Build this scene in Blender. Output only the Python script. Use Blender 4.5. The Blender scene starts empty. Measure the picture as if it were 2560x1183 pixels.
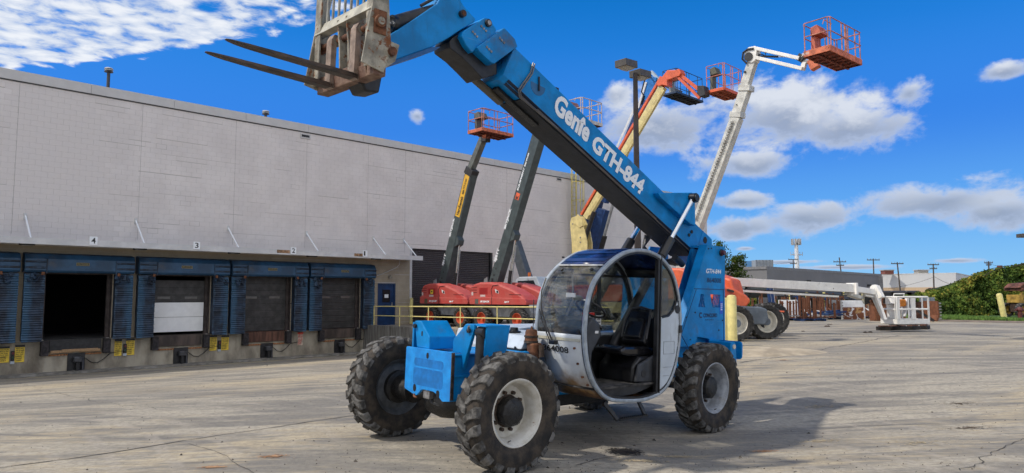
import bpy, bmesh, math, random
from math import sin, cos, pi, radians as R, sqrt, atan2, hypot
from mathutils import Vector as V, Matrix, noise as mnoise
random.seed(7)
S = bpy.context.scene
COL = S.collection
# ---------------------------------------------------------------- camera
H = 1.8129; FPX = 1754.55; PITCH = 0.0833; ROLL = -0.0012
FW = V((0, cos(PITCH), sin(PITCH))); _u = V((0, -sin(PITCH), cos(PITCH))); _r = V((1, 0, 0))
RT = cos(ROLL)*_r + sin(ROLL)*_u; UP = -sin(ROLL)*_r + cos(ROLL)*_u
cd = bpy.data.cameras.new('camera'); cam = bpy.data.objects.new('camera', cd); COL.objects.link(cam)
m = Matrix((RT, UP, -FW)).transposed().to_4x4(); m.translation = V((0, 0, H)); cam.matrix_world = m
cd.sensor_width = 36; cd.lens = FPX/2560*36; cd.clip_end = 3000; cd.clip_start = .1
S.camera = cam
S.cycles.max_bounces = 6; S.cycles.diffuse_bounces = 3; S.cycles.glossy_bounces = 3; S.cycles.transparent_max_bounces = 8
S.cycles.use_adaptive_sampling = True; S.cycles.adaptive_threshold = .03; S.cycles.use_denoising = True
CAMP = V((0, 0, H))
# ---------------------------------------------------------------- light
SUN = V((-.965*cos(R(50)), -.26*cos(R(50)), sin(R(50)))).normalized()
SKYSTR = .15
sd = bpy.data.lights.new('sun', 'SUN'); sun = bpy.data.objects.new('sun', sd); COL.objects.link(sun)
sd.energy = 2.5; sd.angle = R(1.2); sd.color = (1, .93, .82)
sun.rotation_euler = SUN.to_track_quat('Z', 'Y').to_euler()
S.view_settings.view_transform = 'Standard'; S.view_settings.look = 'None'
S.view_settings.exposure = 0.34; S.view_settings.gamma = 1; S.view_settings.use_curve_mapping = False
W = bpy.data.worlds.new('World'); S.world = W; W.use_nodes = True
W.cycles.sampling_method = 'MANUAL'; W.cycles.sample_map_resolution = 512

class NT:
    def __init__(s, nt): s.nt = nt
    def node(s, typ, **k):
        n = s.nt.nodes.new(typ)
        for a, b in k.items(): setattr(n, a, b)
        return n
    def put(s, n, i, v):
        if v is None: return
        if hasattr(v, 'is_output'): s.nt.links.new(v, n.inputs[i])
        else: n.inputs[i].default_value = v
    def m(s, op, a, b=None, c=None, clamp=False):
        n = s.node('ShaderNodeMath', operation=op, use_clamp=clamp)
        s.put(n, 0, a); s.put(n, 1, b); s.put(n, 2, c); return n.outputs[0]
    def mix(s, f, a, b, blend='MIX'):
        n = s.node('ShaderNodeMix', data_type='RGBA', blend_type=blend)
        s.put(n, 0, f); s.put(n, 6, a if hasattr(a, 'is_output') else (*a[:3], 1)); s.put(n, 7, b if hasattr(b, 'is_output') else (*b[:3], 1)); return n.outputs[2]
    def noise(s, vec, scale=1., detail=4., rough=.55, dim='3D', dist=0.):
        n = s.node('ShaderNodeTexNoise'); s.put(n, 'Vector', vec); n.inputs['Scale'].default_value = scale
        n.inputs['Detail'].default_value = detail; n.inputs['Roughness'].default_value = rough; n.inputs['Distortion'].default_value = dist
        return n.outputs[0]
    def vor(s, vec, scale=1., feat='F1', out=0, rnd=1.):
        n = s.node('ShaderNodeTexVoronoi', feature=feat); s.put(n, 'Vector', vec); n.inputs['Scale'].default_value = scale
        n.inputs['Randomness'].default_value = rnd
        return n.outputs[out]
    def ss(s, v, lo, hi, a=0., b=1.):
        n = s.node('ShaderNodeMapRange', interpolation_type='SMOOTHSTEP'); s.put(n, 0, v)
        for i, x in enumerate((lo, hi, a, b)): s.put(n, i+1, x)
        return n.outputs[0]
    def xyz(s, x, y, z):
        n = s.node('ShaderNodeCombineXYZ'); s.put(n, 0, x); s.put(n, 1, y); s.put(n, 2, z); return n.outputs[0]
    def sep(s, v):
        n = s.node('ShaderNodeSeparateXYZ'); s.put(n, 0, v); return n.outputs
    def coord(s, k='Object'): return s.node('ShaderNodeTexCoord').outputs[k]
    def map(s, v, scale=(1, 1, 1), loc=(0, 0, 0), rot=(0, 0, 0)):
        n = s.node('ShaderNodeMapping'); s.put(n, 0, v); n.inputs[1].default_value = loc; n.inputs[2].default_value = rot; n.inputs[3].default_value = scale
        return n.outputs[0]

def build_world():
    t = NT(W.node_tree); W.node_tree.nodes.clear()
    sky = t.node('ShaderNodeTexSky', sky_type='NISHITA', sun_disc=False)
    sky.sun_elevation = R(50); sky.sun_rotation = atan2(SUN.x, SUN.y)
    sky.air_density = 1.0; sky.dust_density = .15; sky.ozone_density = 2.2
    d = t.coord('Generated'); x, y, z = t.sep(d)
    az = t.m('ARCTAN2', x, y); el = t.m('ARCTAN2', z, t.m('SQRT', t.m('ADD', t.m('MULTIPLY', x, x), t.m('MULTIPLY', y, y))))
    hs = t.node('ShaderNodeHueSaturation'); hs.inputs['Saturation'].default_value = 1.55; hs.inputs['Value'].default_value = .80
    hs.inputs['Hue'].default_value = .508
    t.put(hs, 'Color', sky.outputs[0])
    skyc = hs.outputs[0]
    h0 = t.mix(t.ss(el, .0, .12), (.215/SKYSTR, .46/SKYSTR, .72/SKYSTR), (.105/SKYSTR, .335/SKYSTR, .72/SKYSTR))
    h0 = t.mix(t.ss(el, .08, .24), h0, (.030/SKYSTR, .180/SKYSTR, .64/SKYSTR))
    skyc = t.mix(t.ss(el, .16, .50), h0, skyc)
    def A(px, py):
        q = FW*FPX + RT*(px-1280) - UP*(py-591.5)
        return atan2(q.x, q.y), atan2(q.z, hypot(q.x, q.y))
    P = t.xyz(t.m('MULTIPLY', az, 1.), el, 0)
    def ell(lst, up=0.):
        best = None
        for (px, py, w, h) in lst:
            a, e = A(px, py); ww = w/FPX*.85; hh = h/FPX*.95
            dx = t.m('MULTIPLY', t.m('SUBTRACT', az, a), 1/ww); dy = t.m('MULTIPLY', t.m('SUBTRACT', el, e+up*hh), 1/hh)
            r = t.m('SUBTRACT', 1, t.m('SQRT', t.m('ADD', t.m('MULTIPLY', dx, dx), t.m('MULTIPLY', dy, dy))))
            best = r if best is None else t.m('MAXIMUM', best, r)
        return best
    cum = [(1980, 290, 360, 130), (2120, 320, 230, 85), (1640, 310, 230, 110), (1870, 410, 210, 50), (2370, 505, 260, 60), (2500, 530, 170, 50),
           (2010, 545, 180, 55), (1850, 570, 140, 50), (2275, 235, 66, 50), (2510, 177, 72, 28), (1043, 291, 40, 26), (1850, 505, 130, 32),
           (1545, 240, 80, 50), (1866, 622, 46, 9), (2110, 668, 160, 8), (2380, 652, 80, 9), (1960, 655, 120, 7)]
    n1 = t.noise(t.map(P, (1, 1.5, 1)), 14, 8, .62, dist=.3); n2 = t.noise(t.map(P, (1, 1.6, 1), loc=(3, 1, 0)), 42, 5, .6)
    nn = t.m('ADD', t.m('MULTIPLY', t.m('SUBTRACT', n1, .5), 1.75), t.m('MULTIPLY', t.m('SUBTRACT', n2, .5), .55))
    dens = t.m('ADD', ell(cum), nn)
    ca = t.ss(dens, .12, .62)
    lit = t.ss(t.m('ADD', ell(cum, .62), t.m('MULTIPLY', nn, 1.1)), .12, 1.0)
    lit = t.m('MULTIPLY', lit, t.ss(el, .09, .27, .42, 1.))
    thick = t.ss(dens, .30, 1.0)
    k = 1/SKYSTR
    dark = t.mix(thick, (.40*k, .47*k, .62*k), (.235*k, .285*k, .385*k))
    cc = t.mix(lit, dark, (.60*k, .63*k, .68*k))
    c = t.mix(t.m('MULTIPLY', ca, .93), skyc, cc)
    # altocumulus sheet at upper left, drawn on a cloud layer plane
    zz = t.m('MAXIMUM', z, .03); Q = t.xyz(t.m('DIVIDE', x, zz), t.m('DIVIDE', y, zz), 0)
    a0, e0 = A(0, 178); a1, e1 = A(900, 45)
    line = t.m('ADD', t.m('MULTIPLY', t.m('SUBTRACT', az, a0), (e1-e0)/(a1-a0)), e0)
    up = t.m('SUBTRACT', el, line)
    v1 = t.vor(t.map(Q, (1, 1.2, 1)), 13, 'SMOOTH_F1', 0); v2 = t.noise(Q, 9, 6, .6, dist=.4)
    v3 = t.noise(Q, 2.2, 3, .5)
    wisp = t.m('ADD', t.m('MULTIPLY', t.m('SUBTRACT', .48, v1), 1.1), t.m('MULTIPLY', t.m('SUBTRACT', v2, .5), 2.6))
    wisp = t.m('ADD', wisp, t.m('MULTIPLY', t.m('SUBTRACT', v3, .45), 1.2))
    edge = t.m('ADD', t.ss(up, -.012, .012, -1.4, .32), t.ss(up, .02, .16, 0, -.22))
    fade = t.ss(az, A(420, 90)[0], A(1200, 90)[0], .32, -.8)
    front = t.ss(y, -.2, .25, -1.5, 0)
    al = t.ss(t.m('ADD', t.m('ADD', wisp, edge), t.m('ADD', fade, front)), .0, .75)
    ac = t.mix(t.ss(wisp, -.2, .7), (.46*k, .53*k, .66*k), (.72*k, .74*k, .77*k))
    c = t.mix(t.m('MULTIPLY', al, .95), c, ac)
    # unseen bright cloud cover behind the camera, thickened for neutral fill light
    b = t.m('ADD', t.noise(Q, 1.3, 7, .6), t.ss(y, -.10, .1, .12, -.6))
    b = t.m('MULTIPLY', t.ss(b, .46, .62), t.ss(z, .0, .06))
    c = t.mix(t.m('MULTIPLY', b, .9), c, (.90*k, .89*k, .88*k))
    bg = t.node('ShaderNodeBackground'); t.put(bg, 0, c); bg.inputs[1].default_value = SKYSTR
    o = t.node('ShaderNodeOutputWorld'); t.nt.links.new(bg.outputs[0], o.inputs[0])
build_world()

# ---------------------------------------------------------------- frames and rays
def ray(px, py): return FW*FPX + RT*(px-1280) - UP*(py-591.5)
def at(px, py, Y):
    d = ray(px, py); return CAMP + d*(Y/d.y)
UW = V((.70831, .70590, 0)); NW = V((.70590, -.70831, 0)); DW = 29.956   # wall direction, outward normal, distance
WROT = atan2(UW.y, UW.x)
def wl(t, s, z): return UW*t + NW*(s-DW) + V((0, 0, z))                    # t along wall, s out of the wall
def wp(px, py, s=0.):                                                     # pixel -> (t, z) on the plane s
    d = ray(px, py); k = (s-DW)/(d @ NW); P = CAMP + d*k; return P @ UW, P.z
YAW = -2.3173
_e1 = V((sin(YAW), cos(YAW), .0218)).normalized(); _e2 = V((-cos(YAW), sin(YAW), -.0316))
_e2 = (_e2 - _e1*(_e2 @ _e1)).normalized(); _e3 = _e1.cross(_e2)
MO = V((.5994, 9.4751, 0))
MM = Matrix((_e1, _e2, _e3)).transposed().to_4x4(); MM.translation = MO

def sstep(a, b, x):
    t = min(1, max(0, (x-a)/(b-a))); return t*t*(3-2*t)
PITZ = [(0, -1.03), (1, -1.0), (6, -.72), (12, -.33), (18, -.05), (22, 0.), (30, .05), (60, .1)]
def ground(x, y):
    P = V((x, y, 0)); t = P @ UW; s = P @ NW + DW
    if s < 0 and t < 53: return -1.1
    zp = PITZ[0][1]
    for (a, za), (b, zb) in zip(PITZ, PITZ[1:]):
        if s >= a: zp = za + (zb-za)*min(1, (s-a)/(b-a))
    k = sstep(17.5, 21.5, s)
    w = (1 if t > 19.62 else 0)*(1-k) + sstep(9.5, 19.5, t)*k
    if s < 17.5: w = 1 if t > 19.62 else 0
    z = zp*(1-w) + .3*w
    q = P - MO; a = q @ _e1; b = q @ _e2
    g = math.exp(-(max(0, hypot(a/2.6, b/1.8)-.8))**2*1.2)
    pl = .0218*a - .0316*b
    return z*(1-g) + pl*g

# ---------------------------------------------------------------- materials
MATS = {}
def mat(name, base, rough=.6, metal=0., var=.12, vs=4., bump=.0, bs=30., rust=0., dirt=0., col2=None, stretch=(1, 1, 1), spec=.5, coat=0., speck=0.):
    if name in MATS: return MATS[name]
    M = bpy.data.materials.new(name); M.use_nodes = True; MATS[name] = M
    t = NT(M.node_tree); b = M.node_tree.nodes['Principled BSDF']
    co = t.map(t.coord(), stretch)
    n = t.noise(co, vs, 6, .6)
    c2 = col2 or tuple(c*(1-2*var) for c in base)
    hi = tuple(min(1, c*(1+var)) for c in base)
    c = t.mix(t.ss(n, .35, .68), c2, hi)
    if dirt:
        f = t.ss(t.noise(co, vs*.6, 8, .7), .62-dirt*.25, .8)
        c = t.mix(t.m('MULTIPLY', f, .75), c, (.09, .07, .05))
    rgh = rough
    if rust:
        f = t.ss(t.noise(co, vs*1.3, 8, .72), .72-rust*.3, .76-rust*.25)
        rc = t.mix(t.noise(co, 25, 4), (.10, .030, .010), (.26, .10, .035))
        c = t.mix(f, c, rc)
        rgh = t.m('ADD', t.m('MULTIPLY', f, .85-rough), rough)
    if name in ('genie_blue', 'chipped_blue', 'faded_red', 'lift_orange', 'lift_cream', 'boom_dirty_white', 'boom_clean_white', 'skyjack_grey', 'cab_white'):
        sc = t.noise(t.map(t.coord(), (1.5, 1.5, 22), rot=(.3, .5, .2)), 3.2, 4, .6); f = t.m('MULTIPLY', t.ss(sc, .655, .70), t.ss(t.noise(t.coord(), 2.1, 3), .45, .6))
        c = t.mix(t.m('MULTIPLY', f, .5), c, tuple(min(1, q*.55+.16) for q in base))
        gr = t.m('MULTIPLY', t.ss(t.noise(t.map(t.coord(), (3, 3, .5)), 4.5, 6, .7), .56, .74), .45); c = t.mix(gr, c, tuple(q*.45+.012 for q in base))
    if speck:
        f = t.ss(t.vor(co, 60), .10, .16, 1, 0)
        c = t.mix(t.m('MULTIPLY', f, speck), c, (.03, .025, .02))
    t.put(b, 'Base Color', c); t.put(b, 'Roughness', rgh); b.inputs['Metallic'].default_value = metal
    b.inputs['Specular IOR Level'].default_value = spec; b.inputs['Coat Weight'].default_value = coat
    if bump:
        bn = t.node('ShaderNodeBump'); bn.inputs['Strength'].default_value = bump; bn.inputs['Distance'].default_value = .02
        t.put(bn, 'Height', t.noise(co, bs, 6, .65)); t.nt.links.new(bn.outputs[0], b.inputs['Normal'])
    return M
def flat(name, base, rough=.6, metal=0.):
    if name in MATS: return MATS[name]
    M = bpy.data.materials.new(name); M.use_nodes = True; MATS[name] = M
    b = M.node_tree.nodes['Principled BSDF']; b.inputs['Base Color'].default_value = (*base, 1); b.inputs['Roughness'].default_value = rough; b.inputs['Metallic'].default_value = metal
    return M
def glassmat(name, tint, refl=.18, rough=.02, dust=.06):
    M = bpy.data.materials.new(name); M.use_nodes = True; MATS[name] = M
    t = NT(M.node_tree); M.node_tree.nodes.clear()
    tr = t.node('ShaderNodeBsdfTransparent'); tr.inputs[0].default_value = (*tint, 1)
    gl = t.node('ShaderNodeBsdfGlossy'); gl.inputs['Roughness'].default_value = rough
    df = t.node('ShaderNodeBsdfDiffuse'); df.inputs[0].default_value = (.45, .43, .40, 1)
    fr = t.node('ShaderNodeFresnel'); fr.inputs[0].default_value = 1.5
    f = t.m('ADD', t.m('MULTIPLY', fr.outputs[0], .6), refl, clamp=True)
    m1 = t.node('ShaderNodeMixShader'); t.put(m1, 0, f); t.nt.links.new(tr.outputs[0], m1.inputs[1]); t.nt.links.new(gl.outputs[0], m1.inputs[2])
    m2 = t.node('ShaderNodeMixShader'); t.put(m2, 0, t.m('MULTIPLY', t.ss(t.noise(t.map(t.coord(), (1, 1, 3)), 3, 6, .65), .35, .75), dust)); t.nt.links.new(m1.outputs[0], m2.inputs[1]); t.nt.links.new(df.outputs[0], m2.inputs[2])
    o = t.node('ShaderNodeOutputMaterial'); t.nt.links.new(m2.outputs[0], o.inputs[0])
    return M

BLUE = mat('genie_blue', (.0, .225, .58), .45, var=.12, vs=3.0, dirt=.30, spec=.3, bump=.06, bs=14)
BLUE_D = mat('decal_blue', (.005, .165, .50), .5, var=.12, vs=9)
BLUESTK = mat('chipped_blue', (.01, .255, .66), .42, var=.14, vs=7, rust=.04, col2=(.008, .20, .58))
NAVYFAB = mat('boom_bottom_black', (.012, .012, .014), .6, var=.3, vs=5, bump=.2)
BLACK = mat('black_paint', (.018, .018, .020), .45, var=.3, vs=8, bump=.1)
BLKPL = mat('black_plastic', (.014, .014, .016), .28, var=.2, vs=6)
GREYPL = mat('grey_console', (.035, .038, .045), .5, var=.2, vs=8, bump=.1, bs=90)
CABW = mat('cab_white', (.52, .58, .64), .35, var=.06, vs=3)
CABRING = mat('cab_ring_grey', (.34, .385, .43), .4, var=.12, vs=9, dirt=.35, rust=.05)
CHROME = mat('chrome_rod', (.75, .77, .80), .14, 1., var=.05)
STEEL = mat('worn_steel', (.30, .29, .28), .5, .6, var=.2, vs=12, rust=.3)
RUBBER = mat('tyre_rubber', (.045, .043, .041), .82, var=.3, vs=9, bump=.5, bs=45, col2=(.022, .021, .020), spec=.3)
RUBTREAD = mat('tyre_tread_dusty', (.135, .130, .122), .9, var=.3, vs=10, bump=.6, bs=50, col2=(.045, .043, .040), spec=.2)
RUBSIDE = mat('tyre_sidewall', (.055, .043, .032), .75, var=.2, vs=7, bump=.3, bs=40, col2=(.018, .017, .016), spec=.3)
RIMW = mat('rim_white', (.60, .585, .54), .45, var=.08, vs=7, rust=.24, speck=.3, col2=(.50, .47, .40))
RUSTDK = mat('dark_oily_rust', (.060, .036, .022), .7, var=.4, vs=15, bump=.5, bs=60, col2=(.025, .018, .014))
RIMD = mat('rim_inner_dark', (.085, .092, .10), .55, var=.2, vs=9, dirt=.3)
RIMG = mat('rim_grey', (.30, .32, .35), .5, var=.15, vs=9, dirt=.3)
HUBM = mat('hub_black', (.014, .013, .012), .45, var=.4, vs=15, bump=.5, bs=40)
FORKM = mat('fork_rusty_steel', (.075, .050, .038), .5, .25, var=.3, vs=6, bump=.3, bs=40, col2=(.030, .026, .024), rust=.12, stretch=(1, 4, 4))
CARR = mat('carriage_rusty_cream', (.35, .32, .25), .6, var=.25, vs=6, bump=.3, bs=30, rust=.58, dirt=.2)
CARR2 = mat('carriage_brown_rust', (.20, .13, .09), .75, var=.3, vs=8, bump=.4, bs=50, col2=(.12, .06, .04))
RUSTM = mat('rust', (.17, .068, .030), .85, var=.35, vs=9, bump=.5, bs=60, col2=(.075, .030, .016))
ROOFB = mat('roof_navy', (.012, .030, .12), .25, var=.3, vs=6)
SHINYB = mat('seat_vinyl', (.010, .010, .012), .14, var=.2, vs=9)
DOORBLUE = mat('door_blue', (.010, .042, .13), .45, var=.15)
CONCW = None
YELLOWP = mat('yellow_paint', (.72, .62, .24), .5, var=.08, vs=5, rust=.05, dirt=.08)
SIGNY = mat('sign_yellow', (.78, .55, .05), .5, var=.10, vs=8, dirt=.10)
SLATW = mat('door_panel_white', (.82, .83, .83), .5, var=.03, vs=3)
DGREY = mat('skyjack_grey', (.060, .078, .080), .42, var=.12, vs=4)
RED = mat('faded_red', (.40, .048, .040), .5, var=.15, vs=3, col2=(.45, .085, .07), dirt=.15)
REDD = mat('decal_red', (.36, .02, .02), .5)
WHITEG = mat('chassis_pale_grey', (.34, .36, .37), .5, var=.15, vs=4, dirt=.2)
ORIM = mat('rim_orange_red', (.55, .085, .03), .5, var=.12)
ORANGE = mat('lift_orange', (.72, .13, .05), .5, var=.10, vs=3)
ORUST = mat('orange_rusty', (.62, .17, .08), .65, var=.2, vs=6, rust=.22)
PINKR = mat('rail_faded_orange', (.52, .20, .13), .6, var=.25, vs=5, rust=.12)
CREAM = mat('lift_cream', (.70, .58, .26), .5, var=.10, vs=3, dirt=.08)
NAVY = mat('lift_navy', (.010, .045, .16), .45, var=.15)
DEEPB = mat('basket_dark_blue', (.012, .035, .085), .5, var=.2)
WBOOM = mat('boom_dirty_white', (.60, .59, .54), .5, var=.12, vs=4, dirt=.25, rust=.05)
WBOOM2 = mat('boom_clean_white', (.84, .82, .77), .45, var=.05, vs=3, dirt=.04)
CHGREY = mat('chassis_blue_grey', (.12, .145, .175), .55, var=.15, vs=3, dirt=.15)
UNDER = mat('mesh_floor_underside', (.20, .045, .025), .9, var=.4, vs=12, bump=.6)
WOODN = mat('timber_pale', (.40, .25, .13), .8, var=.2, vs=8, stretch=(1, 6, 6), bump=.3)
WHITEP = mat('white_panel', (.66, .66, .66), .5, var=.08, vs=4, dirt=.12)
WHITED = flat('white_lettering', (.82, .84, .86), .5); BLACKD = flat('black_lettering', (.012, .012, .014), .5)
NAVYD = flat('navy_lettering', (.004, .025, .09), .5); REDL = flat('red_lettering', (.55, .03, .02), .5)
POLEB = mat('pole_bronze', (.050, .038, .034), .5, .3, var=.12)
LENS = mat('lamp_lens', (.35, .33, .28), .2)
GLASS = glassmat('cab_glass', (.66, .70, .68), .04, dust=.08)
GLASSW = glassmat('windshield_glass', (.62, .63, .62), .03, dust=.30)
CONCR = mat('old_concrete', (.26, .25, .225), .9, var=.18, vs=2.5, bump=.4, bs=25, dirt=.35, col2=(.15, .14, .12))
CONCR_F = mat('foundation_concrete', (.36, .325, .255), .9, var=.15, vs=1.6, bump=.4, bs=25, dirt=.40, stretch=(1, 6, .45), col2=(.20, .175, .135))
CONCR_ST = mat('streaked_concrete', (.21, .20, .18), .9, var=.2, vs=3, bump=.4, bs=25, dirt=.45, stretch=(1, 6, .35), col2=(.10, .092, .078))
PAINTW = mat('painted_block', (.72, .675, .65), .75, var=.03, vs=.8, bump=.2, bs=40, col2=(.665, .62, .597))
PAINTC = mat('lower_wall_tan', (.40, .34, .25), .75, var=.06, vs=1.5, bump=.25, bs=40)  # tan wall tone below the canopy, darker than the blocks above
SHEETD = mat('rollup_door_brown', (.060, .052, .055), .5, var=.08, vs=2)
DOORDK = mat('dock_door_dark', (.050, .048, .047), .6, var=.2, vs=3, dirt=.2)
VINYL = mat('seal_vinyl_blue', (.022, .045, .080), .6, var=.35, vs=2.2, bump=.3, bs=12, col2=(.008, .013, .024), stretch=(3, 3, .5))
VINYLH = mat('seal_head_blue', (.018, .070, .145), .5, var=.2, vs=1.6, dirt=.30, bump=.3, bs=8)
METALG = mat('galvanised', (.30, .31, .32), .45, .5, var=.12)
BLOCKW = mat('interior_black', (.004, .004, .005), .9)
BEACON = mat('amber_lens', (.55, .13, .02), .25)

# ---------------------------------------------------------------- mesh builder
class MB:
    def __init__(s, T=None): s.v = []; s.f = []; s.mi = []; s.T = T; s.cur = 0
    def add(s, vs, fs):
        n = len(s.v)
        if s.T is not None: vs = [s.T @ V(p) for p in vs]
        s.v += [tuple(p) for p in vs]; s.f += [tuple(i+n for i in f) for f in fs]; s.mi += [s.cur]*len(fs)
        return s
    def box(s, a, b):
        x0, y0, z0 = a; x1, y1, z1 = b
        return s.add([(x0, y0, z0), (x1, y0, z0), (x1, y1, z0), (x0, y1, z0), (x0, y0, z1), (x1, y0, z1), (x1, y1, z1), (x0, y1, z1)],
                     [(0, 3, 2, 1), (4, 5, 6, 7), (0, 1, 5, 4), (1, 2, 6, 5), (2, 3, 7, 6), (3, 0, 4, 7)])
    def cbox(s, c, d): return s.box([c[i]-d[i]/2 for i in range(3)], [c[i]+d[i]/2 for i in range(3)])
    def beam(s, p0, p1, w, h, side=None, w1=None, h1=None):
        p0, p1 = V(p0), V(p1); d = (p1-p0).normalized()
        sd_ = V(side) if side is not None else (V((0, 0, 1)).cross(d) if abs(d.z) < .95 else V((1, 0, 0)))
        sd_ = (sd_ - d*(sd_ @ d)).normalized(); u = d.cross(sd_)
        vs = []
        for p, ww, hh in ((p0, w, h), (p1, w1 or w, h1 or h)):
            for a, b in ((-1, -1), (1, -1), (1, 1), (-1, 1)): vs.append(p + sd_*a*ww/2 + u*b*hh/2)
        return s.add(vs, [(0, 3, 2, 1), (4, 5, 6, 7), (0, 1, 5, 4), (1, 2, 6, 5), (2, 3, 7, 6), (3, 0, 4, 7)])
    def cyl(s, p0, p1, r0, r1=None, n=12, caps=True):
        p0, p1 = V(p0), V(p1); r1 = r0 if r1 is None else r1; d = (p1-p0).normalized()
        a = d.orthogonal().normalized(); b = d.cross(a); vs = []
        for p, r in ((p0, r0), (p1, r1)):
            for i in range(n):
                th = 2*pi*i/n; vs.append(p + (a*cos(th)+b*sin(th))*r)
        fs = [(i, (i+1) % n, n+(i+1) % n, n+i) for i in range(n)]
        if caps: fs += [tuple(range(n))[::-1], tuple(range(n, 2*n))]
        return s.add(vs, fs)
    def tube(s, pts, r, n=8, closed=False):
        pts = [V(p) for p in pts]; N = len(pts); vs = []; prev = None
        for i, p in enumerate(pts):
            q0 = pts[i-1] if (i or closed) else p; q1 = pts[(i+1) % N] if (i < N-1 or closed) else p
            d = (q1-q0).normalized()
            if prev is None: a = d.orthogonal().normalized()
            else: a = (prev - d*(prev @ d)).normalized()
            prev = a; b = d.cross(a)
            for k in range(n):
                th = 2*pi*k/n; vs.append(p + (a*cos(th)+b*sin(th))*r)
        fs = []
        for i in range(N if closed else N-1):
            j = (i+1) % N
            for k in range(n): fs.append((i*n+k, i*n+(k+1) % n, j*n+(k+1) % n, j*n+k))
        if not closed: fs += [tuple(range(n))[::-1], tuple(range((N-1)*n, N*n))]
        return s.add(vs, fs)
    def prism(s, poly, lo, hi, ax='y'):
        def P(a, b, c): return {'y': (a, c, b), 'x': (c, a, b), 'z': (a, b, c)}[ax]
        n = len(poly); vs = [P(a, b, lo) for a, b in poly] + [P(a, b, hi) for a, b in poly]
        fs = [tuple(range(n)), tuple(range(n, 2*n))[::-1]] + [(i, n+i, n+(i+1) % n, (i+1) % n) for i in range(n)]
        return s.add(vs, fs)
    def lathe(s, prof, c=(0, 0, 0), ax='y', n=40, closed=False):
        vs = []
        for (r, h) in prof:
            for i in range(n):
                th = 2*pi*i/n; a, b = r*cos(th), r*sin(th)
                vs.append({'y': (c[0]+a, c[1]+h, c[2]+b), 'z': (c[0]+a, c[1]+b, c[2]+h), 'x': (c[0]+h, c[1]+a, c[2]+b)}[ax])
        fs = []; m_ = len(prof)
        for j in range(m_ if closed else m_-1):
            for i in range(n): fs.append((j*n+i, j*n+(i+1) % n, ((j+1) % m_)*n+(i+1) % n, ((j+1) % m_)*n+i))
        return s.add(vs, fs)
    def quad(s, a, b, c, d): return s.add([a, b, c, d], [(0, 1, 2, 3)])
    def build(s, name, mats, parent=None, world=False, smooth=False, bevel=0., norm=True, kind=None):
        me = bpy.data.meshes.new(name); vs = s.v
        if world and parent is not None:
            inv = parent['_inv'] if False else INV[parent.name]
            vs = [tuple(inv @ V(p)) for p in vs]
        me.from_pydata(vs, [], s.f)
        for mm in (mats if isinstance(mats, (list, tuple)) else [mats]): me.materials.append(mm)
        if any(s.mi): me.polygons.foreach_set('material_index', s.mi)
        if norm and len(s.f) < 60000:
            bm = bmesh.new(); bm.from_mesh(me); bmesh.ops.recalc_face_normals(bm, faces=bm.faces[:]); bm.to_mesh(me); bm.free()
        if smooth:
            me.polygons.foreach_set('use_smooth', [True]*len(me.polygons))
            try: me.set_sharp_from_angle(angle=R(38))
            except Exception: pass
        o = bpy.data.objects.new(name, me); COL.objects.link(o)
        if parent is not None: o.parent = parent
        if bevel:
            bv = o.modifiers.new('bevel', 'BEVEL'); bv.width = bevel; bv.segments = 2; bv.limit_method = 'ANGLE'; bv.angle_limit = R(40)
        if kind: o['kind'] = kind
        return o
INV = {}
def tag(o, label=None, cat=None, group=None, kind=None):
    if label: o['label'] = label
    if cat: o['category'] = cat
    if group: o['group'] = group
    if kind: o['kind'] = kind
    return o
def thing(name, label, cat, M=None, group=None):
    o = bpy.data.objects.new(name, None); COL.objects.link(o); M = M if M is not None else Matrix()
    o.matrix_world = M; o.empty_display_size = .2; INV[o.name] = M.inverted()
    return tag(o, label, cat, group)
def TR(p, rz=0.): return Matrix.Translation(V(p)) @ Matrix.Rotation(rz, 4, 'Z')
def copy_tree(o, M=None, parent=None):
    c = o.copy(); COL.objects.link(c)
    if parent is not None: c.parent = parent
    if M is not None: c.matrix_world = M; INV[c.name] = M.inverted()
    for ch in list(o.children): copy_tree(ch, None, c)
    return c
def text(s, name, o, right, up, h, mat_, parent=None, bold=.0, shear=0., wfit=None, mirror=False, depth=.001, spacing=1.):
    cu = bpy.data.curves.new(name, 'FONT'); cu.body = s; cu.size = 1.; cu.offset = bold; cu.shear = shear; cu.resolution_u = 3
    cu.extrude = 0; cu.space_character = spacing
    to = bpy.data.objects.new(name, cu); COL.objects.link(to)
    dg = bpy.context.evaluated_depsgraph_get(); me = bpy.data.meshes.new_from_object(to.evaluated_get(dg)); bpy.data.objects.remove(to)
    xs = [v.co.x for v in me.vertices]; ys = [v.co.y for v in me.vertices]
    x0, x1, y0, y1 = min(xs), max(xs), min(ys), max(ys)
    right = V(right).normalized(); up = V(up).normalized(); sy = h/(y1-y0); sx = (wfit/(x1-x0)) if wfit else sy
    nn_ = right.cross(up); o = V(o)
    for v in me.vertices:
        a = (v.co.x-x0)*sx
        if mirror: a = (x1-x0)*sx - a
        v.co = o + right*a + up*((v.co.y-y0)*sy) + nn_*depth
    me.materials.clear(); me.materials.append(mat_); me.name = name
    ob = bpy.data.objects.new(name, me); COL.objects.link(ob)
    if parent is not None: ob.parent = parent
    return ob
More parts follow.
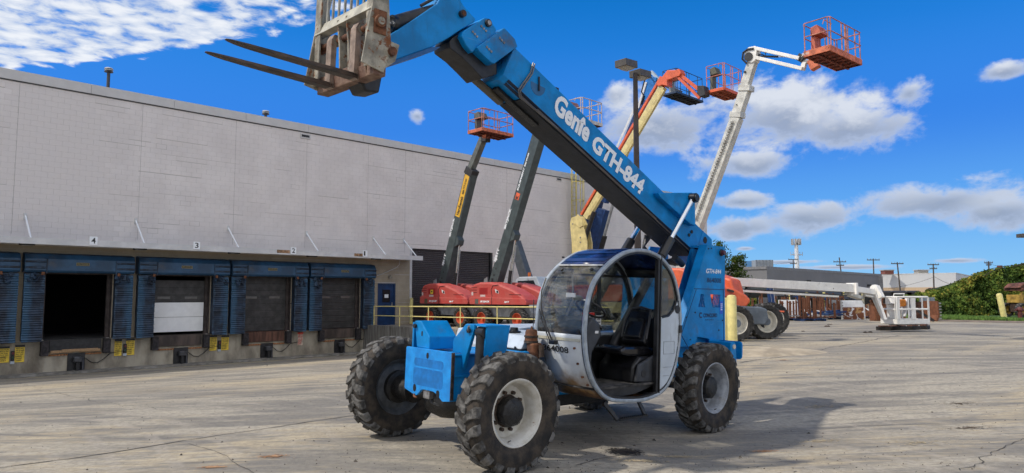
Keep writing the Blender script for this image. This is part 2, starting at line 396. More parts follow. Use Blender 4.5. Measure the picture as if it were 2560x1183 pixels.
#PART2
# ---------------------------------------------------------------- ground
def ground_mat():
    M = bpy.data.materials.new('yard_concrete'); M.use_nodes = True
    t = NT(M.node_tree); b = M.node_tree.nodes['Principled BSDF']; co = t.coord()
    rt = t.map(co, rot=(0, 0, -WROT))
    st = t.map(rt, (.22, 1, 1)); st2 = t.map(co, (.25, 1.1, 1), rot=(0, 0, -.15))
    big = t.noise(st, .35, 5, .55); mid = t.noise(st2, 1.1, 7, .62, dist=.6); fine = t.noise(co, 14, 7, .7)
    patch = t.noise(co, .16, 4, .5)
    fs_ = t.noise(t.map(co, (.30, 1.6, 1), rot=(0, 0, -.05), loc=(3, 9, 0)), 3.6, 7, .68, dist=.5)
    c = t.mix(t.ss(mid, .42, .60), (.235, .215, .182), (.415, .370, .290))
    c = t.mix(t.m('MULTIPLY', t.ss(fs_, .53, .70), .6), c, (.125, .122, .118))
    c = t.mix(t.m('MULTIPLY', t.ss(t.m('ADD', t.m('ADD', big, t.m('MULTIPLY', t.m('SUBTRACT', fine, .5), .3)), t.m('MULTIPLY', t.m('SUBTRACT', fs_, .5), -.7)), .48, .66), .75), c, (.53, .435, .285))
    c = t.mix(t.m('MULTIPLY', t.ss(patch, .52, .70), .5), c, (.185, .175, .162))
    streak = t.noise(t.map(co, (.5, 7, 1), rot=(0, 0, -.30)), 1.4, 6, .7)
    c = t.mix(t.m('MULTIPLY', t.ss(streak, .56, .70), .55), c, (.45, .39, .29))
    streak2 = t.noise(t.map(co, (.35, 5, 1), loc=(4, 2, 0), rot=(0, 0, .12)), 1.3, 6, .7)
    c = t.mix(t.m('MULTIPLY', t.ss(streak2, .56, .72), .6), c, (.115, .110, .104))
    # swept tyre arcs
    wv = t.node('ShaderNodeTexWave', wave_type='RINGS', rings_direction='Z'); t.put(wv, 0, t.map(co, loc=(11, -4, 0)))
    wv.inputs['Scale'].default_value = .55; wv.inputs['Distortion'].default_value = 3; wv.inputs['Detail'].default_value = 3; wv.inputs['Detail Scale'].default_value = .6
    arc = t.m('MULTIPLY', t.ss(wv.outputs[1], .78, .97), t.ss(t.noise(co, .3, 3), .48, .6))
    c = t.mix(t.m('MULTIPLY', arc, .38), c, (.43, .38, .31))
    c = t.mix(t.m('MULTIPLY', t.ss(fine, .40, .62), .42), c, (.13, .12, .105))
    oil = t.ss(t.noise(co, .55, 6, .65), .665, .74)
    c = t.mix(t.m('MULTIPLY', oil, .7), c, (.10, .078, .055))
    rs = t.ss(t.noise(t.map(co, loc=(7, 7, 0)), .8, 6, .6), .70, .78)
    c = t.mix(t.m('MULTIPLY', rs, .7), c, (.50, .24, .10))
    sp = t.m('MULTIPLY', t.ss(t.vor(co, 26), .06, .13, 1, 0), t.ss(t.noise(co, 1.3, 4), .45, .6))
    c = t.mix(t.m('MULTIPLY', sp, .8), c, (.05, .042, .035))
    t.put(b, 'Base Color', c); b.inputs['Roughness'].default_value = .92; b.inputs['Specular IOR Level'].default_value = .25
    bn = t.node('ShaderNodeBump'); bn.inputs['Strength'].default_value = .45; bn.inputs['Distance'].default_value = .03
    t.put(bn, 'Height', t.m('ADD', t.m('MULTIPLY', fine, .5), t.m('ADD', mid, t.m('MULTIPLY', t.noise(co, 60, 4, .6), .25)))); t.nt.links.new(bn.outputs[0], b.inputs['Normal'])
    return M
def make_ground():
    def lines(segs):
        out = []
        for a, b, st in segs:
            n = max(1, int(round((b-a)/st))); out += [a + (b-a)*i/n for i in range(n)]
        return out + [segs[-1][1]]
    ts = lines([(-1500, -60, 240), (-60, -12, 4), (-12, 19.60, .5), (19.60, 19.64, .04), (19.64, 30, .8), (30, 52.98, 3), (52.98, 53.02, .04), (53.02, 110, 6), (110, 1900, 250)])
    ss_ = lines([(-1500, -60, 240), (-60, -.06, 6), (-.06, 0.0, .06), (0.0, 17.4, .8), (17.4, 32, .5), (32, 60, 3), (60, 1500, 240)])
    vs = []
    for a in ts:
        for b in ss_:
            p = wl(a, b, 0); vs.append((p.x, p.y, ground(p.x, p.y)))
    n = len(ss_); fs = [(i*n+j, i*n+j+1, (i+1)*n+j+1, (i+1)*n+j) for i in range(len(ts)-1) for j in range(n-1)]
    mb = MB(); mb.add(vs, fs); o = mb.build('yard_ground', ground_mat(), smooth=True, kind='structure')
    return o
make_ground()
TAR = mat('tar_joint', (.030, .027, .023), .9, var=.3, vs=9, bump=.4, col2=(.075, .068, .055))
def joint(pts, w, wob=.03, seed=0):
    rr = random.Random(seed); mb = MB(); vs = []; P = []
    for (a, b) in zip(pts, pts[1:]):
        a, b = V(a), V(b); n = max(2, int((b-a).length/.10))
        P += [a.lerp(b, i/n) for i in range(n)]
    P.append(V(pts[-1]))
    for i, p in enumerate(P):
        d = (P[min(i+1, len(P)-1)] - P[max(i-1, 0)]).normalized(); nn_ = V((-d.y, d.x, 0))
        o = wob*(mnoise.noise(V((i*.09, seed, 0))) + .4*mnoise.noise(V((i*.45, seed, 3))))
        ww = w*(.35+1.1*abs(mnoise.noise(V((i*.23, seed*3+1, 0)))) + .5*rr.random())
        for sg in (-1, 1):
            q = p + nn_*(o+sg*ww/2); vs.append((q.x, q.y, ground(q.x, q.y)+.005))
    fs = [(2*i, 2*i+1, 2*i+3, 2*i+2) for i in range(len(P)-1)]
    mb.add(vs, fs); mb.build('pavement_joint', TAR, kind='structure')
def gz(px, py, z=0.):
    d = ray(px, py); k = (z-H)/d.z; P = CAMP + d*k; return (P.x, P.y, 0)
joint([gz(-260, 1215), gz(0, 1168), gz(300, 1128), gz(470, 1103), gz(700, 1072), gz(895, 1045), gz(1150, 1012)], .032, .05, 1)
joint([gz(250, 1021, -.2), gz(0, 1045, -.2)], .02, .05, 2)
joint([gz(40, 955, -.9), gz(170, 1005, -.4), gz(420, 1035, -.1)], .012, .25, 3)
joint([gz(470, 1112), gz(560, 1150), gz(640, 1200)], .007, .06, 4)
joint([gz(1850, 908, .2), gz(2000, 890, .25), gz(2060, 876, .27), gz(2250, 838, .3)], .035, .12, 5)
joint([gz(1440, 1160), gz(1500, 1140), gz(1560, 1128)], .018, .06, 6)
joint([gz(1880, 1072), gz(2000, 1069), gz(2160, 1064), gz(2350, 1068)], .014, .12, 7)
joint([gz(2400, 1160, .1), gz(2480, 1115, .1), gz(2600, 1070, .1)], .012, .2, 8)
joint([gz(600, 958, -.5), gz(700, 945, -.6), gz(850, 932, -.65)], .05, .15, 9)
joint([gz(2020, 829, .3), gz(2120, 826, .3), gz(2260, 812, .3)], .03, .2, 10)
joint([wl(-4, .56, 0), wl(19.3, .56, 0)], .035, .02, 11)
# oil stain, loose stones and clods
def scatter():
    rr = random.Random(11); mb = MB()
    for i in range(2600):
        Y = 5.5 + 22*rr.random()**1.6; X = (rr.random()*2-1)*.8*Y
        if rr.random() < .35: X, Y = rr.gauss(1.2, 1.6), rr.gauss(7.2, 1.2)
        r = rr.uniform(.004, .011)*(1+Y*.03)
        if rr.random() < .03: r *= 2.2
        z = ground(X, Y); h = r*rr.uniform(.5, 1.)
        a = rr.random()*6; vs = [(X+r*cos(a+k*pi/2+rr.random()*.6), Y+r*sin(a+k*pi/2)*.9, z-.002) for k in range(4)] + [(X, Y, z+h)]
        mb.add(vs, [(0, 1, 4), (1, 2, 4), (2, 3, 4), (3, 0, 4)])
    tag(mb.build('gravel', mat('grit', (.09, .075, .06), .9, var=.4, vs=20)), 'dark grit and small stones scattered over the concrete yard', 'gravel', kind='stuff')
scatter()
STAIN = mat('oil_soaked_grit', (.028, .022, .016), .85, var=.4, vs=14, bump=.6)
def stain(px, py, rx, ry, seed, lab):
    rr = random.Random(seed); mb = MB(); c = gz(px, py)
    for i in range(260):
        a = rr.random()*2*pi; q = rr.random()**.75; X = c[0]+rx*q*cos(a); Y = c[1]+ry*q*sin(a); r = rr.uniform(.008, .045)*(1.25-q); z = ground(X, Y)+.004+rr.random()*.002
        k0 = rr.random()*6; vs = [(X+r*(1+.5*rr.random())*cos(k0+k*pi/3), Y+r*.8*sin(k0+k*pi/3), z) for k in range(6)]
        mb.add(vs, [tuple(range(6))])
    tag(mb.build('oil_stain', STAIN), lab, 'stain', kind='stuff')
stain(1562, 1122, .24, .22, 1, 'dark oil stain on the concrete below the cab step')

def dirt_patch(px, py, rx, ry, seed, m_, z=0.):
    rr = random.Random(seed); mb = MB(); c = gz(px, py, z)
    for i in range(260):
        a = rr.random()*2*pi; q = abs(rr.gauss(0, .75)); X = c[0]+rx*q*cos(a); Y = c[1]+ry*q*sin(a); r = rr.uniform(.004, .020)*max(.3, 1.2-q); z_ = ground(X, Y)+.004+rr.random()*.003
        k0 = rr.random()*6; mb.add([(X+r*(1+.6*rr.random())*cos(k0+k*pi/2.5), Y+r*.7*sin(k0+k*pi/2.5), z_) for k in range(5)], [(0, 1, 2, 3, 4)])
    mb.build('dirt_patch', m_, kind='stuff')
ODIRT = mat('orange_dirt', (.40, .24, .13), .95, var=.3, vs=9, col2=(.30, .15, .07)); BDIRT = mat('brown_dirt', (.12, .085, .05), .95, var=.3, vs=9); SDIRT = mat('sand_dirt', (.47, .38, .24), .95, var=.15, vs=9)
for k, (px, py, rx, ry, m_, z) in enumerate(((686, 1157, .26, .13, ODIRT, 0), (530, 1181, .22, .08, ODIRT, 0), (830, 897, 2.2, .8, ODIRT, -.9), (1910, 1105, .3, .1, ODIRT, .05), (1600, 1143, .5, .12, SDIRT, 0), (2050, 1003, 1.2, .4, SDIRT, .1), (2400, 1010, .6, .3, BDIRT, .1), (2420, 1060, .5, .2, BDIRT, .1), (2300, 1090, .9, .35, SDIRT, .1), (2050, 1085, .6, .2, SDIRT, .05), (1960, 905, .35, .2, ODIRT, .2), (1690, 1130, .5, .1, SDIRT, 0))):
    dirt_patch(px, py, rx, ry, 40+k, m_, z)

# ---------------------------------------------------------------- warehouse
WM = Matrix.Translation(NW*(-DW)) @ Matrix.Rotation(WROT, 4, 'Z')       # local x = t, y = -s
def L(t, s, z): return (t, -s, z)
wh = thing('warehouse', 'long windowless painted block warehouse with truck docks along its base', 'warehouse', WM)
DC = [3.37, 7.05, 10.76, 14.42, 18.08]; DZ0, DZ1 = .22, 2.63
OPEN = [(c-1.14, c+1.14, DZ0, DZ1) for c in DC] + [(20.33, 21.3, .3, 2.36), (22.25, 28.25, .25, 4.36)]
ZR = 9.78; TE = 52.95; TS = -8.
mb = MB()
edges = sorted({TS, TE, 22.25, 28.25} | {x for o in OPEN for x in o[:2]})
for a, b in zip(edges, edges[1:]):
    op = [o for o in OPEN if o[0] <= (a+b)/2 <= o[1]]
    if op:
        mb.box(L(a, -.0035, op[0][3]), L(b, -.30, ZR)); mb.box(L(a, -.0035, -1.2), L(b, -.30, op[0][2]))
    else: mb.box(L(a, -.0035, -1.2), L(b, -.30, ZR))
mb.box(L(TE-.3, -.3, -1), L(TE-.02, -45, ZR)); mb.box(L(TS, -.3, -1), L(TS+.3, -45, ZR)); mb.box(L(TS, -45.3, -1), L(TE, -45, ZR))
mb.build('wall', mat('mortar', (.50, .47, .44), .9, var=.05), wh)
MB().box(L(TS, -.3, ZR-.3), L(TE, -45, ZR-.15)).build('roof', mat('roof_gravel', (.3, .3, .3), .9), wh)
MB().box(L(TS, -.3, .02), L(TE, -45, .22)).build('floor_slab', mat('floor_dark', (.06, .06, .06), .8), wh)
MB().box(L(TS, -6, .22), L(19.5, -6.15, 6)).build('shade_backing', BLOCKW, wh)  # black sheet added behind the docks, interior shade put into its colour
# blocks
BW, BH = .4064, .2032
blk = []
for r in range(int((9.52-.22)/BH)+1):
    z = .22+r*BH
    zt = min(z+BH, 9.53)
    off = (r % 2)*BW/2
    k0 = int((-2-off)/BW)
    t = k0*BW+off
    while t < TE:
        a, b = t, min(t+BW, TE)
        segs = [(a, b)]
        for o in OPEN:
            if z+.5*BH < o[3] and z+.5*BH > o[2]:
                ns = []
                for (p, q) in segs:
                    if q <= o[0] or p >= o[1]: ns.append((p, q))
                    else:
                        if p < o[0]: ns.append((p, o[0]))
                        if q > o[1]: ns.append((o[1], q))
                segs = ns
        for (p, q) in segs:
            if q-p > .03: blk.append((p, q, z, zt))
        t += BW
rb = random.Random(5)
def blk_mesh(mb, p, q, z, zt, g=.0016, j=0., gb=None):
    gb = gb or g; d = .0 + j*.4; c = .002
    x0, x1, z0, z1 = p+g, q-g, z+gb, zt-g
    vs = [L(x0, -.0035, z0), L(x1, -.0035, z0), L(x1, -.0035, z1), L(x0, -.0035, z1), L(x0+c, d, z0+c), L(x1-c, d, z0+c), L(x1-c, d, z1-c), L(x0+c, d, z1-c)]
    mb.add(vs, [(4, 5, 6, 7), (0, 1, 5, 4), (1, 2, 6, 5), (2, 3, 7, 6), (3, 0, 4, 7)])
near = sorted([b for b in blk if b[1]-b[0] > BW-.01 and b[0] > 4.3 and abs(b[3]-b[2]-BH) < .01], key=lambda b: b[0]*1.0 + abs(b[2]-3.5)*.15)[:300]
ns = set(near); proto = {}
for mi_, M_ in enumerate((PAINTW, PAINTC)):
    m0 = MB(); blk_mesh(m0, 0, BW, 0, BH); o = m0.build('concrete_block', M_, wh); proto[mi_] = o.data; bpy.data.objects.remove(o)
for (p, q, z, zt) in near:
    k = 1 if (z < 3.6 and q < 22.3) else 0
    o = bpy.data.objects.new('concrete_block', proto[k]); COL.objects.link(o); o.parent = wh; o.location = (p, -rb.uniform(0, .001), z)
mb = MB(); run = 0
for i, (p, q, z, zt) in enumerate(blk):
    if (p, q, z, zt) in ns: continue
    if run <= 0 and rb.random() < .03: run = rb.randint(2, 8); gap = rb.uniform(.010, .028)
    gb = gap if run > 0 else None; run -= 1
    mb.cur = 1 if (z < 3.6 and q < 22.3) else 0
    g = .0016 if rb.random() > .012 else .010
    blk_mesh(mb, p, q, z, zt, g, rb.uniform(0, .003), gb)
tag(mb.build('block_courses', [PAINTW, PAINTC], wh, norm=False), kind='stuff')
# coping
FLASH = mat('coping_metal', (.56, .55, .54), .5, var=.03, vs=2)
t = TS
while t < TE:
    MB().box(L(t, -.35, 9.50), L(min(t+3.02, TE), .05, 9.86)).build('coping', FLASH, wh); t += 3.03
MB().box(L(TS, 0, 9.455), L(TE, .03, 9.495)).build('coping_line', flat('dark_line', (.07, .07, .07)), wh)  # dark strip running just below the coping
for tt in (4.9, 9.0, 12.8, 16.2, 19.6, 21.9, 29.4, 36, 43):
    MB().box(L(tt-.005, -.01, 4.0), L(tt+.005, .003, 9.45)).build('control_joint', mat('joint_grey', (.36, .34, .32), .9), wh)
# foundation
MB().box(L(TS, -.2, -1.4), L(19.45, .015, .205)).build('foundation', CONCR_F, wh)
MB().box(L(TS, .0, -1.3), L(19.45, .55, -.93)).build('base_curb', CONCR, wh)

PLEAT = mat('pleat_vinyl', (.022, .040, .070), .55, var=.4, vs=2.3, col2=(.010, .014, .024), bump=.3)
def pleat_wear():
    t = NT(PLEAT.node_tree); b = PLEAT.node_tree.nodes['Principled BSDF']; co = t.coord(); x, y, z = t.sep(co); src = b.inputs['Base Color'].links[0].from_socket
    ax = t.m('ABSOLUTE', x); n = t.m('MULTIPLY', t.m('SUBTRACT', t.noise(t.map(co, (3, 1, .6)), 2.2, 5, .6), .5), .5)
    f = t.ss(t.m('ADD', ax, n), 1.42, 1.68); c = t.mix(t.m('MULTIPLY', f, .7), src, (.035, .105, .185))
    f = t.m('MULTIPLY', t.ss(t.m('ADD', ax, n), 1.24, 1.14), t.ss(t.noise(co, 6, 4), .4, .6)); c = t.mix(t.m('MULTIPLY', f, .6), c, (.05, .10, .16))
    t.put(b, 'Base Color', c)
pleat_wear()
def dock(i, c, style):
    lab = ['partly visible at left edge of photo', 'framing the open black doorway', 'around the door with the white lower panels', 'between the white-panel door and the last dock', 'last on the right beside the blue door'][i]
    sh = thing('dock_shelter', 'blue padded dock seal '+lab, 'dock seal', WM @ Matrix.Translation((c, 0, 0)), 'blue padded dock seals')
    m_ = MB(); m_.prism([(.02, 2.64), (-.44, 2.64), (-.50, 2.72), (-.48, 3.12), (-.36, 3.30), (.02, 3.36)], -1.78, 1.78, 'x'); m_.build('head_pad', VINYLH, sh, bevel=.03)
    for sx in (-1, 1):
        m_ = MB()
        m_.prism([(-.455, 2.63), (-.51, 2.60), (-.525, 3.08), (-.49, 3.13)], sx*1.12-.02, sx*1.12+.02, 'x')
        m_.prism([(-.40, 2.72), (-.52, 2.78), (-.525, 2.84), (-.45, 2.86)], min(sx*1.15, sx*1.76), max(sx*1.15, sx*1.76), 'x')
        m_.prism([(-.40, 2.94), (-.525, 3.0), (-.53, 3.04), (-.45, 3.06)], min(sx*1.15, sx*1.76), max(sx*1.15, sx*1.76), 'x')
        tag(m_.build('head_flap', VINYL, sh, bevel=.01), kind='stuff')
    for sx in (-1, 1):
        a, b = (1.16, 1.74) if sx > 0 else (-1.74, -1.16)
        MB().box((a+.01, -.36, .2), (b-.01, -.02, 2.62)).build('side_pad', VINYL, sh, bevel=.02)
        m_ = MB(); z = .2; rr = random.Random(i*7+sx)
        while z < 2.56:
            hh = .082; j = rr.uniform(-.012, .012); k = rr.uniform(-.01, .015); w_ = rr.uniform(-.02, .02)
            vs = [(a-.015+w_*.3, -.33, z+hh+.03), (b+.015, -.33, z+hh+.03), (b+.02+w_*.4, -.405+j, z-.012+k), (a-.02+w_*.5, -.405+k, z-.012+j),
                  (a-.015, -.30, z+hh), (b+.015, -.30, z+hh), (b+.02, -.39+j, z-.03+k), (a-.02, -.39+k, z-.03+j)]
            m_.add(vs, [(0, 1, 2, 3), (7, 6, 5, 4), (3, 2, 6, 7), (0, 3, 7, 4), (1, 5, 6, 2)]); z += hh
        m_.build('pleats', PLEAT, sh)
        # crumpled corner and rusted bracket
        m_ = MB(); cx = sx*1.42
        for q in range(7):
            x = cx+rr.uniform(-.22, .22); zz = 2.6+rr.uniform(-.22, .08); m_.beam((x, -.37, zz), (x+rr.uniform(-.12, .12), -.46, zz-rr.uniform(.05, .22)), .12, .05)
        m_.build('torn_flap', VINYL, sh, bevel=.01)
        MB().cbox((sx*1.22, -.47, 2.60), (.10, .05, .12)).build('bracket', RUSTM, sh, bevel=.01)
    MB().cbox((0, -.503, 2.96), (.42, .012, .11)).build('name_plate', mat('plate_dull_yellow', (.30, .25, .10), .6), sh)
    MB().cbox((0, -.511, 2.96), (.39, .006, .08)).build('name_plate_field', BLACKD, sh)
    text('McGUIRE', 'name_lettering', (-.175, -.515, 2.935), (1, 0, 0), (0, 0, 1), .055, mat('plate_dull_yellow', (.30, .25, .10), .6), sh, bold=.01, wfit=.35)
    # doorway
    D = thing('dock_door', ['dark sectional dock door at the left edge', 'open dock doorway with raised door and dark interior', 'brown sectional dock door with two white bottom panels', 'closed dark sectional dock door left of the last dock', 'closed dark sectional dock door beside the blue door'][i], 'dock door', WM @ Matrix.Translation((c, 0, 0)), 'sectional dock doors')
    FR = mat('door_frame_brown', (.055, .042, .038), .7, var=.25, vs=3)
    for sx in (-1, 1): MB().box((sx*1.16-.05, .0, .2), (sx*1.16+.05, .28, 2.66)).build('jamb', FR, D); MB().box((min(sx*1.0, sx*1.11), .16, .22), (max(sx*1.0, sx*1.11), .27, 2.62)).build('track', FR, D)
    MB().box((-1.1, .0, 2.60), (1.1, .28, 2.68)).build('lintel', FR, D)
    if style != 'open':
        ph = .30; n_ = 8
        for k in range(n_):
            z0 = .24+k*ph; white = style == 'white' and k < 4
            if style == 'white': z0 += .10
            if z0+ph > 2.68: continue
            m_ = MB()
            if white:
                if k % 2: continue
                m_.box((-.98, .20, z0), (.98, .24, z0+ph*2-.014))
                m_.box((-.98, .19, z0+ph-.006), (.98, .2, z0+ph+.006)); m_.build('door_panel', SLATW, D)
            else:
                m_.box((-1.05, .22, z0), (1.05, .26, z0+ph-.008))
                for q in range(3): m_.box((-1.05, .20, z0+.03+q*.09), (1.05, .225, z0+.075+q*.09))
                m_.build('door_panel', DOORDK, D)
        zz = 1.72
        for sx in (-.62, .45): MB().cbox((sx, .195, zz), (.5, .02, .10)).build('vision_slot', mat('slot_dull', (.11, .105, .10), .3), D, bevel=.004)
    else:
        m_ = MB()
        for q in range(4): m_.box((-1.05, .5+q*.7, 2.72), (1.05, 1.15+q*.7, 2.76))
        m_.build('raised_panels', DOORDK, D)
    # leveller, bumpers
    ST = [RUSTM, BLACK, mat('leveler_steel', (.075, .055, .045), .7, var=.3, vs=3, stretch=(1, 1, .3), rust=.05), mat('leveler_rust', (.12, .055, .035), .8, var=.3, vs=3, stretch=(3, 1, .3)), mat('leveler_steel', (.075, .055, .045), .7)][i]
    Lv = thing('dock_leveler', ['dock leveler plate at the left edge', 'black dock leveler plate below the open doorway', 'brown steel dock leveler under the white-panel door', 'rust red dock leveler under the third dock door', 'dark steel dock leveler nearest the blue door'][i], 'dock leveler', WM @ Matrix.Translation((c, 0, 0)), 'dock levelers')
    MB().box((-.84, -.09, -.22), (.84, -.02, .20)).build('lip_plate', ST, Lv, bevel=.01)
    MB().box((-1.0, -.05, .205), (1.0, .3, .225)).build('deck_plate', ST, Lv)
    for sx in (-1, 1): MB().box((min(sx*.88, sx*1.12), -.26, -.34), (max(sx*.88, sx*1.12), -.02, .20)).build('bumper', mat('bumper_rubber', (.035, .030, .032), .8, var=.4, vs=8, bump=.4), Lv, bevel=.02)
    MB().box((-.86, -.05, -.37), (.86, -.016, -.31)).build('edge_angle', mat('orange_rust_edge', (.38, .17, .07), .8, var=.4, vs=9, stretch=(3, 3, 3)), Lv)
    if i == 1:
        for k, (a, b, z) in enumerate(((-.45, .72, -.24), (-.80, -.1, -.27), (.1, .8, -.27))):
            tag(MB(WM @ Matrix.Translation((c, 0, 0))).box((a, -.13-.02*(k == 0), z), (b, -.095, z+.10)).build('timber_plank', WOODN, bevel=.006), ['longest pale plank wedged under the open dock plate', 'left short plank under the open dock plate', 'right short plank under the open dock plate'][k], 'plank', 'planks under the open dock')
    # pump box
    B = thing('dock_control_box', ['control box at left edge', 'dark pump box under the open dock', 'black pump box under the white-panel dock', 'cluttered pump box under the rust red leveler', 'dark pump box under the last dock'][i]+' on the concrete base', 'pump box', WM @ Matrix.Translation((c+.02, 0, 0)), 'pump boxes below the docks')
    MB().box((-.26, -.06, -.93), (.30, -.02, -.30)).build('backplate', BLACK, B)
    MB().box((-.10, -.30, -.62), (.16, -.06, -.42)).build('motor_housing', mat('motor_dull', (.07, .072, .08), .5, var=.3), B, bevel=.03)
    MB().box((-.02, -.24, -.93), (.10, -.06, -.62)).build('pump_leg', BLACK, B, bevel=.01)
    MB().cyl((.22, -.16, -.93), (.2, -.16, -.45), .035).build('cylinder', mat('motor_dull', (.07, .072, .08), .5), B)
    pts = [(.3, -.1, -.5), (.5, -.08, -.66), (.72, -.06, -.70), (.95, -.05, -.55), (1.15, -.04, -.36), (1.6, -.03, -.31)]
    MB().tube(pts, .014, 6).build('cable', BLACK, B, smooth=True)
for i, (c, st) in enumerate(zip(DC, ('dark', 'open', 'white', 'dark', 'dark'))): dock(i, c, st)

# warning signs and signal lights between the docks
def sign(px0, py0, px1, py1, mirror, lab, red=False, grp='yellow dock warning signs'):
    t0, z1 = wp(px0, py0, .03); t1, z0 = wp(px1, py1, .03)
    s_ = thing('warning_sign', lab, 'sign', WM @ Matrix.Translation((t0, -.03, z0)), grp)
    w, h = t1-t0, z1-z0
    MB().box((0, -.012, 0), (w, 0, h)).build('board', SIGNY if not red else mat('sign_cream', (.55, .45, .36), .6, var=.2, vs=8), s_)
    lc = REDL if red else BLACKD
    MB().box((0, -.016, h*.87), (w, -.012, h)).build('header_band', lc, s_)
    lines = ['CAUTION', 'BACK IN', 'OR PULL', 'OUT ON', 'GREEN', 'LIGHT', 'ONLY']
    for k, ln in enumerate(lines):
        text(ln, 'sign_lettering', (w*.10, -.014, h*(.76-.115*k)), (1, 0, 0), (0, 0, 1), h*.082, lc, s_, bold=.03, wfit=w*(.8 if len(ln) > 5 else .62), mirror=mirror)
for (a, b, nm) in (((-2, 867, 22, 906), (38, 863, 60, 905), 'at the left edge of the photo'), ((287, 849, 303, 889), (316, 847, 335, 887), 'right of the open dock'), ((525, 839, 541, 876), (554, 839, 571, 875), 'right of the white-panel dock')):
    sign(*a, False, 'yellow caution sign '+nm+', left one of the pair'); sign(*b, True, 'yellow caution sign with mirrored lettering '+nm)
sign(744, 831, 757, 863, False, 'faded red lettered sign left of the last dock leveler', True, 'faded red lettered signs'); sign(908, 823, 921, 855, True, 'faded red mirrored sign right of the last dock leveler', True, 'faded red lettered signs')
for (px, py, nm) in ((30, 903, 'at the left edge'), (311, 883, 'right of the open dock'), (547, 873, 'right of the white-panel dock')):
    t0, z0 = wp(px, py, .03)
    s_ = thing('signal_light', 'small red and green dock signal light '+nm, 'signal light', WM @ Matrix.Translation((t0, -.03, z0)), 'dock signal lights')
    MB().box((-.055, -.09, 0), (.055, 0, .36)).build('housing', BLACK, s_, bevel=.01)
    MB().cyl((0, -.09, .27), (0, -.11, .27), .04).build('red_lens', flat('dull_red_lens', (.12, .01, .02), .3), s_)
    MB().cyl((0, -.09, .12), (0, -.11, .12), .04).build('green_lens', flat('dull_green_lens', (.01, .05, .025), .3), s_)
    MB().box((-.06, -.07, -.10), (.06, 0, 0)).build('junction_box', flat('pale_box', (.42, .46, .5)), s_)
# canopy
cz0, cz1 = wp(0, 606, 1.2)[1], wp(0, 592, 1.2)[1]
cn = thing('dock_canopy', 'narrow white steel canopy above the truck docks', 'canopy', WM)
TCE = wp(1057, 633, 1.2)[0]
CANW = mat('canopy_white', (.60, .60, .60), .5, var=.06, vs=2, rust=.07)
CZ = (cz0+cz1)/2
MB().box(L(-6, 1.17, CZ-.10), L(TCE, 1.22, CZ+.12)).build('fascia', CANW, cn)
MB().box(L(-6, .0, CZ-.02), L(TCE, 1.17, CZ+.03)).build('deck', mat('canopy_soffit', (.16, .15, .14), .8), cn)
MB().box(L(-6, .0, CZ-.07), L(TCE, .05, CZ+.10)).build('ledger', CANW, cn)
for (a, b, c, d) in ((63, 540, 78, 587), (335, 552, 366, 600), (564, 570, 604, 613), (760, 583, 803, 624), (925, 595, 973, 631), (1003, 600, 1048, 635)):
    t0, z0 = wp(a, b, .02); t1, z1 = wp(c, d, 1.12); t1 = (t0+t1)/2; t0 = t1
    MB().cyl(L(t0, .02, z0), L(t1, 1.12, CZ+.10), .030, n=8).build('tie_rod', WHITED, cn, smooth=True)
    MB().box(L(t0-.05, 0, z0-.13), L(t0+.05, .03, z0+.1)).build('rod_anchor', CANW, cn)
for px in (708, 899):
    t0, z0 = wp(px, 627, 1.2)
    MB().box(L(t0-.30, 1.20, CZ-.04), L(t0+.30, 1.225, CZ+.10)).build('rust_patch', mat('peeling_rust', (.34, .20, .11), .8, var=.35, vs=12, bump=.4), cn)
for (d_, px, py) in (('4', 234, 602), ('3', 492, 614), ('2', 734, 627), ('1', 913, 634)):
    t0, z0 = wp(px, py, 1.25)
    s_ = thing('dock_number_sign', 'white square dock sign reading '+d_+{'4': ', above the open dark doorway', '3': ', above the white-panel door', '2': ', with rust patch at its left', '1': ', rightmost near the blue entry door'}[d_], 'number sign', WM @ Matrix.Translation((t0, -1.235, z0)), 'dock number signs')
    MB().box((-.13, -.012, -.15), (.13, 0, .15)).build('board', WHITED, s_)
    text(d_, 'numeral', (-.07, -.014, -.10), (1, 0, 0), (0, 0, 1), .21, BLACKD, s_, bold=.015, wfit=.14 if d_ != '1' else .08)
for k, (px, py) in enumerate(((68, 604), (350, 617), (585, 627), (780, 634), (940, 638))):
    t0, _ = wp(px, py, .8)
    s_ = thing('canopy_lamp', ['dark box lamp under the canopy at the left edge of the photo', 'dark box lamp hanging above the gap between open doorway and white-panel dock', 'dark box lamp under the canopy left of the rust patch', 'dark box lamp over the gap before the last dock shelter', 'dark box lamp under the canopy end near the entry door'][k], 'lamp', WM @ Matrix.Translation((t0, -.8, CZ-.03)), 'box lamps under the canopy')
    MB().box((-.22, -.12, -.10), (.22, .12, 0)).build('housing', BLACK, s_, bevel=.01); MB().box((-.18, -.09, -.115), (.18, .09, -.10)).build('lens', LENS, s_)
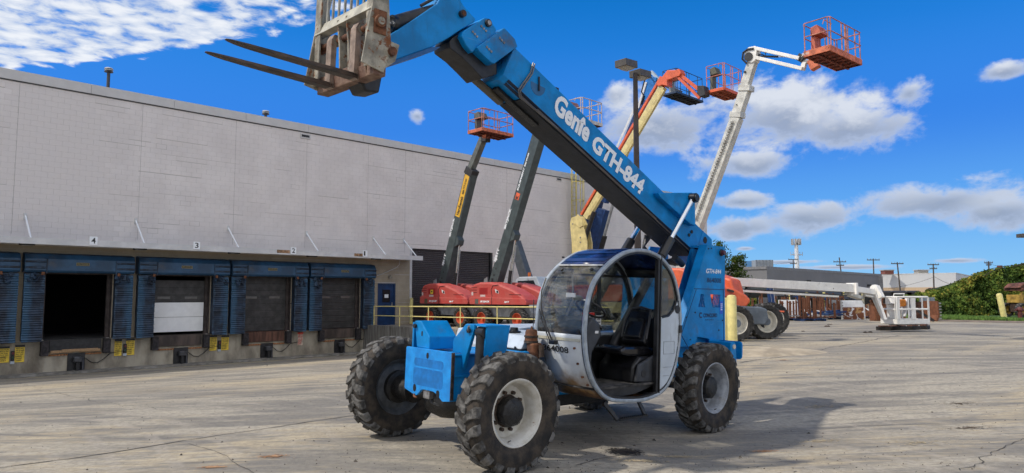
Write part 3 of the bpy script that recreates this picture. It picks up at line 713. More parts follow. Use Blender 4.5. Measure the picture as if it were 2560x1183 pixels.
# roof pipes, wall vents
for (px, py, h_, lab) in ((270, 217, .62, 'dark roof vent pipe with pale stacked cap'), (664, 291, .12, 'low pale roof vent cap beyond the parapet')):
    t0, z0 = wp(px, py, -.6)
    s_ = thing('roof_vent', lab, 'roof vent', WM @ Matrix.Translation((t0, .6, ZR)), 'roof vents')
    zb = z0-ZR+.05
    MB().cyl((0, 0, -.1), (0, 0, zb+h_-.05), .06).build('pipe', flat('dark_pipe', (.05, .05, .055)), s_, smooth=True)
    for k in range(3): MB().cyl((0, 0, zb+h_-.08+k*.065), (0, 0, zb+h_-.045+k*.065), .165, .13, n=20).build('cap_ring', flat('vent_dark', (.06, .06, .07)) if k < 1 else flat('vent_pale', (.55, .56, .55)), s_, smooth=True)
for (px, py, lab) in ((763, 341, 'left'), (1397, 449, 'right')):
    t0, z0 = wp(px, py)
    s_ = thing('wall_vent', 'small louvred scupper high on the warehouse wall, '+lab+' one', 'wall vent', WM @ Matrix.Translation((t0, 0, z0)), 'scuppers high on the wall')
    MB().box((-.26, -.04, -.11), (.26, .0, .11)).build('frame', FLASH, s_); MB().box((-.2, -.045, -.05), (.2, -.035, .06)).build('opening', BLACK, s_)
# people door
s_ = thing('entry_door', 'dark blue steel entry door with small window and notice', 'door', WM)
MB().box(L(20.33, -.05, .3), L(21.3, -.11, 2.36)).build('door_leaf', DOORBLUE, s_)
for a, b in ((20.27, 20.335), (21.295, 21.36)): MB().box(L(a, .012, .25), L(b, -.2, 2.42)).build('frame', flat('frame_navy', (.02, .05, .12)), s_)
MB().box(L(20.335, .012, 2.36), L(21.295, -.2, 2.42)).build('frame', flat('frame_navy', (.02, .05, .12)), s_)
MB().box(L(20.6, -.035, 1.45), L(21.05, -.05, 2.1)).build('window', flat('door_glass', (.03, .028, .03), .15), s_)
MB().box(L(20.72, -.03, 1.68), L(20.95, -.034, 1.86)).build('notice', WHITED, s_)
MB().box(L(21.14, .01, 1.22), L(21.2, -.05, 1.45)).build('handle', METALG, s_)
s_ = thing('door_lamp', 'small round lamp above the blue entry door', 'lamp', WM @ Matrix.Translation((20.95, 0, 2.75)))
MB().cyl((0, 0, 0), (0, -.1, 0), .05).build('mount', METALG, s_); MB().cyl((0, -.1, 0), (0, -.18, -.03), .07, .09).build('lens', LENS, s_)
MB(WM).tube([L(19.98, .05, 2.75), L(20.4, .05, 2.85), L(21.4, .05, 3.25), L(21.55, .05, 3.4), L(21.6, .05, 3.72), L(21.9, .05, 3.74)], .02, 6)
c_ = MB(WM).tube([L(19.98, .05, 2.75), L(20.4, .05, 2.85), L(21.4, .05, 3.25), L(21.55, .05, 3.4), L(21.6, .05, 3.72), L(21.9, .05, 3.74)], .02, 6).build('conduit_pipe', CANW, smooth=True)
tag(c_, 'painted conduit rising above the blue entry door', 'conduit')
# rollup door
s_ = thing('rollup_door', 'large brown corrugated roll-up door behind the red lifts', 'roll-up door', WM)
z = .27
while z < 4.32:
    MB().prism([(.16, z), (.13, z+.03), (.13, z+.075), (.16, z+.10)], 22.4, 28.1, 'x').build('slat', SHEETD, s_); z += .103
MB().box(L(22.25, .015, .25), L(22.40, -.25, 4.36)).build('guide', CANW, s_); MB().box(L(28.1, -.02, .25), L(28.25, -.25, 4.36)).build('guide', BLACK, s_)
MB().box(L(22.4, -.02, 4.3), L(28.1, -.25, 4.36)).build('lintel', BLACK, s_)
# ladder with cage
tl, zl = wp(1437, 620, .3)
s_ = thing('caged_ladder', 'yellow caged ladder running up the warehouse wall', 'ladder', WM @ Matrix.Translation((tl, -.25, 0)))
YP = mat('ladder_yellow', (.62, .52, .16), .5, var=.12)
for x in (-.22, .22): MB().box((x-.025, -.02, 2.2), (x+.025, .02, 10.9)).build('stile', YP, s_)
z = 2.3
while z < 10.8: MB().cyl((-.22, 0, z), (.22, 0, z), .014, n=6).build('rung', YP, s_); z += .3
for z in (3.2, 4.4, 5.6, 6.8, 8.0, 9.2, 10.4): MB().tube([(.42*cos(a)*1.0, -.38+.42*-sin(a)*.9+.02, z) for a in [pi*k/10 for k in range(-2, 13)]], .022, 5).build('hoop', YP, s_)
for a in (-.1*pi, .15*pi, .35*pi, .5*pi, .65*pi, .85*pi, 1.1*pi): MB().box((.42*cos(a)-.022, -.38-.38*sin(a)-.008, 3.1), (.42*cos(a)+.022, -.38-.38*sin(a)+.008, 10.9)).build('cage_bar', YP, s_)

# retaining wall + railing
def tpl(px, py, t0=19.6):
    d = ray(px, py); k = t0/(d @ UW) if abs(CAMP @ UW) < 1e-9 else 0; P = CAMP + d*((t0-CAMP @ UW)/(d @ UW)); return P @ NW + DW, P.z
rw = MB(WM)
zt0 = .36; zt1 = .36
for a, b in ((0.02, 3.6), (3.61, 7.2), (7.21, 10.8), (10.81, 14.4), (14.41, 18.4)):
    rw.box(L(19.45, a, -1.4), L(19.78, b, .36))
rwo = rw.build('retaining_wall', CONCR_ST, bevel=.015); tag(rwo, 'stained concrete retaining wall beside the truck pit', 'wall')
rl = thing('safety_railing', 'pale yellow pipe railing on top of the retaining wall', 'railing', WM)
def railz(px, py): return tpl(px, py)
sA, zA = tpl(935, 766); sB, zB = tpl(1343, 768); sC, zC = tpl(935, 789); sD, zD = tpl(1343, 797)
send = sB + 3.6
zE = zB+(zB-zA)/(sB-sA)*(send-sB)
MB().tube([L(19.6, sA, zA), L(19.6, send, zE)], .024, 8).build('top_rail', YELLOWP, rl, smooth=True)
MB().tube([L(19.6, sA, zC), L(19.6, send, zD)], .022, 8).build('mid_rail', YELLOWP, rl, smooth=True)
for px in (935, 999, 1071, 1151, 1243, 1345, 1480):
    s0, _ = tpl(px, 800); f = (s0-sA)/(sB-sA)
    MB().tube([L(19.6, s0, .3), L(19.6, s0, zA+(zB-zA)*f)], .024, 8).build('post', YELLOWP, rl, smooth=True)
def bollard(p, h, r, lab, lean=0):
    M_ = TR(p) @ Matrix.Rotation(lean, 4, 'Y')
    b_ = thing('bollard', lab, 'bollard', M_, 'yellow bollards')
    MB().lathe([(0, h+r*.35), (r*.5, h+r*.30), (r*.86, h+r*.12), (r, h-r*.2), (r, -.05)], ax='z', n=24).build('sleeve', YELLOWP, b_, smooth=True)
    MB().lathe([(r, .02), (r*1.35, .01), (r*1.4, -.05)], ax='z', n=20).build('collar', RUSTM, b_, smooth=True)
q = at(1832, 868, 20.2); bollard((q.x, q.y, q.z), 1.44, .135, 'nearest yellow bollard right behind the blue telehandler')
q = at(1812, 866, 21.0); bollard((q.x, q.y, q.z), 1.40, .12, 'yellow bollard half hidden behind the nearest bollard')
q = gz(1028, 811, .3); bollard((q[0], q[1], .3), 1.35, .09, 'slim yellow bollard beside the brown roll-up door')
q = gz(2511, 797, .3); bollard((q[0], q[1], .3), 1.55, .17, 'leaning yellow bollard on the grass edge at far right', R(-9))
# sandy apron mound near the bollards
mb = MB(); c0 = at(1880, 872, 19); n = 24
vs = []
for i in range(n+1):
    for j in range(n+1):
        u_, v_ = i/n*2-1, j/n*2-1; X = c0.x+u_*1.9+.2; Y = c0.y+v_*1.2; rr_ = hypot(u_, v_)
        vs.append((X, Y, ground(X, Y)-.02+.15*max(0, 1-rr_**2)+.02*mnoise.noise(V((X*2, Y*2, 0)))))
fs = [(i*(n+1)+j, i*(n+1)+j+1, (i+1)*(n+1)+j+1, (i+1)*(n+1)+j) for i in range(n) for j in range(n)]
mb.add(vs, fs).build('concrete_apron', mat('apron_sandy', (.42, .35, .25), .95, var=.15, vs=2, bump=.4, dirt=.2), smooth=True, kind='structure')
# ================================================================ TELEHANDLER
th = thing('telehandler', 'large blue telescopic handler with raised boom, white cab and rusty forks', 'telehandler', MM)
def part(mb, name, m_, bevel=0., smooth=False, parent=None, **k): return mb.build(name, m_, parent or th, bevel=bevel, smooth=smooth, **k)

# ---- wheels (local origin at the hub, outer side +y)
TRAD = .615
def make_wheel(rimm, lugs=21, steer=0.):
    w = bpy.data.objects.new('wheel', None); COL.objects.link(w); w.parent = th
    hw = .158
    prof = [(.338, -.115), (.352, -.13), (.40, -.150), (.46, -.166), (.52, -.166), (.566, -.158), (.586, -.135), (.593, -.07), (.595, 0), (.593, .07), (.586, .135), (.566, .158), (.52, .166), (.46, .166), (.40, .150), (.352, .13), (.338, .115)]
    MB().lathe(prof, n=64).build('tyre', [RUBSIDE], w, smooth=True)
    m_ = MB()
    for sd_ in (-1, 1):
        for i in range(lugs):
            a0 = 2*pi*(i + (.5 if sd_ > 0 else 0))/lugs
            path = [(-.085, -.016, .590, .610, .028), (-.045, .030, .588, .614, .042), (.030, .088, .584, .615, .042), (.065, .140, .578, .612, .052), (.074, .168, .545, .590, .050)]
            vs = []
            for (da, y, r0, r1, hwid) in path:
                for (rr_, k) in ((r0-.01, 1.25), (r1, 1.)):
                    for e in (-1, 1):
                        th_ = a0 + da + e*hwid*k/.6
                        vs.append((rr_*cos(th_), sd_*y, rr_*sin(th_)))
            fs = []
            for j in range(len(path)-1):
                b_ = j*4; c_ = b_+4
                fs += [(b_+2, b_+3, c_+3, c_+2), (b_, b_+2, c_+2, c_), (b_+1, c_+1, c_+3, b_+3)]
            fs += [(0, 1, 3, 2), (len(vs)-4, len(vs)-2, len(vs)-1, len(vs)-3)]
            m_.add(vs, fs)
    o = m_.build('tread_lugs', RUBTREAD, w, bevel=.006); o['kind'] = 'stuff'
    # rim
    rp = [(.352, .128), (.344, .134), (.330, .128), (.322, .110), (.300, .092), (.292, .060), (.284, .02), (.276, -.02), (.268, -.05), (.20, -.052), (.06, -.052)]
    MB().lathe(rp, n=56).build('rim', rimm, w, smooth=True)
    ip = [(.345, -.128), (.325, -.11), (.30, -.07), (.285, -.055), (.268, -.05), (.20, -.058), (.05, -.058)]
    MB().lathe(ip, n=56).build('inner_rim', RIMD, w, smooth=True)
    hb = MB(); hb.lathe([(.160, -.06), (.158, .03), (.148, .065), (.12, .085), (.07, .095), (0, .097)], n=10); hb.cyl((.02, .08, .01), (.02, .095, .01), .02, n=8)
    hb.cyl((-.04, .08, .0), (-.04, .09, .0), .012, n=8)
    hb.build('hub_cap', HUBM, w)
    MB().lathe([(.165, -.051), (.17, -.035), (.15, -.03)], n=30).build('hub_seat', RUSTDK, w, smooth=True)
    for i in range(10):
        a = 2*pi*(i+.3)/10
        MB().cyl((.195*cos(a), -.05, .195*sin(a)), (.195*cos(a), -.008, .195*sin(a)), .0195, n=6).build('lug_nut', RUSTDK, w)
    MB().cyl((.13, .10, -.27), (.13, .14, -.25), .008, n=6).build('valve', STEEL, w)
    MB().lathe([(0, -.06), (.2, -.07), (.2, -.13), (.12, -.15), (.0, -.15)], n=24).build('brake_drum', HUBM, w, smooth=True)
    return w
AX = 1.88; WY = 2.481/2 - .166
wA = make_wheel(RIMW); wA.location = (AX, WY, .605); wA.rotation_euler = (0, R(7), 0)
wD = make_wheel(RIMG, 22); wD.location = (-AX, WY, .605); wD.rotation_euler = (0, R(31), 0)
wB = make_wheel(RIMG); wB.location = (AX, -WY, .605); wB.rotation_euler = (0, R(12), pi)
wC = make_wheel(RIMG); wC.location = (-AX, -WY, .605); wC.rotation_euler = (0, R(3), pi)
text('TLH 732', 'tyre_lettering', (-AX-.20, WY+.168, .605+.455), (1, 0, .12), (-.1, 0, 1), .034, mat('tyre_letter', (.12, .11, .10), .9), th) if False else None
# ---- axles, chassis
for x in (AX, -AX):
    m_ = MB(); m_.cyl((x, -.95, .60), (x, .95, .60), .085, n=16); m_.lathe([(.09, -.32), (.19, -.18), (.21, 0), (.19, .18), (.09, .32)], (x, 0, .58), n=24)
    m_.cyl((x, .62, .6), (x, .98, .6), .15, n=18); m_.cyl((x, -.98, .6), (x, -.62, .6), .15, n=18); part(m_, 'axle', HUBM, smooth=True)
    m_ = MB(); m_.cyl((x-.17*(1 if x > 0 else -1), -.8, .56), (x-.17*(1 if x > 0 else -1), .8, .56), .018); part(m_, 'tie_rod', HUBM, smooth=True)
    MB().cyl((x-.17*(1 if x > 0 else -1), -.2, .56), (x-.17*(1 if x > 0 else -1), .2, .56), .045).build('steering_cylinder', BLACK, th, smooth=True)
m_ = MB()
m_.box((1.05, -.38, .70), (2.10, -.30, 1.13)); m_.box((1.05, .30, .62), (2.10, .38, 1.13))
part(m_, 'front_frame_rail', BLUE, .012, kind='stuff')
m_ = MB(); m_.box((.8, -.37, 1.085), (2.13, .38, 1.125)); part(m_, 'front_deck', BLUE, .008)
m_ = MB(); m_.prism([(1.72, .90), (2.12, .90), (2.12, .64), (1.72, .70)], .385, .40); part(m_, 'rail_gusset', BLUE)
part(MB().box((1.75, .385, .885), (2.12, .415, .905)), 'rail_ledge', BLUE)
part(MB().box((-2.9, -.34, .55), (1.1, .30, .98)), 'main_frame', BLUE, .015)
part(MB().box((-1.2, -.30, .40), (.9, .26, .56)), 'belly_pan', BLACK, .02)
part(MB().cyl((-1.7, 0, .55), (1.7, 0, .55), .05), 'drive_shaft', HUBM, smooth=True)
# ---- front plate with slots
m_ = MB()
out = [(-.45, 1.14), (-.44, 1.155), (.41, 1.16), (.43, 1.145), (.43, .65), (.41, .63), (.29, .615), (.27, .62), (.19, .675), (.11, .70), (-.08, .70), (-.12, .69), (-.20, .62), (-.225, .615), (-.435, .665), (-.45, .68)]
me_bm = bmesh.new()
def slot(cy, cz, w, h, n=10):
    pts = []
    for k in range(n):
        a = 2*pi*k/n; pts.append((cy+w*cos(a), cz + (h-w)*(1 if sin(a) > .01 else -1 if sin(a) < -.01 else 0) + w*sin(a)))
    return pts
m_.prism(out, 2.12, 2.155, 'x'); pl = part(m_, 'front_plate', BLUESTK, .004)
for (cy, cz, w, h) in ((-.02, 1.085, .022, .034), (-.245, .70, .030, .042), (.20, .685, .030, .042)):
    part(MB().prism(slot(cy, cz, w, h), 2.1555, 2.158, 'x'), 'plate_hole', flat('hole_black', (.006, .006, .007)), parent=pl)
def rrect(y0, y1, z0, z1, r=.03):
    pts = []
    for cx, cz, a0 in ((y1-r, z1-r, 0), (y0+r, z1-r, 90), (y0+r, z0+r, 180), (y1-r, z0+r, 270)):
        for k in range(4): a = R(a0+30*k); pts.append((cx+r*cos(a), cz+r*sin(a)))
    return pts
part(MB().prism(rrect(-.27, .28, .955, 1.045), 2.1553, 2.157, 'x'), 'decal_patch', BLUE_D, parent=pl)  # decal rectangle in its own darker blue
part(MB().prism(rrect(-.28, .275, .74, .935), 2.1553, 2.157, 'x'), 'decal_patch', BLUE_D, parent=pl)
part(MB().prism([(.418, .64), (.432, .65), (.432, 1.15), (.418, 1.157)], 2.118, 2.158, 'x'), 'plate_edge', mat('edge_rust', (.05, .035, .03), .8, var=.4, vs=20), parent=pl)
part(MB().box((2.0, -.1, .60), (2.14, .02, .70)), 'tow_pin_block', STEEL, .01)
part(MB().tube([(2.16, -.24, .625), (2.19, -.20, .61), (2.20, -.14, .61)], .012), 'tow_hook', RUSTM)
m_ = MB(); m_.tube([(2.08, -.05, .66), (2.08, .0, .56), (2.05, .10, .54), (2.0, .18, .60)], .03); part(m_, 'hose_loop', HUBM, smooth=True)
# stabiliser brackets
m_ = MB(); m_.prism([(-.36, 1.46), (-.30, 1.155), (-.05, 1.15), (-.055, 1.29), (-.24, 1.465)], 1.72, 2.115, 'x'); b1 = part(m_, 'mount_bracket', BLUE, .012)
part(MB().box((1.80, -.42, 1.10), (2.10, -.385, 1.44)), 'side_plate', BLUE, .006, parent=b1)
part(MB().cyl((2.12, -.325, 1.40), (2.145, -.325, 1.40), .025, n=8), 'pin', HUBM, parent=b1); part(MB().prism(slot(-.20, 1.32, .012, .03), 2.1155, 2.118, 'x'), 'slot_hole', BLACK, parent=b1)
m_ = MB(); m_.prism([(.43, 1.47), (.215, 1.28), (.215, 1.14), (.36, 1.14), (.40, .96), (.575, 1.42), (.575, 1.47)], 1.94, 1.985, 'x'); b2 = part(m_, 'mount_bracket', BLUE, .008)
part(MB().prism([(.43, 1.47), (.215, 1.28), (.215, 1.14), (.36, 1.14), (.40, .96), (.575, 1.42), (.575, 1.47)], 1.60, 1.645, 'x'), 'rear_plate', BLUE, .008, parent=b2)
part(MB().prism([(1.62, 1.47), (1.96, 1.47), (1.96, 1.45), (1.62, 1.45)], .42, .742), 'top_plate', BLUE, .006, parent=b2)
part(MB().prism([(.705, 1.47), (.645, 1.05), (.67, 1.05), (.74, 1.47)], 1.60, 1.93, 'x'), 'cheek_plate', BLUE, .006, parent=b2)
part(MB().cyl((1.93, .62, .80), (1.93, .635, 1.36), .056, n=20), 'cylinder_barrel', BLACK, smooth=True, parent=b2)
part(MB().cyl((1.92, .585, 1.385), (1.92, .70, 1.385), .062, n=20), 'cylinder_eye', BLKPL, smooth=True, parent=b2)
part(MB().cyl((1.985, .50, 1.40), (2.01, .50, 1.40), .028, n=8), 'pin', HUBM, parent=b2); part(MB().tube([(2.0, .50, 1.40), (2.02, .52, 1.44), (2.02, .535, 1.45)], .012), 'pin_keeper', STEEL, parent=b2)
# engine hood
m_ = MB(); m_.prism([(.92, 1.145), (.86, 1.315), (.2, 1.36), (-1.6, 1.37), (-1.7, 1.1), (-1.7, .62), (.95, .62), (.95, 1.145)], -1.12, -.42); part(m_, 'engine_hood', CABW, .02)
m_ = MB(); m_.prism([(.98, 1.145), (.88, 1.305), (.35, 1.33), (.35, 1.145)], -.44, .27); part(m_, 'front_cover', CABW, .012)
part(MB().box((.5, -.42, 1.128), (1.0, .29, 1.146)), 'cover_seam', BLACK)
part(MB().lathe([(0, .045), (.05, .045), (.055, .01), (.09, 0), (.09, -.02)], (.72, -.14, 1.335), 'z', n=20), 'filler_cap', BLKPL, smooth=True)
m_ = MB(); [m_.cyl((.985, y, 1.16), (1.0, y, 1.16), .014, n=6) for y in (-.36, .18)]; part(m_, 'hood_latch', BLACK, kind='stuff')

# ---- rear tower
TY = .60
tw = bpy.data.objects.new('rear_tower', None); COL.objects.link(tw); tw.parent = th
def tp_(mb, name, m_, bv=0., **k): return mb.build(name, m_, tw, bevel=bv, **k)
X0, X1 = -2.36, -2.98; Zv0, Zv1 = 1.70, 1.90
def side(y0, y1):
    mm_ = MB()
    polys = [[(-2.60, 2.655), (-3.10, 2.66), (-3.115, 1.90), (-2.18, 1.90)], [(-2.18, 1.90), (-2.36, 1.90), (-2.36, 1.70), (-2.09, 1.70)],
             [(-2.98, 1.90), (-3.115, 1.90), (-3.12, 1.70), (-2.98, 1.70)],
             [(-2.09, 1.70), (-3.12, 1.70), (-3.15, 1.10), (-2.72, 1.08), (-2.68, 1.22), (-2.36, 1.26), (-2.28, 1.12), (-1.85, 1.12), (-1.90, 1.32)]]
    return mm_, polys
mm_, polys = side(0, 0)
o = None
for p_ in polys: mm_.prism(p_, TY-.02, TY)
tp_(mm_, 'side_panel', BLUE)
m_ = MB(); m_.prism([(-2.60, 2.655), (-3.10, 2.66), (-3.15, 1.10), (-1.90, 1.12), (-1.90, 1.32)], -.50, -.47); tp_(m_, 'far_side_panel', BLUE)
m_ = MB(); m_.add([(-2.60, TY, 2.655), (-2.60, TY-.14, 2.655), (-1.90, TY-.14, 1.30), (-1.90, TY, 1.30), (-1.90, TY-.14, .85), (-1.90, TY, .85)], [(0, 1, 2, 3), (3, 2, 4, 5)]); o = tp_(m_, 'front_flange', BLUE); sm = o.modifiers.new('solid', 'SOLIDIFY'); sm.thickness = .015
m_ = MB(); m_.prism([(-2.55, 2.6), (-2.9, 2.6), (-2.95, 1.95), (-2.2, 1.95), (-1.95, 1.3), (-1.95, .7), (-2.3, .7), (-2.6, 1.6)], .32, .35); tp_(m_, 'inner_plate', BLUE)
m_ = MB(); m_.box((-3.11, .30, 2.62), (-2.62, TY-.02, 2.65)); tp_(m_, 'top_cap', BLUE)
for k in range(6):
    x = -2.37-.05*k; zz = 1.71+.17*min(1, k/2.5)
    m_ = MB(); m_.beam((-2.56+.045*0-.0*k+.03*k-.02, TY-.01, 1.885-.028*k), (-2.60+.035*k+.0, TY-.01, 1.705), .012, .012); 
grid = MB()
grid.box((-2.62, TY-.024, 1.70), (-2.36, TY-.016, 1.90)); 
tp_(MB().prism([(-2.36, 1.70), (-2.36, 1.90), (-2.47, 1.90), (-2.56, 1.70), (-2.66, 1.70), (-2.60, 1.90)][:2]+[(-2.44, 1.90)], TY-.018, TY-.002), 'vent_blank', BLUE)
tp_(MB().prism([(-2.50, 1.90), (-2.70, 1.90), (-2.76, 1.70), (-2.56, 1.70)], TY-.018, TY-.002), 'vent_blank', BLUE)
for k in range(14):
    x = -2.40-.043*k
    if -2.76 < x < -2.54: continue
    tp_(MB().beam((x+.02, TY-.010, 1.70), (x-.03, TY-.010, 1.90), .016, .010, side=(0, 1, 0)), 'vent_slat', BLUE_D)
tp_(MB().box((-2.54, TY-.06, 1.70), (-2.38, TY-.05, 1.90)), 'vent_backing', BLACK)
# seam lines of the access panel
SEAM = flat('seam_dark_blue', (.002, .045, .14))
for a, b in (((-2.24, 1.975), (-3.10, 1.985)), ((-2.30, 1.965), (-1.93, 1.30)), ((-3.07, 1.98), (-3.10, 1.15)), ((-2.10, 1.118), (-1.90, 1.32))):
    tp_(MB().beam((a[0], TY+.001, a[1]), (b[0], TY+.001, b[1]), .006, .010, side=(0, 1, 0)), 'panel_seam', SEAM)
text('GTH-844', 'model_lettering', (-2.56, TY+.003, 2.22), (-1, 0, .01), (0, 0, 1), .072, WHITED, tw, bold=.02, shear=.15, wfit=.43)
text('864008', 'stencil_number', (-2.58, TY+.003, 2.08), (-1, 0, .01), (0, 0, 1), .075, NAVYD, tw, bold=.015, wfit=.42)
text('CONCORD', 'logo_lettering', (-2.50, TY+.003, 1.545), (-1, 0, .01), (0, 0, 1), .062, NAVYD, tw, bold=.03, wfit=.39)
text('C', 'logo_mark', (-2.385, TY+.003, 1.535), (-1, 0, .01), (0, 0, 1), .09, NAVYD, tw, bold=.05)
text('CRANES', 'logo_lettering', (-2.55, TY+.003, 1.50), (-1, 0, .01), (0, 0, 1), .018, NAVYD, tw, bold=.01, wfit=.24)
text('864-008 EQUIPMENT RENTALS', 'logo_lettering', (-2.39, TY+.003, 1.445), (-1, 0, .01), (0, 0, 1), .02, NAVYD, tw, wfit=.52) if False else None
tp_(MB().box((-3.06, TY, 1.60), (-2.97, TY+.003, 1.80)), 'safety_decal', flat('decal_bright_blue', (.02, .11, .60)))
for z in (1.66, 1.69, 1.72, 1.75): tp_(MB().box((-3.04, TY+.003, z), (-2.99, TY+.005, z+.012)), 'decal_print', WHITED)
tp_(MB().cyl((-2.98, TY, 2.56), (-2.98, TY+.07, 2.56), .042, .038, n=18), 'marker_lamp', flat('lamp_red_dark', (.10, .02, .015), .3))
tp_(MB().lathe([(.05, 0), (.055, .02), (.045, .03)], (-2.98, TY, 2.56), n=18), 'lamp_bezel', BLACK)
for (x, z) in ((-2.62, 2.60), (-2.70, 2.61), (-2.16, 1.22), (-2.95, 1.35), (-3.05, 1.5), (-2.28, 1.62), (-2.05, 1.55)):
    tp_(MB().cyl((x, TY, z), (x, TY+.008, z), .012, n=6), 'bolt', BLACK)
tp_(MB().box((-3.16, -.48, .85), (-3.11, TY-.02, 1.7)), 'rear_panel', BLUE)
m_ = MB(); m_.prism(rrect(.58, .98, .93, 1.20, .05), -3.0, -2.97, 'x'); tp_(m_, 'rear_lamp_bracket', BLUE)
m_ = MB(); m_.prism([(-2.66, 1.20), (-2.78, 1.20), (-2.82, 1.14), (-2.84, .86), (-2.66, .86)], .60, .98); part(m_, 'rear_fender_box', BLUE, .015)
part(MB().cyl((-2.74, .98, 1.13), (-2.74, .995, 1.13), .035, n=16), 'reflector', flat('reflector_pale', (.6, .55, .45), .2))
part(MB().prism([(-1.95, 1.28), (-2.85, 1.26), (-2.85, .7), (-1.95, .7)], .0, .5), 'transmission_box', BLUE)
part(MB().box((-3.5, -.95, .62), (-2.9, -.35, 1.3)), 'counterweight', BLUE, .03) if False else None
# ---- boom
BA = atan2(1.21, 2.70); BD = V((cos(BA), 0, sin(BA))); BU = V((-sin(BA), 0, cos(BA)))
BY0, BY1 = -.17, .28
pA = V((-1.54, 0, 3.10)); 
def bp(a, u): p = pA + BD*a + BU*u; return (p.x, p.z)       # a: along the boom, u: up from the lower side edge
def la(x, z): d = V((x, 0, z))-pA; return d @ BD, d @ BU
a_rear = la(-3.16, 2.78)[0]; a_front = la(1.27, 4.83)[0]; HB = .415
m_ = MB()
sec = [(BY1, .0), (BY1, HB), (BY1-.03, HB+.02), (BY0+.03, HB+.02), (BY0, HB), (BY0, .0), (BY0+.05, -.055), (BY1-.05, -.055)]
def extr(mb, sec, a0, a1):
    vs = []
    for a in (a0, a1):
        for (y, u) in sec: p = pA + BD*a + BU*u; vs.append((p.x, y, p.z))
    n = len(sec); return mb.add(vs, [tuple(range(n)), tuple(range(n, 2*n))[::-1]] + [(i, n+i, n+(i+1) % n, (i+1) % n) for i in range(n)])
bo = bpy.data.objects.new('boom', None); COL.objects.link(bo); bo.parent = th
def bpart(mb, name, m2, bv=0., smooth=False): return mb.build(name, m2, bo, bevel=bv, smooth=smooth)
bpart(extr(MB(), sec, a_rear-.05, a_front), 'outer_section', BLUE, .006)
bpart(extr(MB(), [(BY0+.02, -.058), (BY1-.03, -.058), (BY1-.03, -.075), (BY0+.02, -.075)], a_rear+.3, a_front-.4), 'bottom_sheet', NAVYFAB)  # thin black sheet along the bottom of the boom
bpart(extr(MB(), [(BY1+.002, -.004), (BY1+.002, .004), (BY1-.055, -.062), (BY1-.060, -.058)], a_rear+.1, a_front-.1), 'lower_chamfer', mat('chamfer_navy', (.006, .016, .040), .5))
# rear root
m_ = MB(); m_.prism([bp(a_rear+.25, 0), bp(a_rear+.25, HB), bp(a_rear-.05, HB), bp(a_rear-.14, HB*.6), bp(a_rear-.12, .05)], BY0-.012, BY1+.012); bpart(m_, 'root_plate', BLUE, .01)
for (a, u, r) in ((a_rear+.52, .24, .028), (a_rear+.56, .16, .026), (a_rear+.13, .30, .055), (a_rear+.30, .07, .040)):
    x, z = bp(a, u); bpart(MB().cyl((x, BY1+.008, z), (x, BY1+.016, z), r, n=18), 'access_hole', flat('hole_black', (.006, .006, .007)))
# cylinder wedge bracket on boom
wd = [(-1.55, 3.36), (-1.80, 3.39), (-2.50, 3.475), (-2.56, 3.40), (-2.58, 2.98), (-2.30, 2.93), (-1.72, 3.18)]
m_ = MB(); m_.prism([(-1.60, 3.36), (-1.78, 3.385), (-2.50, 3.475), (-2.57, 3.40), (-2.60, 2.96), (-2.45, 2.98), (-1.66, 3.30)], BY1, BY1+.10); bpart(m_, 'cylinder_gusset', BLUE, .01)
m_ = MB(); m_.prism([(-1.60, 3.36), (-1.78, 3.385), (-2.50, 3.475), (-2.57, 3.40), (-2.60, 2.96), (-2.45, 2.98), (-1.66, 3.30)], BY0-.10, BY0); bpart(m_, 'cylinder_gusset', BLUE, .01)
m_ = MB(); m_.cyl((-2.45, BY0-.2, 3.38), (-2.45, BY1+.22, 3.38), .058, n=20); bpart(m_, 'lift_pin', BLACK, smooth=True)
for yy, s_ in ((BY1+.14, 1), (BY0-.14, -1)):
    top = V((-2.45, yy, 3.38)); mid = V((-1.79, yy, 2.60)) ; low = V((-.55, yy, 1.12))
    c_ = bpy.data.objects.new('lift_cylinder', None); COL.objects.link(c_); c_.parent = th
    MB().cyl(top, mid, .038, n=16).build('rod', CHROME, c_, smooth=True)
    MB().cyl(mid.lerp(top, .12), mid.lerp(low, .12), .072, n=20).build('gland', BLKPL, c_, smooth=True); MB().cyl(mid, low, .062, n=20).build('barrel', BLACK, c_, smooth=True)
    MB().cyl((top.x, yy-.06, top.z), (top.x, yy+.06, top.z), .075, n=18).build('rod_eye', BLKPL, c_, smooth=True)
# collars and telescopic sections
q = [(1.27, 4.86), (1.46, 4.99), (1.50, 4.98), (1.89, 4.66), (1.85, 4.60), (1.62, 4.48), (1.55, 4.53), (1.20, 4.80)]
a1 = la(1.64, 4.54)[0]; a0_ = la(1.29, 4.88)[0]
af = a_front
def plate(poly, y0, y1, name, bv=.01, m2=None): return bpart(MB().prism(poly, y0, y1), name, m2 or BLUE, bv)
# front collar of the outer section: px quad (1261,73) (1287,101) (1231,155) (1195,120)
col1 = [(1.47, 5.0), (1.29, 4.91), (1.62, 4.52), (1.87, 4.65)]
col1 = [bp(af-.02, HB+.03), bp(af+.22, HB+.05), bp(af+.30, HB+.045), bp(af+.30, .05), bp(af+.22, -.03), bp(af-.02, -.02)]
sy = BY1+.02
plate([(1.29, 4.915), (1.47, 5.005), (1.88, 4.655), (1.845, 4.615), (1.64, 4.525), (1.60, 4.53), (1.24, 4.83)], BY0-.02, sy, 'outer_collar')
for (px_, py_) in ((.35, .55), (.30, .42), (.25, .30), (.62, .62), (.57, .48), (.52, .35)):
    pass
def yplane(px, py, Y):
    d = MM.to_3x3().transposed() @ ray(px, py); o = MM.inverted() @ CAMP; k = (Y-o.y)/d.y; P = o+d*k; return P.x, P.z
def pxy(pts, Y): return [yplane(a, b, Y) for a, b in pts]
C3 = lambda x, y: (1080+x/3.698, y/3.698)
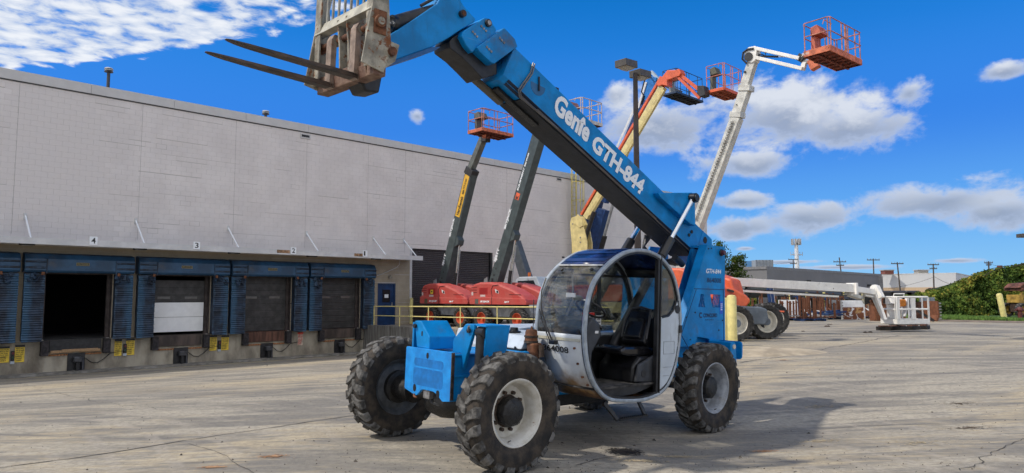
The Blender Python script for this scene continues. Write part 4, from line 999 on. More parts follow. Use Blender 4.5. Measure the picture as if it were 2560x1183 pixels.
for (a, b) in ((505, 437), (525, 457), (546, 478), (625, 353), (643, 374), (664, 396)):
    x, z = yplane(*C3(a, b), sy); bpart(MB().cyl((x, sy, z), (x, sy+.01, z), .015, n=10), 'collar_bolt', STEEL)
Y2 = BY1-.02
plate(pxy([C3(*p) for p in ((490, 165), (530, 172), (595, 270), (590, 312), (420, 432), (375, 487), (318, 420), (275, 335), (290, 290), (405, 215))], Y2), BY0+.02, Y2, 'middle_collar')
for (a, b) in ((374, 295), (394, 317), (414, 340), (455, 244), (476, 266), (497, 287)):
    x, z = yplane(*C3(a, b), Y2); bpart(MB().cyl((x, Y2, z), (x, Y2+.01, z), .014, n=10), 'collar_bolt', STEEL)
x, z = yplane(*C3(513, 217), Y2); bpart(MB().cyl((x, Y2, z), (x, Y2+.03, z), .045, n=16), 'collar_pin', BLACK); bpart(MB().cyl((x, Y2+.03, z), (x, Y2+.04, z), .028, n=14), 'pin_face', STEEL)
# dark wear structure under the collars
und = pxy([C3(*p) for p in ((150, 365), (285, 285), (300, 350), (380, 480), (560, 600), (560, 700), (430, 740), (350, 655), (240, 545), (130, 460), (122, 400))], .1)
bpart(MB().prism(und, BY0+.04, BY1-.10), 'wear_pad_carrier', BLACK, .01)
bpart(extr(MB(), [(.02, -.10), (.12, -.10), (.12, -.06), (.02, -.06)], a_front-.9, a_front-.1), 'chain_guide', HUBM, .005)
bpart(extr(MB(), [(-.10, -.13), (.0, -.13), (.0, -.07), (-.10, -.07)], a_front-.35, a_front+.15), 'hose_clamp', mat('dull_bronze', (.10, .085, .06), .6), .01)
# gooseneck head (inner section)
Y3 = BY1-.05
gn = pxy([(1190, 48), (1187, 55), (1150, 76), (1120, 96), (1080, 118), (985, 152), (972, 150), (962, 128), (968, 92), (1040, 45), (1092, 10), (1110, -22), (1140, -18), (1160, 15)], Y3)
g = plate(gn, BY0+.05, Y3, 'gooseneck', .012)
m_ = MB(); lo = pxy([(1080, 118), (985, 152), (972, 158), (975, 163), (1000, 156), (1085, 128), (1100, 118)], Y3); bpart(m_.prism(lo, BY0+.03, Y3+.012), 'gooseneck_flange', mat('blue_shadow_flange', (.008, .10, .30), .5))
x, z = yplane(1153, 36, Y3); bpart(MB().cyl((x, Y3, z), (x, Y3+.05, z), .042, n=16), 'head_pin', BLACK); bpart(MB().cyl((x, Y3+.05, z), (x, Y3+.06, z), .026, n=14), 'pin_face', RUSTM)
# tilt cylinder at head
p0 = V((*yplane(1075, 30, .05),)); ta = yplane(978, 62, .10); tb = yplane(1060, 40, .10); tc = yplane(940, 70, .10)
c_ = bpy.data.objects.new('tilt_cylinder', None); COL.objects.link(c_); c_.parent = th
MB().cyl((ta[0], .12, ta[1]), (tb[0]-.2, .12, tb[1]+.12), .085, n=22).build('barrel', BLACK, c_, smooth=True); MB().cyl((ta[0]+.02, .12, ta[1]), (ta[0]-.03, .12, ta[1]), .098, n=22).build('gland', BLKPL, c_, smooth=True)
MB().cyl((ta[0], .12, ta[1]), (tc[0]+.05, .12, tc[1]-.0), .038, n=16).build('rod', CHROME, c_, smooth=True)
ra = yplane(1045, 22, .1); rbb = yplane(1110, -2, .1)
bpart(MB().tube([(ra[0], .15, ra[1]+.02), ((ra[0]+rbb[0])/2, .18, (ra[1]+rbb[1])/2+.05), (rbb[0], .15, rbb[1]+.05)], .018), 'hose', BLACK, smooth=True)
bpart(MB().tube([(3.10, .2, 4.18), (3.14, .2, 4.02), (3.25, .2, 3.90), (3.33, .2, 3.92), (3.38, .2, 3.98)], .014), 'hose', BLACK, smooth=True)
# steel lines clipped to boom side
hs_ = pxy([(1337, 160), (1330, 185), (1300, 228), (1303, 245), (1345, 280), (1395, 322)], BY1+.02)
for k in (0, .03): bpart(MB().tube([(x+k, BY1+.022, z+k*.2) for x, z in hs_] , .010, 6), 'steel_line', mat('steel_line', (.16, .15, .14), .45, .5), smooth=True)
x0, z0 = bp(-.2, -.03); x1, z1 = bp(2.6, -.03)
bpart(MB().tube([(x0, BY1-.01, z0), (x1, BY1-.01, z1)], .009, 6), 'steel_line', mat('steel_line_b', (.12, .10, .08), .5), smooth=True)
bpart(MB().tube([(*(lambda t: (t[0], BY1-.01, t[1]))(bp(a, -.045)),) for a in (-1.2, 0, .02, 1.5, 2.9)], .008, 6), 'steel_line', mat('steel_line_b', (.12, .10, .08), .5), smooth=True)
# angle indicator
ci = yplane(1345, 212, BY1); m_ = MB(); pts = [(ci[0]+.13*cos(a), ci[1]+.0+.13*sin(a)-.01) for a in [pi*(1.02+k/14*1.05) for k in range(15)]]
bpart(MB().prism(pts, BY1, BY1+.003), 'angle_plate', mat('angle_decal', (.02, .13, .30), .35)); bpart(MB().beam((ci[0]-.01, BY1+.015, ci[1]-.08), (ci[0]-.0, BY1+.015, ci[1]+.10), .010, .022, side=(0, 1, 0)), 'angle_pointer', BLACK)
# lettering on the boom
rt_ = V((-BD.x, 0, -BD.z)); up_ = V((-sin(BA), 0, cos(BA)))
LETW = flat('silver_lettering', (.82, .84, .86), .5)
def boom_word(word, nm, p0, p1, ptop, bold, shear):
    a0, u0 = la(*yplane(*p0, BY1)); a1, u1 = la(*yplane(*p1, BY1)); ut = la(*yplane(*ptop, BY1))[1]; u = (u0+u1)/2
    ox, oz = bp(a0, u); text(word, nm, (ox, BY1+.004, oz), rt_, up_, ut-u, LETW, bo, bold=bold, shear=shear, wfit=abs(a1-a0))
boom_word('Gen\u00eee', 'brand_lettering', (1379, 279), (1467, 356), (1414, 248), .04, -.05)
boom_word('GTH-844', 'model_lettering', (1475, 373), (1602, 488), (1499, 343), .045, .05)
# ---- carriage
cg = bpy.data.objects.new('fork_carriage', None); COL.objects.link(cg); cg.parent = th
def cpart(mb, name, m2=None, bv=.004, smooth=False): return mb.build(name, m2 or CARR, cg, bevel=bv, smooth=smooth)
sl = .16/1.7                                                          # the back rest leans to the rear
for y0, y1 in ((.585, .605), (-.605, -.585)):
    cpart(MB().prism([(3.55, 4.0), (3.30, 3.95), (3.26, 4.08), (3.22, 4.18), (3.30, 4.9), (3.20, 5.45), (3.34, 5.5), (3.44, 4.75)], y0, y1), 'side_plate')
cpart(MB().box((3.44, .49, 4.0), (3.46, .60, 5.45)), 'side_flange')
cpart(MB().box((3.44, -.60, 4.0), (3.46, -.47, 5.45)), 'side_flange')
cpart(MB().prism([(3.47, 4.56), (3.42, 4.69), (3.35, 4.69), (3.36, 4.56)], -.60, .585), 'cross_beam', mat('carriage_pale_beam', (.44, .42, .34), .6, var=.15, vs=6, bump=.3, rust=.25))
cpart(MB().box((3.26, -.585, 3.92), (3.40, .585, 4.10)), 'lower_beam', CARR2, .01)
cpart(MB().prism([(3.40, 3.93), (3.42, 4.04), (3.30, 4.10), (3.24, 4.0)], -.45, .45), 'lower_channel', CARR2)
cpart(MB().cyl((3.38, -.62, 4.44), (3.38, .64, 4.44), .034, n=16), 'fork_shaft', RUSTM, 0, True)
cpart(MB().cyl((3.38, .605, 4.44), (3.38, .65, 4.44), .062, n=22), 'shaft_boss', RUSTM, .005, True); cpart(MB().cyl((3.38, .65, 4.44), (3.38, .66, 4.44), .038, n=18), 'shaft_end', CARR, 0, True)
cpart(MB().box((3.30, .605, 4.32), (3.44, .618, 4.56)), 'boss_plate', RUSTM, .003)
cpart(MB().cyl((3.38, -.59, 4.44), (3.38, -.57, 4.44), .062, n=22), 'shaft_boss', RUSTM, .005, True)
for y in (-.10, .08):
    cpart(MB().prism([(3.46, 4.62), (3.42, 4.35), (3.40, 4.06), (3.16, 4.0), (3.12, 4.5), (3.20, 4.70)], y-.012, y+.012), 'mount_ear')
for k in range(8):
    y = -.44+.128*k
    cpart(MB().box((3.39, y-.014, 4.69), (3.41, y+.014, 5.5)) if k else MB().box((3.39, y-.02, 4.69), (3.41, y+.02, 5.5)), 'backrest_bar', mat('bar_grey_cream', (.30, .29, .25), .6, var=.2, vs=8, rust=.25), .003)
cpart(MB().box((3.38, -.585, 5.42), (3.42, .585, 5.5)), 'top_beam')
cpart(MB().cyl((3.22, .45, 4.18), (3.22, .64, 4.18), .045, n=16), 'pivot_pin', RUSTM, 0, True)
cpart(MB().prism([(3.30, 4.3), (3.12, 4.28), (3.16, 4.1), (3.30, 3.98)], .40, .59), 'pivot_ear')
cpart(MB().prism([(3.30, 4.2), (3.05, 4.2), (3.10, 3.86), (3.26, 3.84), (3.34, 3.95)], -.06, .22), 'head_bracket', BLACK, .02)
cpart(MB().tube([(3.36, -.60, 4.60), (3.42, -.64, 4.58), (3.40, -.65, 4.5)], .012), 'tie_strap', WHITEP)
for y in (.25, -.25):
    f = MB(); w = .055; Z0 = 3.93
    tipz = 4.0
    vs = []
    prof = [(3.40, Z0, .055, 1.), (3.55, Z0+.008, .05, 1.), (4.2, Z0+.03, .035, 1.), (4.52, Z0+.045, .022, .98), (4.62, Z0+.052, .016, .85), (4.68, Z0+.058, .012, .62), (4.715, Z0+.062, .008, .30)]
    for (x, z, h_, k) in prof:
        for a, b in ((-1, 0), (1, 0), (1, 1), (-1, 1)): vs.append((x, y+a*w*k, z-.01+b*h_))
    n_ = len(prof); fs = []
    for j in range(n_-1):
        for e in range(4): fs.append((j*4+e, j*4+(e+1) % 4, (j+1)*4+(e+1) % 4, (j+1)*4+e))
    fs += [(3, 2, 1, 0), tuple((n_-1)*4+e for e in range(4))]
    f.add(vs, fs); fk = bpy.data.objects.new('fork', None); COL.objects.link(fk); fk.parent = th
    f.build('blade', FORKM, fk, bevel=.004)
    MB().prism([(3.395, Z0-.01), (3.45, Z0-.01), (3.46, Z0+.04), (3.46, 4.44), (3.43, 4.50), (3.36, 4.50), (3.34, 4.44), (3.395, 4.38)], y-.055, y+.055).build('shank', mat('shank_pale_rust', (.30, .22, .17), .7, var=.2, vs=7, bump=.3, rust=.3), fk, bevel=.006)
    MB().cyl((3.38, y-.06, 4.44), (3.38, y+.06, 4.44), .055, n=18).build('fork_eye', CARR, fk, smooth=True)

# ---- cab
cb = bpy.data.objects.new('cab', None); COL.objects.link(cb); cb.parent = th
def kpart(mb, name, m2, bv=0., smooth=False, **k): return mb.build(name, m2, cb, bevel=bv, smooth=smooth, **k)
RING = [(.76, 1.32), (.76, 1.52), (.73, 1.74), (.62, 2.0), (.39, 2.21), (.07, 2.38), (-.30, 2.44), (-.66, 2.385), (-.95, 2.21), (-1.12, 1.93), (-1.19, 1.58), (-1.17, 1.20), (-1.06, .86), (-.85, .63), (-.48, .53), (-.03, .54), (.32, .60), (.56, .78), (.70, 1.03)]
def cr(P, n=5):
    out = []; N = len(P)
    for i in range(N):
        p0, p1, p2, p3 = (V((*P[(i+j-1) % N], 0)) for j in range(4))
        for k in range(n):
            t = k/n; q = .5*((2*p1)+(-p0+p2)*t+(2*p0-5*p1+4*p2-p3)*t*t+(-p0+3*p1-3*p2+p3)*t**3); out.append((q.x, q.y))
    return out
RG = cr(RING); NR = len(RG)
cx_ = sum(p[0] for p in RG)/NR; cz_ = sum(p[1] for p in RG)/NR
def inset(P, d):
    out = []
    for i, p in enumerate(P):
        a, b = V((*P[i-1], 0)), V((*P[(i+1) % len(P)], 0)); t_ = (b-a).normalized(); nrm = V((-t_.y, t_.x, 0))
        if nrm @ V((cx_-p[0], cz_-p[1], 0)) < 0: nrm = -nrm
        out.append((p[0]+nrm.x*d, p[1]+nrm.y*d))
    return out
def ringmesh(P, d, y0, y1):
    Q = inset(P, d); n = len(P); vs = [(a, y1, b) for a, b in P]+[(a, y1, b) for a, b in Q]+[(a, y0, b) for a, b in P]+[(a, y0, b) for a, b in Q]; fs = []
    for i in range(n):
        j = (i+1) % n; fs += [(i, j, n+j, n+i), (2*n+i, 3*n+i, 3*n+j, 2*n+j), (i, 2*n+i, 2*n+j, j), (n+i, n+j, 3*n+j, 3*n+i)]
    return MB().add(vs, fs)
kpart(ringmesh(RG, .046, 1.045, 1.10), 'door_hoop', CABRING, .014, True); kpart(ringmesh(inset(RG, .045), .024, 1.04, 1.09), 'door_seal', BLACK)
kpart(ringmesh(RG, .05, .27, .32), 'far_hoop', CABRING, .012, True); kpart(ringmesh(inset(RG, .054), .04, .275, .325), 'far_seal', BLACK)
def strip(z_or_idx, y0, y1, d, name, m2, thick=.006, smooth=True):
    P = inset(RG, d); idx = z_or_idx; vs = []; 
    for i in idx: a, b = P[i % NR]; vs += [(a, y0, b), (a, y1, b)]
    m_ = MB(); m_.add(vs, [(2*i, 2*i+1, 2*i+3, 2*i+2) for i in range(len(idx)-1)]); o = kpart(m_, name, m2, smooth=smooth)
    if thick: sm = o.modifiers.new('solid', 'SOLIDIFY'); sm.thickness = thick
    return o
# index 0 = windshield bottom; 0..23 windshield; 23..44 roof; rear to 70; belly 70..95
strip(range(0, 21), .32, 1.03, .018, 'windshield', GLASSW, .0)
strip(range(20, 41), .32, 1.03, .004, 'roof_panel', ROOFB, .012)
for k in range(21, 40, 3):
    P = inset(RG, -.002); a, b = P[k]; a2, b2 = P[k+1]
    kpart(MB().add([(a, .34, b+.002), (a, 1.01, b+.002), (a2, 1.01, b2+.002), (a2, .34, b2+.002)], [(0, 1, 2, 3)]), 'roof_rib', mat('roof_rib_dark', (.02, .045, .15), .4))
kpart(MB().box((RG[20][0]-.01, .32, RG[20][1]-.02), (RG[20][0]+.02, 1.03, RG[20][1]-.004)), 'glass_trim', WHITEP)
strip(range(68, 97), .32, 1.03, .006, 'belly_panel', None or mat('cab_belly_rusty', (.56, .60, .64), .4, var=.05, vs=3), .01)
strip(range(54, 69), .32, 1.03, .01, 'rear_wall', BLACK, .01); strip(range(42, 55), .32, 1.03, .02, 'rear_glass', GLASS, 0); strip(range(40, 43), .32, 1.03, .012, 'rear_header', BLACK, .02); strip(range(53, 56), .32, 1.03, .02, 'rear_sill', BLACK, .03)
# rust bloom on the belly: shape of its own, low on the panel
def belly_mat():
    M = MATS['cab_belly_rusty']; t = NT(M.node_tree); b = M.node_tree.nodes['Principled BSDF']
    co = t.coord(); x, y, z = t.sep(co); src = b.inputs['Base Color'].links[0].from_socket
    f = t.ss(t.m('ADD', t.m('MULTIPLY', z, -1), t.m('MULTIPLY', t.m('SUBTRACT', t.noise(co, 5, 6, .65), .5), .5)), -.98, -.66)
    c = t.mix(f, src, (.30, .17, .06)); f2 = t.ss(t.m('ADD', t.m('MULTIPLY', z, -1), t.m('MULTIPLY', t.m('SUBTRACT', t.noise(co, 9, 6, .7), .5), .5)), -.76, -.58)
    c = t.mix(f2, c, (.085, .042, .02))
    fs = t.m('MULTIPLY', t.ss(y, .52, .42), t.ss(t.noise(t.map(co, (1, 6, .6)), 5, 6, .7), .3, .6)); c = t.mix(t.m('MULTIPLY', fs, t.ss(z, 1.28, 1.05)), c, (.33, .20, .08))
    t.put(b, 'Base Color', c)
belly_mat()
kpart(MB().box((.715, .33, 1.285), (.757, 1.025, 1.318)), 'sill', mat('sill_cream', (.50, .48, .38), .5, rust=.1))
kpart(MB().box((.72, .32, 1.318), (.744, 1.03, 1.375)), 'glass_base_seal', BLACK)
text('864008', 'stencil_number', (.735, .40, 1.145), (0, 1, -.02), (.17, 0, 1), .075, BLACKD, cb, bold=.015, wfit=.43)
for (y, z) in ((.93, 1.22), (.95, 1.02), (.965, .87), (.99, .76)):
    i = min(range(68, 97), key=lambda i: abs(RG[i % NR][1]-z)); a, b = RG[i % NR]; kpart(MB().cyl((a-.01, y, b), (a+.015, y, b-.003), .014, n=8), 'rusty_bolt', RUSTM)
kpart(MB().box((-1.0, .38, .72), (.52, 1.05, .745)), 'cab_floor', mat('floor_dusty', (.07, .065, .06), .9, var=.4, vs=5, bump=.3))
kpart(MB().prism([(.50, .72), (-.95, .72), (-.72, .70), (-.3, .62), (.1, .60), (.36, .65)], .39, 1.02), 'sub_floor', BLACK)
# right side wall with window
m_ = MB(); m_.prism([(.68, 1.30), (.58, .84), (.28, .66), (-.9, .72), (-1.1, 1.3)], .325, .34); kpart(m_, 'far_lower_wall', BLACK)
kpart(MB().box((-1.12, .325, 1.28), (.70, .34, 1.33)), 'far_window_sill', CABRING)
m_ = MB(); P = [p for p in inset(RG, .09) if p[1] > 1.33]; kpart(m_.prism(P, .295, .297), 'far_window', GLASS)
kpart(MB().box((-.42, .30, 1.33), (-.37, .33, 2.38)), 'window_bar', BLACK); kpart(MB().box((-.98, .30, 2.08), (.5, .33, 2.11)), 'window_bar', BLACK)
for k in range(3): 
    d_ = kpart(MB().box((-.03-.14*k-.11, .342, 1.38), (-.03-.14*k, .344, 1.60)), 'warning_decal', WHITEP)
    kpart(MB().box((-.03-.14*k-.108, .344, 1.56), (-.03-.14*k-.002, .346, 1.598)), 'decal_band', REDL if k < 2 else BLACKD)
    for z in (1.42, 1.46, 1.50): kpart(MB().box((-.03-.14*k-.09, .344, z), (-.03-.14*k-.02, .346, z+.018)), 'decal_print', flat('print_grey', (.2, .2, .2)))
# door post, rear panel and glass
kpart(MB().box((-.685, 1.035, .60), (-.645, 1.095, 2.385)), 'door_post', BLACK, .006); kpart(MB().box((-.715, 1.05, .61), (-.692, 1.105, 2.37)), 'door_post_trim', BLKPL, .004)
P = inset(RG, .05)
low = [p for p in P if p[0] < -.73 and p[1] < 1.78]; low.sort(key=lambda p: -p[1])
# lower rear quarter panel
poly = [(-.72, 1.575), (-.90, 1.60), (-1.02, 1.69), (-1.09, 1.79)] + [p for p in low] + [(-.72, .66)]
kpart(MB().prism(poly, 1.07, 1.09), 'rear_quarter_panel', CABW, .004)
up = [p for p in P if p[0] < -.73 and p[1] >= 1.75]; up.sort(key=lambda p: p[1])
poly = [(-.72, 1.57), (-.90, 1.59), (-1.0, 1.66), (-1.06, 1.78)] + up + [(-.72, 2.34)]
kpart(MB().prism(poly, 1.075, 1.078), 'rear_quarter_glass', GLASS)
gl = [(-.75, 1.575), (-.90, 1.595), (-1.0, 1.665), (-1.065, 1.785)]
kpart(MB().tube([(a, 1.088, b) for a, b in gl+up[:1]], .014, 6), 'glass_seal', BLACK)
kpart(MB().cyl((-1.09, 1.09, 1.68), (-1.09, 1.098, 1.68), .055, n=24), 'latch_ring', BLACK)
for (a, b) in (((-.79, 1.26), (-1.03, 1.27)), ((-.79, 1.10), (-1.03, 1.11)), ((-.79, .93), (-.98, .94)), ((-.79, .82), (-.93, .83))): kpart(MB().box((b[0], 1.09, a[1]-.004), (a[0], 1.094, a[1]+.004)), 'panel_crease', CABRING)
kpart(MB().box((-.80, 1.09, 1.10), (-.79, 1.094, 1.26)), 'panel_crease', CABRING); kpart(MB().box((-1.04, 1.09, 1.10), (-1.03, 1.094, 1.26)), 'panel_crease', CABRING)
for z in (1.42, 1.0): kpart(MB().box((-1.175, 1.09, z-.05), (-1.12, 1.12, z+.05)), 'hinge', BLACK, .01)
# interior
st = bpy.data.objects.new('seat', None); COL.objects.link(st); st.parent = th
m_ = MB(); m_.prism([(-.28, 1.07), (-.12, 1.10), (-.10, 1.17), (-.20, 1.20), (-.70, 1.19), (-.80, 1.15), (-.78, 1.06)], .48, .94); o = m_.build('cushion', SHINYB, st, bevel=.035)
m_ = MB(); m_.prism([(-.70, 1.17), (-.62, 1.22), (-.70, 1.45), (-.80, 1.66), (-.87, 1.68), (-.93, 1.64), (-.88, 1.30), (-.84, 1.15)], .50, .92); m_.build('backrest', SHINYB, st, bevel=.05)
m_ = MB(); m_.prism([(-.63, 1.26), (-.60, 1.30), (-.69, 1.50), (-.74, 1.56), (-.76, 1.50)], .57, .85); m_.build('back_pad', SHINYB, st, bevel=.03)
m_ = MB(); m_.tube([(-.66, .51, 1.28), (-.72, .51, 1.50), (-.80, .55, 1.66), (-.82, .71, 1.69), (-.80, .87, 1.66), (-.72, .91, 1.50), (-.66, .91, 1.28)], .016); m_.build('piping', mat('piping_grey', (.05, .05, .055), .3), st, smooth=True)
m_ = MB(); m_.prism([(-.30, .74), (-.30, .95), (-.45, 1.07), (-.95, 1.07), (-.95, .74)], .42, .98); kpart(m_, 'seat_base', BLKPL, .03)
m_ = MB(); m_.prism([(-.60, .74), (-.30, .76), (-.36, .98), (-.50, 1.02), (-.72, 1.10), (-.80, 1.10), (-.80, .74)], .985, 1.03); kpart(m_, 'side_console', GREYPL, .02); kpart(MB().cyl((-.46, 1.03, .86), (-.46, 1.036, .86), .045, n=18), 'console_socket', BLACK)
m_ = MB(); m_.prism([(.66, 1.45), (.50, 1.58), (.38, 1.50), (.33, 1.36), (.40, 1.28), (.50, 1.15), (.52, .95), (.54, .80), (.62, .95), (.70, 1.28)], .45, 1.0); kpart(m_, 'dashboard', GREYPL, .03)
kpart(MB().box((.41, 1.001, 1.38), (.47, 1.004, 1.41)), 'dash_label', WHITEP); kpart(MB().cyl((.36, .98, 1.44), (.345, .98, 1.46), .03), 'dash_knob', BLKPL)
kpart(MB().tube([(.45, .72, 1.50), (.30, .72, 1.62)], .025), 'steering_column', BLACK, smooth=True)
ax_ = V((-.55, 0, .83)).normalized(); cc_ = V((.24, .72, 1.66)); a_ = V((0, 1, 0)); b_ = ax_.cross(a_)
kpart(MB().tube([cc_ + (a_*cos(2*pi*k/28)+b_*sin(2*pi*k/28))*.19 for k in range(28)], .016, 8, True), 'steering_wheel', BLKPL, smooth=True)
for k in range(3): kpart(MB().tube([cc_-ax_*.03, cc_ + (a_*cos(2*pi*k/3+.5)+b_*sin(2*pi*k/3+.5))*.19], .010), 'wheel_spoke', BLKPL, smooth=True)
kpart(MB().tube([(.36, .60, 1.40), (.25, .58, 1.62), (.22, .57, 1.72)], .010), 'control_lever', BLACK, smooth=True); kpart(MB().cyl((.22, .57, 1.70), (.215, .57, 1.78), .022), 'lever_knob', BLKPL, smooth=True)
kpart(MB().tube([(.30, .46, 2.15), (.28, .46, 1.75), (.40, .46, 1.55)], .014), 'grab_rail', flat('rail_grey', (.25, .26, .27)), smooth=True)
kpart(MB().box((.700, 1.005, 1.40), (.712, 1.03, 1.58)), 'purple_tag', flat('tag_purple', (.30, .12, .40)))
kpart(MB().box((.742, .78, 1.80), (.752, .92, 1.85)), 'glass_decal', flat('glass_sticker', (.5, .52, .53)))
kpart(MB().box((.47, .45, 2.28), (.50, .47, 2.30)), 'clip', BLACK)
for y in (.46, .95): a, b = RG[18]; kpart(MB().cyl((a, y, b), (a+.02, y, b+.012), .02, n=10), 'glass_bolt', BLACK)
for y in (.42, .98): kpart(MB().cyl((.745, y, 1.40), (.76, y, 1.40), .022, n=10), 'glass_bolt', BLACK)
# wiper
wpr = bpy.data.objects.new('wiper', None); COL.objects.link(wpr); wpr.parent = th
MB().tube([(.84, .66, 1.27), (.85, .56, 1.44), (.84, .46, 1.62)], .013, 6).build('arm', BLACK, wpr, smooth=True); MB().tube([(.84, .62, 1.27), (.855, .50, 1.48), (.84, .42, 1.64)], .007, 6).build('link', BLACK, wpr, smooth=True)
MB().tube([(.84, .56, 1.36), (.84, .46, 1.64), (.80, .41, 1.86), (.72, .40, 2.02)], .010, 6).build('blade', BLACK, wpr, smooth=True)
MB().box((.80, .62, 1.235), (.87, .72, 1.285)).build('motor_cover', BLKPL, wpr, bevel=.01)
# rusty bracket beside the cab
rbk = bpy.data.objects.new('mirror_bracket', None); COL.objects.link(rbk); rbk.parent = th
MB().lathe([(.0, .10), (.06, .10), (.075, .07), (.075, -.02), (.055, -.04), (.055, -.08), (.0, -.08)], (.90, .36, 1.29), 'z', n=20).build('clamp_ring', RUSTM, rbk, smooth=True)
for z_, r_, m2 in ((1.24, .088, RUSTDK), (1.27, .080, RUSTM), (1.305, .086, RUSTDK), (1.34, .07, RUSTM)): MB().lathe([(0, .013), (r_, .013), (r_, -.013), (0, -.013)], (.90, .36, z_), 'z', n=22).build('spacer_disc', m2, rbk, smooth=True)
MB().prism([(.97, 1.225), (.82, 1.235), (.80, 1.14), (.84, 1.05), (.90, 1.03), (.95, 1.12)], .34, .47).build('cast_block', RUSTM, rbk, bevel=.02)
MB().cyl((.86, .50, 1.21), (.86, .50, 1.07), .035, n=14).build('sleeve', RUSTDK, rbk, smooth=True)
MB().tube([(.90, .34, 1.36), (.90, .36, 1.42), (.90, .40, 1.34)], .012).build('eye', RUSTM, rbk, smooth=True)
MB().tube([(.90, .38, 1.25), (.91, .40, 1.5), (.88, .36, 1.75)], .006, 6).build('cable', BLACK, rbk, smooth=True)
# step
stp = bpy.data.objects.new('cab_step', None); COL.objects.link(stp); stp.parent = th
MB().beam((.30, 1.02, .56), (.10, 1.08, .345), .03, .05, side=(0, 1, 0)).build('hanger', BLACK, stp, bevel=.004); MB().beam((-.35, 1.02, .56), (-.44, 1.08, .355), .03, .05, side=(0, 1, 0)).build('hanger', BLACK, stp, bevel=.004)
m_ = MB(); m_.box((-.45, 1.02, .34), (.11, 1.13, .355)); m_.build('tread', BLACK, stp)
for k in range(13): MB().prism([(.08-.04*k, .355), (.06-.04*k, .378), (.05-.04*k, .355)], 1.115, 1.13).build('grip_tooth', BLACK, stp)
# hoses under boom between cylinders
for k in range(5):
    pts = [(-1.95+.03*k, .05*k-.1, 2.78-.01*k), (-1.90+.06*k, .05*k-.1, 2.58), (-2.0, .0+.03*k, 2.42-.02*k), (-2.35, .05*k-.05, 2.38+.015*k), (-2.7, .04*k-.05, 2.35)]
    part(MB().tube(pts, .016, 6), 'hydraulic_hose', BLACK, smooth=True)
part(MB().cyl((-2.28, .36, 2.34), (-2.02, .40, 2.44), .05), 'hose_boot', BLKPL, smooth=True)
part(MB().prism([(-1.45, 2.30), (-1.75, 2.30), (-1.85, .9), (-1.35, .9)], -.10, .22), 'support_column', BLUE, .01)
# ================================================================ BOOM LIFTS
# every lift has its length along the outward normal of the warehouse (local +x), local +y along the wall, z up
LROT = atan2(NW.y, NW.x)
def liftframe(px, py, Y, z=None):
    p = at(px, py, Y); z = ground(p.x, p.y) if z is None else z
    return Matrix.Translation((p.x, p.y, z)) @ Matrix.Rotation(LROT, 4, 'Z')
def lp(M, px, py, yl=0.):                                                # pixel -> (x, z) on the plane y = yl of the lift
    I = M.inverted(); d = I.to_3x3() @ ray(px, py); o = I @ CAMP; k = (yl-o.y)/d.y; P = o + d*k; return P.x, P.z
def sub(name, parent):
    e = bpy.data.objects.new(name, None); COL.objects.link(e); e.parent = parent; return e
def wheel_s(parent, loc, r, w, rimm, lugs=18, side=-1):
    wv = sub('wheel', parent); wv.location = loc
    hw = w/2; m_ = MB(); m_.lathe([(r*.60, -hw*.8), (r*.75, -hw), (r*.90, -hw), (r*.965, -hw*.8), (r*.97, 0), (r*.965, hw*.8), (r*.90, hw), (r*.75, hw), (r*.60, hw*.8)], n=36); m_.build('tyre', RUBBER, wv, smooth=True)
    m_ = MB()
    for sd_ in (-1, 1):
        for i in range(lugs):
            a0 = 2*pi*(i+(.5 if sd_ > 0 else 0))/lugs; vs = []
            for (da, y, r0) in ((-.08, .0, .985), (.06, hw*.75, .985), (.10, hw*1.02, .93)):
                for e in (-1, 1):
                    for rr_ in (r0-.05, r0+.015): th_ = a0+da+e*.065; vs.append((r*rr_*cos(th_), sd_*y, r*rr_*sin(th_)))
            m_.add(vs, [(1, 3, 7, 5), (5, 7, 11, 9), (0, 1, 5, 4), (4, 5, 9, 8), (2, 6, 7, 3), (6, 10, 11, 7), (0, 2, 3, 1), (8, 9, 11, 10)])
    tag(m_.build('tread_lugs', RUBTREAD, wv), kind='stuff')
    for sd_ in (side,):
        MB().lathe([(r*.62, sd_*hw*.8), (r*.58, sd_*hw*.85), (r*.52, sd_*hw*.55), (r*.48, sd_*hw*.1), (r*.22, sd_*hw*.12), (0, sd_*hw*.12)], n=32).build('rim', rimm, wv, smooth=True)
        MB().cyl((0, sd_*hw*.1, 0), (0, sd_*hw*.6, 0), r*.17, n=16).build('hub', rimm if rimm is not ORIM else ORIM, wv)
    return wv
